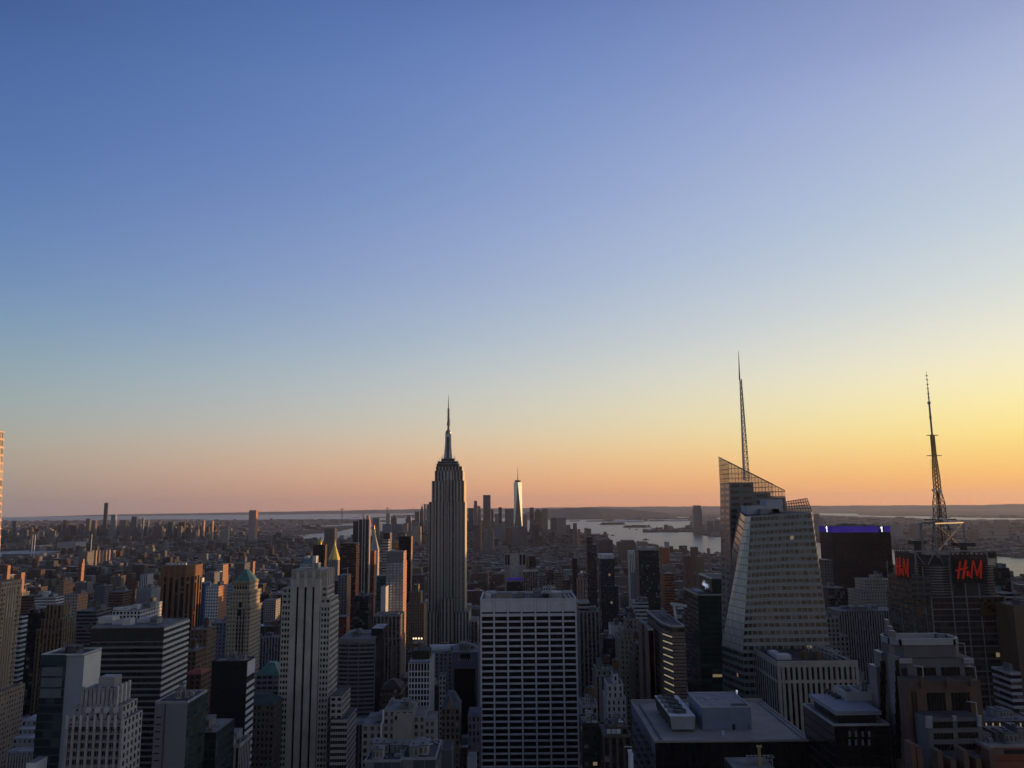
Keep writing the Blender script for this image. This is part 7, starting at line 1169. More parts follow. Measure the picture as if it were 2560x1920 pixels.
BROOK = poly([(40.737, -73.961), (40.722, -73.963), (40.711, -73.969), (40.7045, -73.975), (40.705, -73.990), (40.7015, -73.997), (40.690, -74.003), (40.683, -74.011), (40.676, -74.018), (40.668, -74.017), (40.665, -74.003), (40.655, -74.021), (40.64, -74.037), (40.618, -74.041), (40.607, -74.034), (40.60, -74.0), (40.578, -74.012), (40.572, -73.93), (40.575, -73.86), (40.585, -73.75), (40.66, -73.60), (40.80, -73.70), (40.80, -73.85), (40.775, -73.935), (40.755, -73.95)])
JERS = poly([(40.85, -73.96), (40.775, -74.012), (40.757, -74.024), (40.745, -74.024), (40.733, -74.027), (40.726, -74.031), (40.716, -74.0325), (40.7115, -74.036), (40.7105, -74.043), (40.7065, -74.0345), (40.7035, -74.0385), (40.6985, -74.049), (40.6935, -74.057), (40.6915, -74.063), (40.688, -74.063), (40.683, -74.070), (40.676, -74.078), (40.668, -74.062), (40.663, -74.066), (40.660, -74.085), (40.652, -74.095), (40.644, -74.105), (40.642, -74.16), (40.60, -74.205), (40.55, -74.255), (40.50, -74.27), (40.46, -74.26)]) + [(14000, 33500), (31000, 12000), (16000, -2000)]
STAT = poly([(40.648, -74.075), (40.625, -74.073), (40.603, -74.055), (40.57, -74.085), (40.54, -74.14), (40.505, -74.25), (40.55, -74.245), (40.60, -74.195), (40.638, -74.175), (40.640, -74.12), (40.648, -74.095)])
sheet('manhattan_ground', MANH, GZ, STREET, th=6); sheet('borough_land', BROOK, GZ, STREET, th=6); sheet('river_bank_land', JERS, GZ, FARLAND, th=6); sheet('island_land', STAT, GZ, FARLAND, th=6)
def blob(cx, cy, rx, ry, k=14, seed=1):
    r = random.Random(seed); return [(cx + rx * math.cos(2 * math.pi * i / k) * r.uniform(.85, 1.1), cy + ry * math.sin(2 * math.pi * i / k) * r.uniform(.8, 1.1)) for i in range(k)]
sheet('island_land', blob(*geo(40.6890, -74.0170), 420, 620, seed=4), GZ, PARK, th=6)
INLETS = []
def bay_patch(pts, nm='inlet_water'):
    INLETS.append([onz(px, py, GZ)[:2] for px, py in pts]); bm = MB(); bm.face([onz(px, py, GZ + .35) for px, py in pts]); q = bm.build(nm, WATER); q['kind'] = 'structure'
bay_patch([(2000, 1286), (2036, 1283), (2140, 1284), (2150, 1288.5), (2230, 1290), (2330, 1291), (2420, 1294), (2560, 1296), (2720, 1297), (2720, 1301), (2560, 1300), (2380, 1299), (2240, 1294), (2130, 1291), (2060, 1288)]); bay_patch([(1790, 1296), (1810, 1293), (1905, 1292), (1925, 1296), (1870, 1298.5), (1800, 1299)]); bay_patch([(838, 1331), (880, 1321), (905, 1319), (905, 1330), (872, 1341), (838, 1343)]); bay_patch([(840, 1308), (880, 1309), (905, 1306), (905, 1311), (860, 1314)]); bay_patch([(1512, 1293), (1560, 1291), (1660, 1291), (1725, 1292.5), (1725, 1294.5), (1600, 1296)])
bay_patch([(1650, 1323), (1638, 1318), (1640, 1312.5), (1690, 1311.5), (1712, 1313.5), (1722, 1317.5), (1714, 1321), (1692, 1323.8), (1665, 1325)])
def ridge(name, pts, depth, mat, step=120, amp=.25, seed=1, n=None):
    """a long low hill: pts = (px, crest row) at distance Y"""
    r = random.Random(seed); bm = MB(); prev = None; ph = [r.uniform(0, 6.28) for _ in range(4)]
    for (px0, py0, Y0), (px1, py1, Y1) in zip(pts, pts[1:]):
        k = max(2, int(abs(px1 - px0) / 8))
        for i in range(k + 1):
            t = i / k; px, py, Y = px0 + (px1 - px0) * t, py0 + (py1 - py0) * t, Y0 + (Y1 - Y0) * t; x, y, z = at(px, py, Y); w = 1 + amp * .12 * (math.sin(px * .05 + ph[0]) + .6 * math.sin(px * .13 + ph[1]) + .4 * math.sin(px * .31 + ph[2])); z = max(GZ + 1, GZ + (z - GZ) * w)
            cur = [(x, y - depth, GZ - 3), (x, y - depth * .45, z * .62), (x, y, z), (x, y + depth * .5, z * .7), (x, y + depth, GZ - 3)]
            if prev and i: [bm.face([prev[j], cur[j], cur[j + 1], prev[j + 1]]) for j in range(4)]
            prev = cur
    q = bm.build(name, mat, smooth=True); q['kind'] = 'structure'
ridge('hills', [(120, 1291.5, 31000), (235, 1287, 31000), (480, 1283, 31000), (700, 1279, 31000), (1000, 1273.5, 31000), (1200, 1270, 31000), (1320, 1271, 30500)], 1300, WOODS, seed=2)
ridge('hills', [(1290, 1286, 15500), (1345, 1276, 15500), (1425, 1269.5, 15500), (1490, 1269, 15500), (1560, 1273, 15800), (1660, 1281, 16000)], 1500, WOODS, seed=5)
ridge('hills', [(1255, 1271, 31000), (1500, 1267, 30500), (1700, 1266, 30000), (2000, 1264.5, 29500), (2300, 1263, 28500), (2440, 1262.5, 27500), (2560, 1259.5, 26500), (2800, 1259, 25000)], 1500, FARLAND, amp=.3, seed=8)
ridge('hills', [(930, 1300, 19500), (990, 1288, 19500), (1080, 1285, 19500), (1200, 1285, 19500), (1290, 1287, 19000), (1340, 1296, 18500)], 900, WOODS, seed=6)

# ------------------------------------------------------------------ harbour islands, boats, bridge, birds
def island(name, px0, px1, py, lab, seed):
    a, b = onz(px0, py, 0), onz(px1, py, 0); cx, cy, rx = (a[0] + b[0]) / 2, (a[1] + b[1]) / 2, (b[0] - a[0]) / 2; o = sheet('island_land', blob(cx, cy, rx, rx * .6, 18, seed), GZ, PARK, th=6); return cx, cy, rx
ic = island('a', 1494, 1571, 1311.5, '', 3); jc = island('b', 1553, 1633, 1318.5, '', 5); r_ = random.Random(3)
def bush(name, x, y, h, w, lab, group=None, mats=None):
    t = thing(name, lab, 'tree', (x, y, GZ), group); mb = MB(); mb.cyl((x, y), h * .04, h * .02, GZ - .5, GZ + h * .5, 5); mb.build('trunk', WOOD, t); mb = MB(); rr = random.Random(int(x * 7) % 9973)
    for i in range(60):
        u, v, s = rr.gauss(0, .36), rr.gauss(0, .36), rr.uniform(.25, 1); p = (x + u * w, y + v * w, GZ + h * s); q = w * .22; n1 = Vector((rr.uniform(-1, 1), rr.uniform(-1, 1), rr.uniform(-1, 1))).normalized() * q; n2 = n1.cross(Vector((rr.uniform(-1, 1), rr.uniform(-1, 1), rr.uniform(-1, 1)))).normalized() * q; P = Vector(p); mb.face([P - n1, P + n2, P + n1, P - n2])
    mb.build('crown', plain((.025, .035, .018), var=.4, scale=.3), t)
for i in range(9): bush('tree', ic[0] + (i - 4) * ic[2] * .17 + r_.uniform(-8, 8), ic[1] - 30 + r_.uniform(-30, 30), r_.uniform(14, 24), r_.uniform(26, 40), 'dark tree on the island with the statue', 'trees on the statue island')
for i in range(10): bush('tree', jc[0] + (i - 4.5) * jc[2] * .18 + r_.uniform(-8, 8), jc[1] + 20 + r_.uniform(-30, 30), r_.uniform(13, 20), r_.uniform(24, 36), 'dark tree on the island of brick halls', 'trees on the hall island')
for i, (dx, w, h) in enumerate(((-.45, 34, 14), (.0, 60, 18), (.42, 36, 15))):
    x, y = jc[0] + dx * jc[2], jc[1] - 40; t = thing('island_hall', ('small brick hall nearest the bare tip of the middle island', 'largest brick hall at the centre of the middle island', 'brick hall at the thick end of the middle island')[i], 'hall', (x, y, GZ)); mb = MB(); mb.box(x - w / 2, x + w / 2, y, y + 26, GZ - 1, GZ + h, mw=0, mr=0, bay=5); mb.build('wall', fac('brown', 'p'), t); mb = MB(); hw = w / 2 + 1; mb.loft([(x - hw, y - 1, GZ + h), (x + hw, y - 1, GZ + h), (x + hw, y + 27, GZ + h), (x - hw, y + 27, GZ + h)], [(x - hw * .8, y + 12, GZ + h + 7), (x + hw * .8, y + 12, GZ + h + 7), (x + hw * .8, y + 14, GZ + h + 7), (x - hw * .8, y + 14, GZ + h + 7)], mw=0, mr=0); mb.build('roof', plain('brown'), t)
sx, sy, _ = at(1509, 1311, ic[1] - 10); zt = at(1509, 1293, sy)[2]; t = thing('statue', 'tiny robed statue with a raised arm on a tall pedestal on the island', 'statue', (sx, sy, GZ)); H = zt - GZ; cop = plain((.11, .15, .13), var=.1)
mb = MB(); mb.box(sx - 22, sx + 22, sy - 22, sy + 22, GZ - 1, GZ + H * .13, mw=0, mr=0); mb.loft([(sx - 11, sy - 11, GZ + H * .13), (sx + 11, sy - 11, GZ + H * .13), (sx + 11, sy + 11, GZ + H * .13), (sx - 11, sy + 11, GZ + H * .13)], [(sx - 7, sy - 7, GZ + H * .48), (sx + 7, sy - 7, GZ + H * .48), (sx + 7, sy + 7, GZ + H * .48), (sx - 7, sy + 7, GZ + H * .48)], mw=0, mr=0); mb.build('pedestal', plain('stone'), t)
mb = MB()
for z0, z1, r0, r1 in ((.48, .62, 6, 5), (.62, .76, 5, 4), (.76, .81, 4, 2), (.81, .87, 2.2, 1.8)): mb.cyl((sx, sy), r0, r1, GZ + H * z0, GZ + H * z1, 8)
mb.tube((sx - 2.5, sy, GZ + H * .77), (sx - 5.5, sy, GZ + H * .93), 1.5, 1.1); mb.cyl((sx - 5.6, sy), 1.2, .6, GZ + H * .93, GZ + H, 6); mb.build('figure', cop, t)
x, y, _ = at(1643, 1328, 7600); t = thing('terminal_hall', 'dark railway hall with a pointed clock tower at the tip of the curving shore', 'hall', (x, y, GZ)); mb = MB(); mb.box(x - 16, x + 60, y, y + 40, GZ - 1, GZ + 14, mw=0, mr=0); mb.build('wall', fac('brown', 'p'), t); mb = MB(); mb.cyl((x, y + 4), 7, 6, GZ, GZ + 30, 6); mb.cyl((x, y + 4), 7.5, .2, GZ + 30, GZ + 48, 6); mb.build('clock_tower', plain('brown'), t)
def boat(px, py, Ln, lab, cab=True, barge=False):
    x, y, _ = onz(px, py, 0); t = thing('barge' if barge else 'boat', lab, 'barge' if barge else 'boat', (x, y, 0), 'vessels in the bay'); w = Ln * .2; h = Ln * .05 + 1.5; mb = MB(); pl = lambda s: [(x - Ln / 2 * s, y - w / 2 * s), (x + Ln / 2 * .75 * s, y - w / 2 * s), (x + Ln / 2 * s, y), (x + Ln / 2 * .75 * s, y + w / 2 * s), (x - Ln / 2 * s, y + w / 2 * s)]
    mb.loft([(*p, -.6) for p in pl(.9)], [(*p, h) for p in pl(1)], mw=0, mr=0); mb.build('hull', plain((.05, .05, .06)), t); mb = MB()
    if barge: mb.box(x - Ln * .4, x + Ln * .3, y - w * .3, y + w * .3, h, h + 3, mw=0, mr=0); mb.build('cargo', plain((.1, .08, .07)), t)
    else: mb.box(x - Ln * .28, x + Ln * .18, y - w * .35, y + w * .35, h, h + Ln * .07 + 2, mw=0, mr=0); mb.box(x - Ln * .05, x + Ln * .12, y - w * .22, y + w * .22, h + Ln * .07 + 2, h + Ln * .13 + 3, mw=0, mr=0); mb.build('cabin', plain((.2, .2, .2)), t)
for a in ((1514, 1337.7, 70, 'long dark barge in the bay nearest the downtown towers', 1, 1), (1532, 1339, 36, 'small dark tug just ahead of the long barge'), (1614.5, 1350, 52, 'dark ferry closest to the city shore'), (1437, 1303.5, 180, 'anchored freighter beyond the round ended tower', 1, 1), (1420.5, 1296, 90, 'thin distant ship by the chamfered grey tower'), (1634.5, 1303.3, 150, 'flat ship between the statue island and the far piers', 1, 1), (1574, 1323, 30, 'tiny boat just below the middle island'), (1592, 1325, 34, 'tiny white launch below the middle island halls'), (1466, 1321.5, 26, 'tiny boat alone in the open bay'), (1462, 1296.3, 160, 'faint freighter far out before the hills'), (1691, 1331.5, 28, 'small moored boat at the curving shore')): boat(*a[:4], barge=len(a) > 5)
for i, (px, py, Y_, w_) in enumerate(((1560, 1291, 11800, 300), (1592, 1291.5, 11600, 240), (1655, 1290, 12200, 420), (1700, 1291, 11900, 260), (1540, 1293.5, 10900, 160))):
    x, y, z = at(px, py, Y_); z = max(z, GZ + 12); t = thing('port_shed', ('long white shed on the far docks beyond the two islands', 'white shed just after the long one on the far docks', 'widest white shed on the far docks near the lone bay tower', 'white shed right before the lone bay tower on the far docks', 'small pale shed at the near end of the far docks')[i], 'shed', (x, y, GZ), 'sheds on the far docks'); mb = MB(); mb.box(x - w_ / 2, x + w_ / 2, y, y + 160, GZ - 1, GZ + 14, mw=0, mr=0); mb.build('wall', plain((.62, .6, .58)), t); mb = MB(); mb.loft([(x - w_ / 2, y - 1, GZ + 14.1), (x + w_ / 2, y - 1, GZ + 14.1), (x + w_ / 2, y + 161, GZ + 14.1), (x - w_ / 2, y + 161, GZ + 14.1)], [(x - w_ / 2, y + 78, GZ + 22), (x + w_ / 2, y + 78, GZ + 22), (x + w_ / 2, y + 82, GZ + 22), (x - w_ / 2, y + 82, GZ + 22)], mw=0, mr=0); mb.build('roof', plain((.6, .6, .6)), t)
# suspension bridge far out
t = thing('suspension_bridge', 'faint suspension bridge with two tall portal towers far across the bay', 'bridge', at(910, 1290, 17500)); tw = []; BR = plain((.14, .14, .16)); bt = []
for px, yt, Y in ((855.5, 1271.5, 17100), (968.5, 1269, 18000)):
    x, y, z = at(px, yt, Y); mb = MB()
    for s in (-16, 16): mb.bar((x + s, y, 0), (x + s, y, z), 13, 11)
    for q in (.97, .55, .32): mb.bar((x - 16, y, z * q), (x + 16, y, z * q), 12, 12)
    mb.build('tower', BR, t); tw.append((x, y, z))
mb = MB(); A_, B_ = Vector(tw[0]), Vector(tw[1]); d = (B_ - A_); d.z = 0; dn = d.normalized(); mb.bar(A_ - dn * 700 - Vector((0, 0, A_.z - 70)), B_ + dn * 700 - Vector((0, 0, B_.z - 70)), 30, 8); mb.build('deck', BR, t); mb = MB(); k = 20
for i in range(k):
    f = lambda q: A_ + d * q + Vector((0, 0, -1)) * (A_.z - 85) * (1 - (2 * q - 1) ** 2) ; mb.bar(f(i / k), f((i + 1) / k), 4)
for e, s in ((A_, -1), (B_, 1)): mb.bar(e, e + dn * s * 500 - Vector((0, 0, e.z - 70)), 4)
mb.build('cable', BR, t)
t = thing('trestle_bridge', 'long low trestle bridge over the bright inlet behind the antenna mast', 'bridge', onz(2450, 1291, 10)); mb = MB(); a, b = at(2385, 1291.5, 13500), at(2505, 1294, 12600); mb.bar(a, b, 14, 7)
for i in range(17): p = Vector(a).lerp(Vector(b), i / 16); mb.bar((p.x, p.y, 0), (p.x, p.y, p.z + (16 if i in (7, 9) else 0)), 9)
mb.build('span', BR, t)
def bird(px, py, Y, w, lab):
    c = Vector(at(px, py, Y)); t = thing('bird', lab, 'bird', c, 'birds over the city'); mb = MB(); q = w * .5; k = 8
    mb.loft([(c.x + .06 * w * math.cos(6.283 * i / k), c.y + .06 * w * math.sin(6.283 * i / k) - .16 * w, c.z) for i in range(k)], [(c.x + .06 * w * math.cos(6.283 * i / k), c.y + .3 * w, c.z + .02 * w + .05 * w * math.sin(6.283 * i / k)) for i in range(k)], mr=0, bottom=True)
    for s in (-1, 1): mb.face([(c.x, c.y - .1 * w, c.z), (c.x + s * q * .5, c.y - .14 * w, c.z + .14 * w), (c.x + s * q, c.y + .02 * w, c.z + .06 * w), (c.x + s * q * .5, c.y + .1 * w, c.z + .12 * w), (c.x, c.y + .14 * w, c.z)]); mb.face([(c.x, c.y + .3 * w, c.z), (c.x + s * .12 * w, c.y + .42 * w, c.z), (c.x, c.y + .4 * w, c.z)])
    mb.build('body', plain((.06, .055, .05)), t)
for a in ((1673, 958.5, 330, .9, 'dark bird in the pale sky before the white needle'), (2388.5, 1063.5, 300, .7, 'dark bird in the yellow sky beyond the antenna mast'), (1975.5, 1118.5, 330, .6, 'tiny bird just above the slanted lattice top'), (2202.5, 1248, 330, .7, 'tiny bird low over the hills'), (1136.5, 353.5, 420, .7, 'lone speck of a bird high in the blue')): bird(*a)

# ------------------------------------------------------------------ the rest of the city
stepped_spire_tower(); white_grid_slab(); fifth_tower(); faceted_glass_tower(); sign_tower(); numbered_tower(); green_sign_tower(); glass_block_prism(); left_group(); mid_group(); brooklyn_side(); downtown(); chelsea_side(); right_group()
def inside(X, Y, P):
    r = np.zeros(len(X), bool); k = len(P)
    for i in range(k):
        (x0, y0), (x1, y1) = P[i], P[(i + 1) % k]
        if y0 == y1: continue
        c = ((y0 > Y) != (y1 > Y)) & (X < (x1 - x0) * (Y - y0) / (y1 - y0) + x0); r ^= c
    return r
nr = np.random.default_rng(11); boxes = []      # x0,x1,y0,y1,z1,type
def lots(x0, x1, y0, y1, ang, bw, bd, street, lot, fn, P):
    """blocks bw x bd with streets between, cut into lots; heights from fn"""
    ca, sa = math.cos(ang), math.sin(ang); out = []; y = y0
    while y < y1:
        x = x0
        while x < x1:
            for row in (0, 1):
                q = x
                while q < x + bw - 4:
                    w = min(x + bw - q, lot[0] + (lot[1] - lot[0]) * rng.random()); out.append((q, q + w - rng.uniform(0, .6), y + row * bd / 2 + (.0 if row else rng.uniform(0, 2)), y + (row + 1) * bd / 2 - rng.uniform(.3, 5))); q += w
            x += bw + street[0]
        y += bd + street[1]
    A = np.array(out); cx, cy = (A[:, 0] + A[:, 1]) / 2, (A[:, 2] + A[:, 3]) / 2; wx, wy = A[:, 1] - A[:, 0], A[:, 3] - A[:, 2]
    if ang: ox, oy = (x0 + x1) / 2, (y0 + y1) / 2; dx, dy = cx - ox, cy - oy; cx, cy = ox + dx * ca - dy * sa, oy + dx * sa + dy * ca
    k = inside(cx, cy, P) & (np.abs(cx) < .72 * cy + 60) & (cy > 150); return np.c_[cx - wx / 2, cx + wx / 2, cy - wy / 2, cy + wy / 2][k]
def hts(A, mean, sig, tall=None, lo=6):
    h = np.maximum(lo, np.exp(nr.normal(np.log(mean), sig, len(A))))
    if tall is not None: p, a, b = tall; m = nr.random(len(A)) < p; h[m] = nr.uniform(a, b, m.sum())
    return h
def add(A, h): boxes.append(np.c_[A, GZ + h])
blk = (281 - 26, 62)
a = lots(-172 - 26 - 281 * 4, 1300, 180, 1600, 0, 255, 60, (26, 20), (16, 40), None, MANH); d = (a[:, 2] + a[:, 3]) / 2; add(a, hts(a, np.where(d < 900, 48, 40), .45))
a = lots(-1800, 1400, 1600, 2900, 0, 255, 60, (26, 20), (16, 46), None, MANH); add(a, hts(a, 26, .38, (.05, 40, 65)))
a = lots(-2600, 1300, 2900, 4700, R(0), 170, 58, (18, 16), (14, 42), None, MANH); cx = (a[:, 0] + a[:, 1]) / 2; add(a, np.where(cx < -1100, hts(a, 16, .24, (.06, 36, 56)), hts(a, 17, .28, (.02, 32, 50))))
a = lots(-2600, 600, 4700, 7300, R(0), 110, 55, (14, 12), (18, 44), None, MANH); cx = (a[:, 0] + a[:, 1]) / 2; cy = (a[:, 2] + a[:, 3]) / 2; add(a, np.where((cx > -900) & (cy > 5000), hts(a, 45, .5, (.08, 90, 160)), hts(a, 17, .3, (.1, 38, 60))))
a = lots(-8200, -900, 2300, 8200, R(-24), 150, 56, (16, 14), (20, 60), None, BROOK); cx = (a[:, 0] + a[:, 1]) / 2; cy = (a[:, 2] + a[:, 3]) / 2; dn = np.hypot(cx + 3500, cy - 6700); add(a, np.where(dn < 900, hts(a, 32, .6, (.12, 70, 130)), hts(a, 10, .28, (.02, 26, 55))))
a = lots(-13500, -1200, 8200, 17500, R(-24), 200, 80, (18, 16), (40, 130), None, BROOK); add(a, hts(a, 9, .25, (.015, 20, 40)))
a = lots(1000, 9500, 3000, 8500, R(8), 150, 60, (18, 16), (18, 45), None, JERS); add(a, hts(a, 10, .4, (.02, 25, 60))); a = lots(1500, 16000, 8500, 17000, 0, 260, 120, (60, 60), (60, 130), None, JERS); add(a, hts(a, 8, .4, (.015, 18, 40))); a = lots(-800, 3800, 11200, 17000, 0, 260, 120, (60, 60), (60, 130), None, STAT); add(a, hts(a, 7, .3))
BX = np.concatenate(boxes); px0 = np.zeros(len(BX))
# keep clear of the named towers, and never in front of what the photograph shows of them
HA = [(s, x0, x1, y0, y1, z, vb) for s, x0, x1, y0, y1, z, vb in HEROES]
keep = np.ones(len(BX), bool)
for s, x0, x1, y0, y1, z, vb in HA: m = 1.5; keep &= ~((BX[:, 0] < x1 + m) & (BX[:, 1] > x0 - m) & (BX[:, 2] < y1 + m) & (BX[:, 3] > y0 - m))
for chk in [blob(*onz(300, 1473, GZ)[:2], 240, 330)] + INLETS: keep &= ~inside((BX[:, 0] + BX[:, 1]) / 2, (BX[:, 2] + BX[:, 3]) / 2, chk)
BX = BX[keep]
def vproj(x, y, z):
    dz = z - CZ; w = y * FWD.y + dz * FWD.z; u = (x * RIG.x + y * RIG.y + dz * RIG.z) / w; v = (x * UPV.x + y * UPV.y + dz * UPV.z) / w; return 1280 + FL * u, 960 - FL * v
def zrow(x, y, row):  # height seen at photo row at plan position
    lo = np.full(len(x), -200.); hi = np.full(len(x), 500.)
    for _ in range(26): mid = (lo + hi) / 2; _, py = vproj(x, y, mid); g_ = py > row; lo = np.where(g_, mid, lo); hi = np.where(g_, hi, mid)
    return lo
cap = np.full(len(BX), 999.); yb_ = BX[:, 3]; pxl, _ = vproj(BX[:, 0], BX[:, 2], np.full(len(BX), 40.)); pxr, _ = vproj(BX[:, 1], BX[:, 2], np.full(len(BX), 40.)); lim = np.interp(BX[:, 2], [150, 400, 700, 1000, 1500, 2500, 4500, 6500, 9000], [1905, 1800, 1660, 1580, 1480, 1400, 1345, 1318, 1300]); lim = lim + np.where(nr.random(len(BX)) < .3, -12, 0); lim = np.where((BX[:, 2] > 5000) & (np.abs(BX[:, 0] + 350) < 500), 1300, lim)
for s, x0, x1, y0, y1, z, vb in HA:
    a_, _ = proj(x0, y0, z); b_, _ = proj(x1, y0, z); m = (BX[:, 2] < y0) & (pxr > min(a_, b_) - 6) & (pxl < max(a_, b_) + 6); lim = np.where(m, np.maximum(lim, vb), lim)
xc_ = (BX[:, 0] + BX[:, 1]) / 2; cap = np.minimum(cap, zrow(xc_, BX[:, 3], lim)); BX[:, 4] = np.minimum(BX[:, 4], cap); BX = BX[BX[:, 4] > GZ + 5]
# which of them show, and how much: paint the front and top of every box far to near
o_ = np.argsort(-BX[:, 2]); ids = np.full((768, 1024), -1, np.int32); items = [(BX[i, 2], int(i), BX[i]) for i in o_] + [(h[3], -2, np.array([h[1], h[2], h[3], h[4], h[5]])) for h in HA]; items.sort(key=lambda q: -q[0])
allb = np.array([q[2] for q in items]); fx0, fy0 = vproj(allb[:, 0], allb[:, 2], allb[:, 4]); fx1, _ = vproj(allb[:, 1], allb[:, 2], allb[:, 4]); _, ty = vproj((allb[:, 0] + allb[:, 1]) / 2, allb[:, 3], allb[:, 4]); _, by = vproj(allb[:, 0], allb[:, 2], np.full(len(allb), GZ)); f_ = .4
for k, q in enumerate(items):
    x0, x1, y0, y1 = int(round(fx0[k] * f_)), int(round(fx1[k] * f_)), int(round(min(ty[k], fy0[k]) * f_)), int(round(by[k] * f_))
    if x1 < 0 or x0 > 1023: continue
    ids[max(0, y0):max(0, min(768, y1)), max(0, x0):max(x1, x0 + 1)] = q[1]
cnt = np.bincount(ids[ids >= 0].ravel(), minlength=len(BX)); top = np.argsort(-cnt)[:300]; top = [i for i in top if cnt[i] >= 6]; TOP = set(int(i) for i in top)
# palettes of the anonymous buildings
DIM = .62
GEN = [('brown brick', (.14, .11, .095), 'p'), ('tan brick', (.27, .24, .2), 'p'), ('red brick', (.17, .095, .075), 'p'), ('grey stone', (.24, .24, .24), 'p'), ('pale limestone', (.40, .375, .33), 'P'), ('white', (.52, .52, .52), 'b'), ('dark glass', (.06, .065, .08), 'g'), ('blue grey', (.15, .17, .21), 'P'), ('brown ribbed', (.17, .13, .11), 'v')]
GMAT = [fac(tuple(x * DIM for x in c), s, tone=True, WX=STY[s]['WX'] * .9, WY=STY[s]['WY'], Lit=.002) for _, c, s in GEN]; GROOF = plain((.17, .172, .18), var=.45, scale=.06, tone=True)
gt = nr.choice(len(GEN), len(BX), p=[.2, .17, .1, .16, .11, .06, .06, .07, .07]); tone = np.clip(nr.normal(.95, .22, len(BX)), .45, 1.6); rtone = np.clip(np.exp(nr.normal(-.25, .85, len(BX))), .15, 3.2)
def boxmesh(name, idx, org=None):
    """one mesh from many boxes (walls + roof), each with its own tone and facade"""
    B_ = BX[idx]; k = len(B_); x0, x1, y0, y1, z1 = B_.T; z0 = np.full(k, GZ - 2.); V = np.stack([np.stack(c, 1) for c in ((x0, y0, z0), (x1, y0, z0), (x1, y1, z0), (x0, y1, z0), (x0, y0, z1), (x1, y0, z1), (x1, y1, z1), (x0, y1, z1))], 1); o = np.array(org if org is not None else (0, 0, 0)); F = np.array([[0, 1, 5, 4], [1, 2, 6, 5], [2, 3, 7, 6], [3, 0, 4, 7], [4, 5, 6, 7]]); fc = (F[None] + 8 * np.arange(k)[:, None, None]).reshape(-1, 4)
    me = bpy.data.meshes.new(name); me.vertices.add(8 * k); me.vertices.foreach_set('co', (V - o).astype(np.float32).ravel()); me.loops.add(20 * k); me.loops.foreach_set('vertex_index', fc.ravel().astype(np.int32)); me.polygons.add(5 * k); me.polygons.foreach_set('loop_start', np.arange(0, 20 * k, 4, dtype=np.int32)); me.polygons.foreach_set('use_smooth', np.zeros(5 * k, bool)); me.update(calc_edges=True)
    nx, ny, nf = np.maximum(1, np.round((x1 - x0) / 3.6)), np.maximum(1, np.round((y1 - y0) / 3.6)), (z1 - GZ) / 3.5; Z = np.zeros(k); uv = np.zeros((k, 5, 4, 2), np.float32)
    for f, nn in ((0, nx), (1, ny), (2, nx), (3, ny)): uv[:, f, 0] = np.stack([Z, -nf], 1); uv[:, f, 1] = np.stack([nn, -nf], 1); uv[:, f, 2] = np.stack([nn, Z], 1)
    me.uv_layers.new(name='UVMap').data.foreach_set('uv', uv.ravel()); mi = np.repeat(gt[idx], 5).reshape(k, 5); mi[:, 4] = len(GMAT); me.polygons.foreach_set('material_index', mi.ravel().astype(np.int32))
    for m in GMAT + [GROOF]: me.materials.append(m)
    col = me.attributes.new('tone', 'FLOAT_COLOR', 'FACE'); tc_ = np.ones((k, 5, 4), np.float32); tc_[:, :4, :3] = tone[idx][:, None, None]; tc_[:, 4, :3] = rtone[idx][:, None]; col.data.foreach_set('color', tc_.ravel()); me.validate()
    ob = bpy.data.objects.new(name, me); SC.collection.objects.link(ob); ob.location = o; return ob
rest = np.array([i for i in range(len(BX)) if i not in TOP])
sub = rest[(nr.random(len(rest)) < .5) & (BX[rest, 2] < 5200)]; S_ = BX[sub].copy(); w_, d_ = S_[:, 1] - S_[:, 0], S_[:, 3] - S_[:, 2]; fx_, fy_ = nr.uniform(.05, .6, len(sub)), nr.uniform(.1, .6, len(sub)); S_[:, 0] += w_ * fx_; S_[:, 1] = S_[:, 0] + w_ * nr.uniform(.15, .35, len(sub)); S_[:, 2] += d_ * fy_; S_[:, 3] = S_[:, 2] + d_ * nr.uniform(.15, .35, len(sub)); S_[:, 4] += nr.uniform(2, 5, len(sub))
n0_ = len(BX); BX = np.concatenate([BX, S_]); gt = np.concatenate([gt, nr.choice(len(GEN) - 3, len(sub))]); tone = np.concatenate([tone, nr.uniform(.6, 1.3, len(sub))]); rtone = np.concatenate([rtone, nr.uniform(.4, 2.4, len(sub))]); rest = np.concatenate([rest, np.arange(n0_, len(BX))])
far_ = boxmesh('distant_city', rest); far_['kind'] = 'stuff'; far_['label'] = 'countless small low buildings spreading to the horizon'; far_['category'] = 'city'
# unseen towers added out of frame, placed and sized to block the low sun
for k_, (X_, Y_, w_, d_, h_) in enumerate([(430, 290, 46, 108, 215), (470, 400, 44, 118, 215), (510, 520, 50, 118, 228), (560, 640, 50, 118, 240), (620, 760, 46, 118, 250), (700, 880, 50, 150, 262), (720, 1035, 60, 30, 190), (860, 1080, 60, 60, 150), (940, 1190, 70, 60, 130), (1050, 1290, 60, 60, 145), (1180, 1420, 60, 60, 190), (1330, 1560, 60, 80, 222), (1440, 1660, 60, 70, 225), (1340, 1470, 60, 80, 225), (1700, 1960, 60, 60, 120), (1500, 1830, 70, 60, 110)]):
    rt = thing('office_tower', 'plain unseen tower added outside the frame to block the low sun', 'office tower', (X_ + w_ / 2, Y_, GZ), 'added sun-blocking towers'); mb = MB(); mb.box(X_, X_ + w_, Y_, Y_ + d_, GZ - 3, h_, mw=0, mr=1); mb.build('wall', [fac(('grey', 'mid', 'dark', 'tan')[k_ % 4], 'Pgvp'[k_ % 4]), ROOF['rm']], rt); HEROES.append(('west side', X_, X_ + w_, Y_, Y_ + d_, h_, 0))
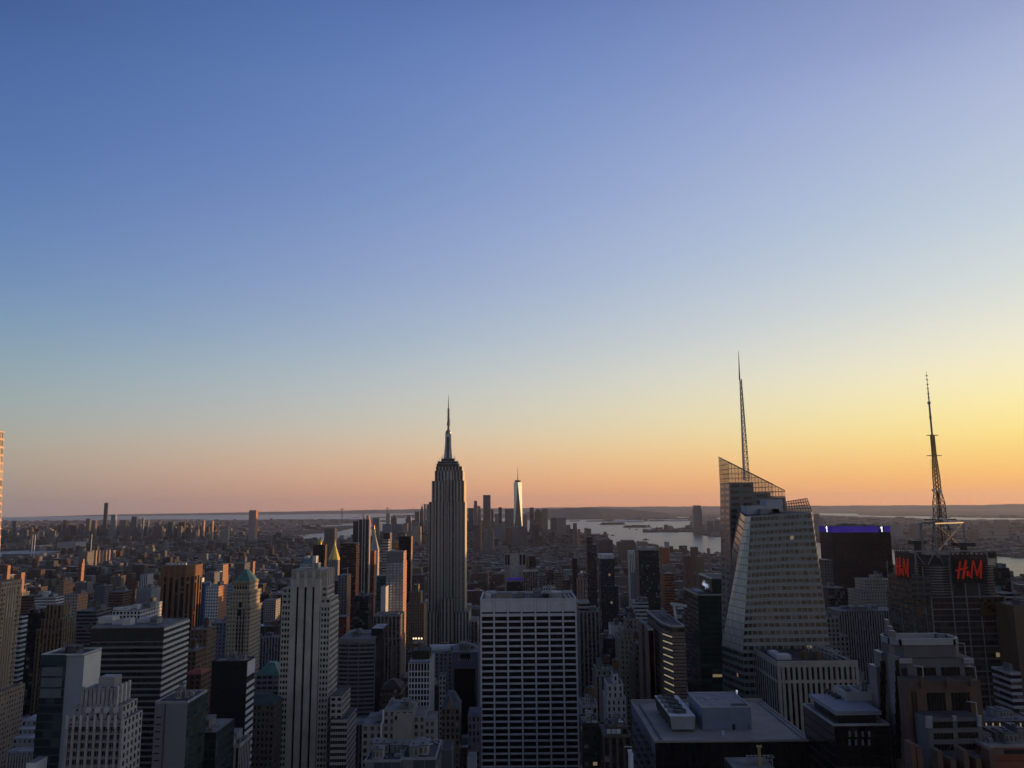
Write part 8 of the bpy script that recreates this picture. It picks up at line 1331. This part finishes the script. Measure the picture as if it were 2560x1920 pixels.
# labels that single each one out: colour, size, and where it stands next to a named tower
HC = {}
for s, x0, x1, y0, y1, z, vb in HA:
    p = proj((x0 + x1) / 2, y0, z)
    if -100 < p[0] < 2660 and (s not in HC or p[1] < HC[s][1]): HC[s] = (p[0], p[1], (y0 + y1) / 2, z)
hn = list(HC); hp = np.array([HC[s][:2] for s in hn]); used_ = {}; info = []
for i in top:
    i = int(i); m = np.argwhere(ids == i); c = (m[:, 1].mean() * 2.5, m[:, 0].mean() * 2.5); w = (hp[:, 0] - c[0]) ** 2 * 1.6 + (hp[:, 1] - c[1]) ** 2 * .8; j = int(np.argmin(w)); hx, hy, hY, hz = HC[hn[j]]; dY = BX[i, 2] - hY; h = BX[i, 4]
    rel = 'beyond' if dY > 180 else ('in front of' if dY < -180 else ('east of' if c[0] < hx else 'west of')); info.append((i, c, hn[j], rel, dY, math.hypot(c[0] - hx, c[1] - hy)))
ORD = ['', 'second', 'third', 'fourth', 'fifth', 'sixth', 'seventh', 'eighth', 'ninth', 'tenth', 'eleventh', 'twelfth']
info.sort(key=lambda q: q[5]); cntk = {}
for i, c, s, rel, dY, ds in info:
    w, dpt, h = BX[i, 1] - BX[i, 0], BX[i, 3] - BX[i, 2], BX[i, 4] - GZ; size = 'tall' if h > 62 else ('low' if h < 24 else ('slim' if w < 15 else ('broad' if w > 30 else 'mid-height'))); key = (gt[i], size, rel, s); n_ = cntk.get(key, 0); cntk[key] = n_ + 1; o_ = ('nearest' if n_ == 0 else ORD[min(n_, 11)] + ' nearest')
    ht = 'loft_building' if h < 34 else ('apartment_building' if gt[i] in (0, 1, 2, 8) else 'office_building'); nm = ht.replace('_', ' ').split()[0]; lab = '%s %s %s block, %s such one %s the %s' % (size, GEN[gt[i]][0], nm, o_, rel, s) if n_ else '%s %s %s block %s the %s' % (size, GEN[gt[i]][0], nm, rel, s)
    wd = lab.split(); lab = ' '.join(wd[:16]); org = ((BX[i, 0] + BX[i, 1]) / 2, (BX[i, 2] + BX[i, 3]) / 2, GZ); ob = boxmesh(ht, np.array([i]), org); WL[ob.name] = org; tag(ob, lab, 'building', 'anonymous city buildings')
    if cnt[i] > 18 and BX[i, 2] < 2600:
        x0, x1, y0, y1, z = BX[i]; q = random.Random(i); mb = MB(); a, b = x0 + w * q.uniform(.12, .5), y0 + dpt * q.uniform(.2, .5); mb.box(a, a + w * q.uniform(.25, .4), b, b + dpt * q.uniform(.25, .4), z, z + q.uniform(3, 6), mw=0, mr=0); mb.build('penthouse', q.choice([plain('brown'), plain('grey'), plain('tan'), plain('mid')]), ob)
        mb = MB(); e = .45
        for (c0, c1, e0, e1) in ((x0 - .1, x1 + .1, y0 - .1, y0 + e), (x0 - .1, x1 + .1, y1 - e, y1 + .1), (x0 - .1, x0 + e, y0 + e, y1 - e), (x1 - e, x1 + .1, y0 + e, y1 - e)): mb.box(c0, c1, e0, e1, z - .3, z + .9, mw=0, mr=0)
        mb.build('parapet', plain(GEN[gt[i]][1], var=.2), ob)
        if q.random() < .6 and w > 9: water_tank(ob, x0 + w * q.uniform(.55, .85), y0 + dpt * q.uniform(.3, .8), z, 1.9, 3.8)
print('GENERIC', len(BX), len(TOP), 'heroes', len(HA))
bm = MB(); bm.face([(x, y, GZ + .4) for x, y in blob(*onz(300, 1473, GZ)[:2], 230, 320)]); q = bm.build('park_lawn', PARK); q['kind'] = 'structure'
# ------------------------------------------------------------------ haze
HZ = 1.5e-5
hz = newmat('haze_air'); n, l = hz.node_tree.nodes, hz.node_tree.links; v = n.new('ShaderNodeVolumePrincipled'); o = n.new('ShaderNodeOutputMaterial'); l.new(v.outputs[0], o.inputs['Volume']); v.inputs['Color'].default_value = (.74, .78, .92, 1); v.inputs['Density'].default_value = HZ; v.inputs['Anisotropy'].default_value = .3
bm = MB(); q = 36500; bm.loft([(-q, -q, -4), (q, -q, -4), (q, q, -4), (-q, q, -4)], [(-q, -q, 640), (q, -q, 640), (q, q, 640), (-q, q, 640)], mr=0, bottom=True); hb = bm.build('haze', hz); hb['kind'] = 'stuff'
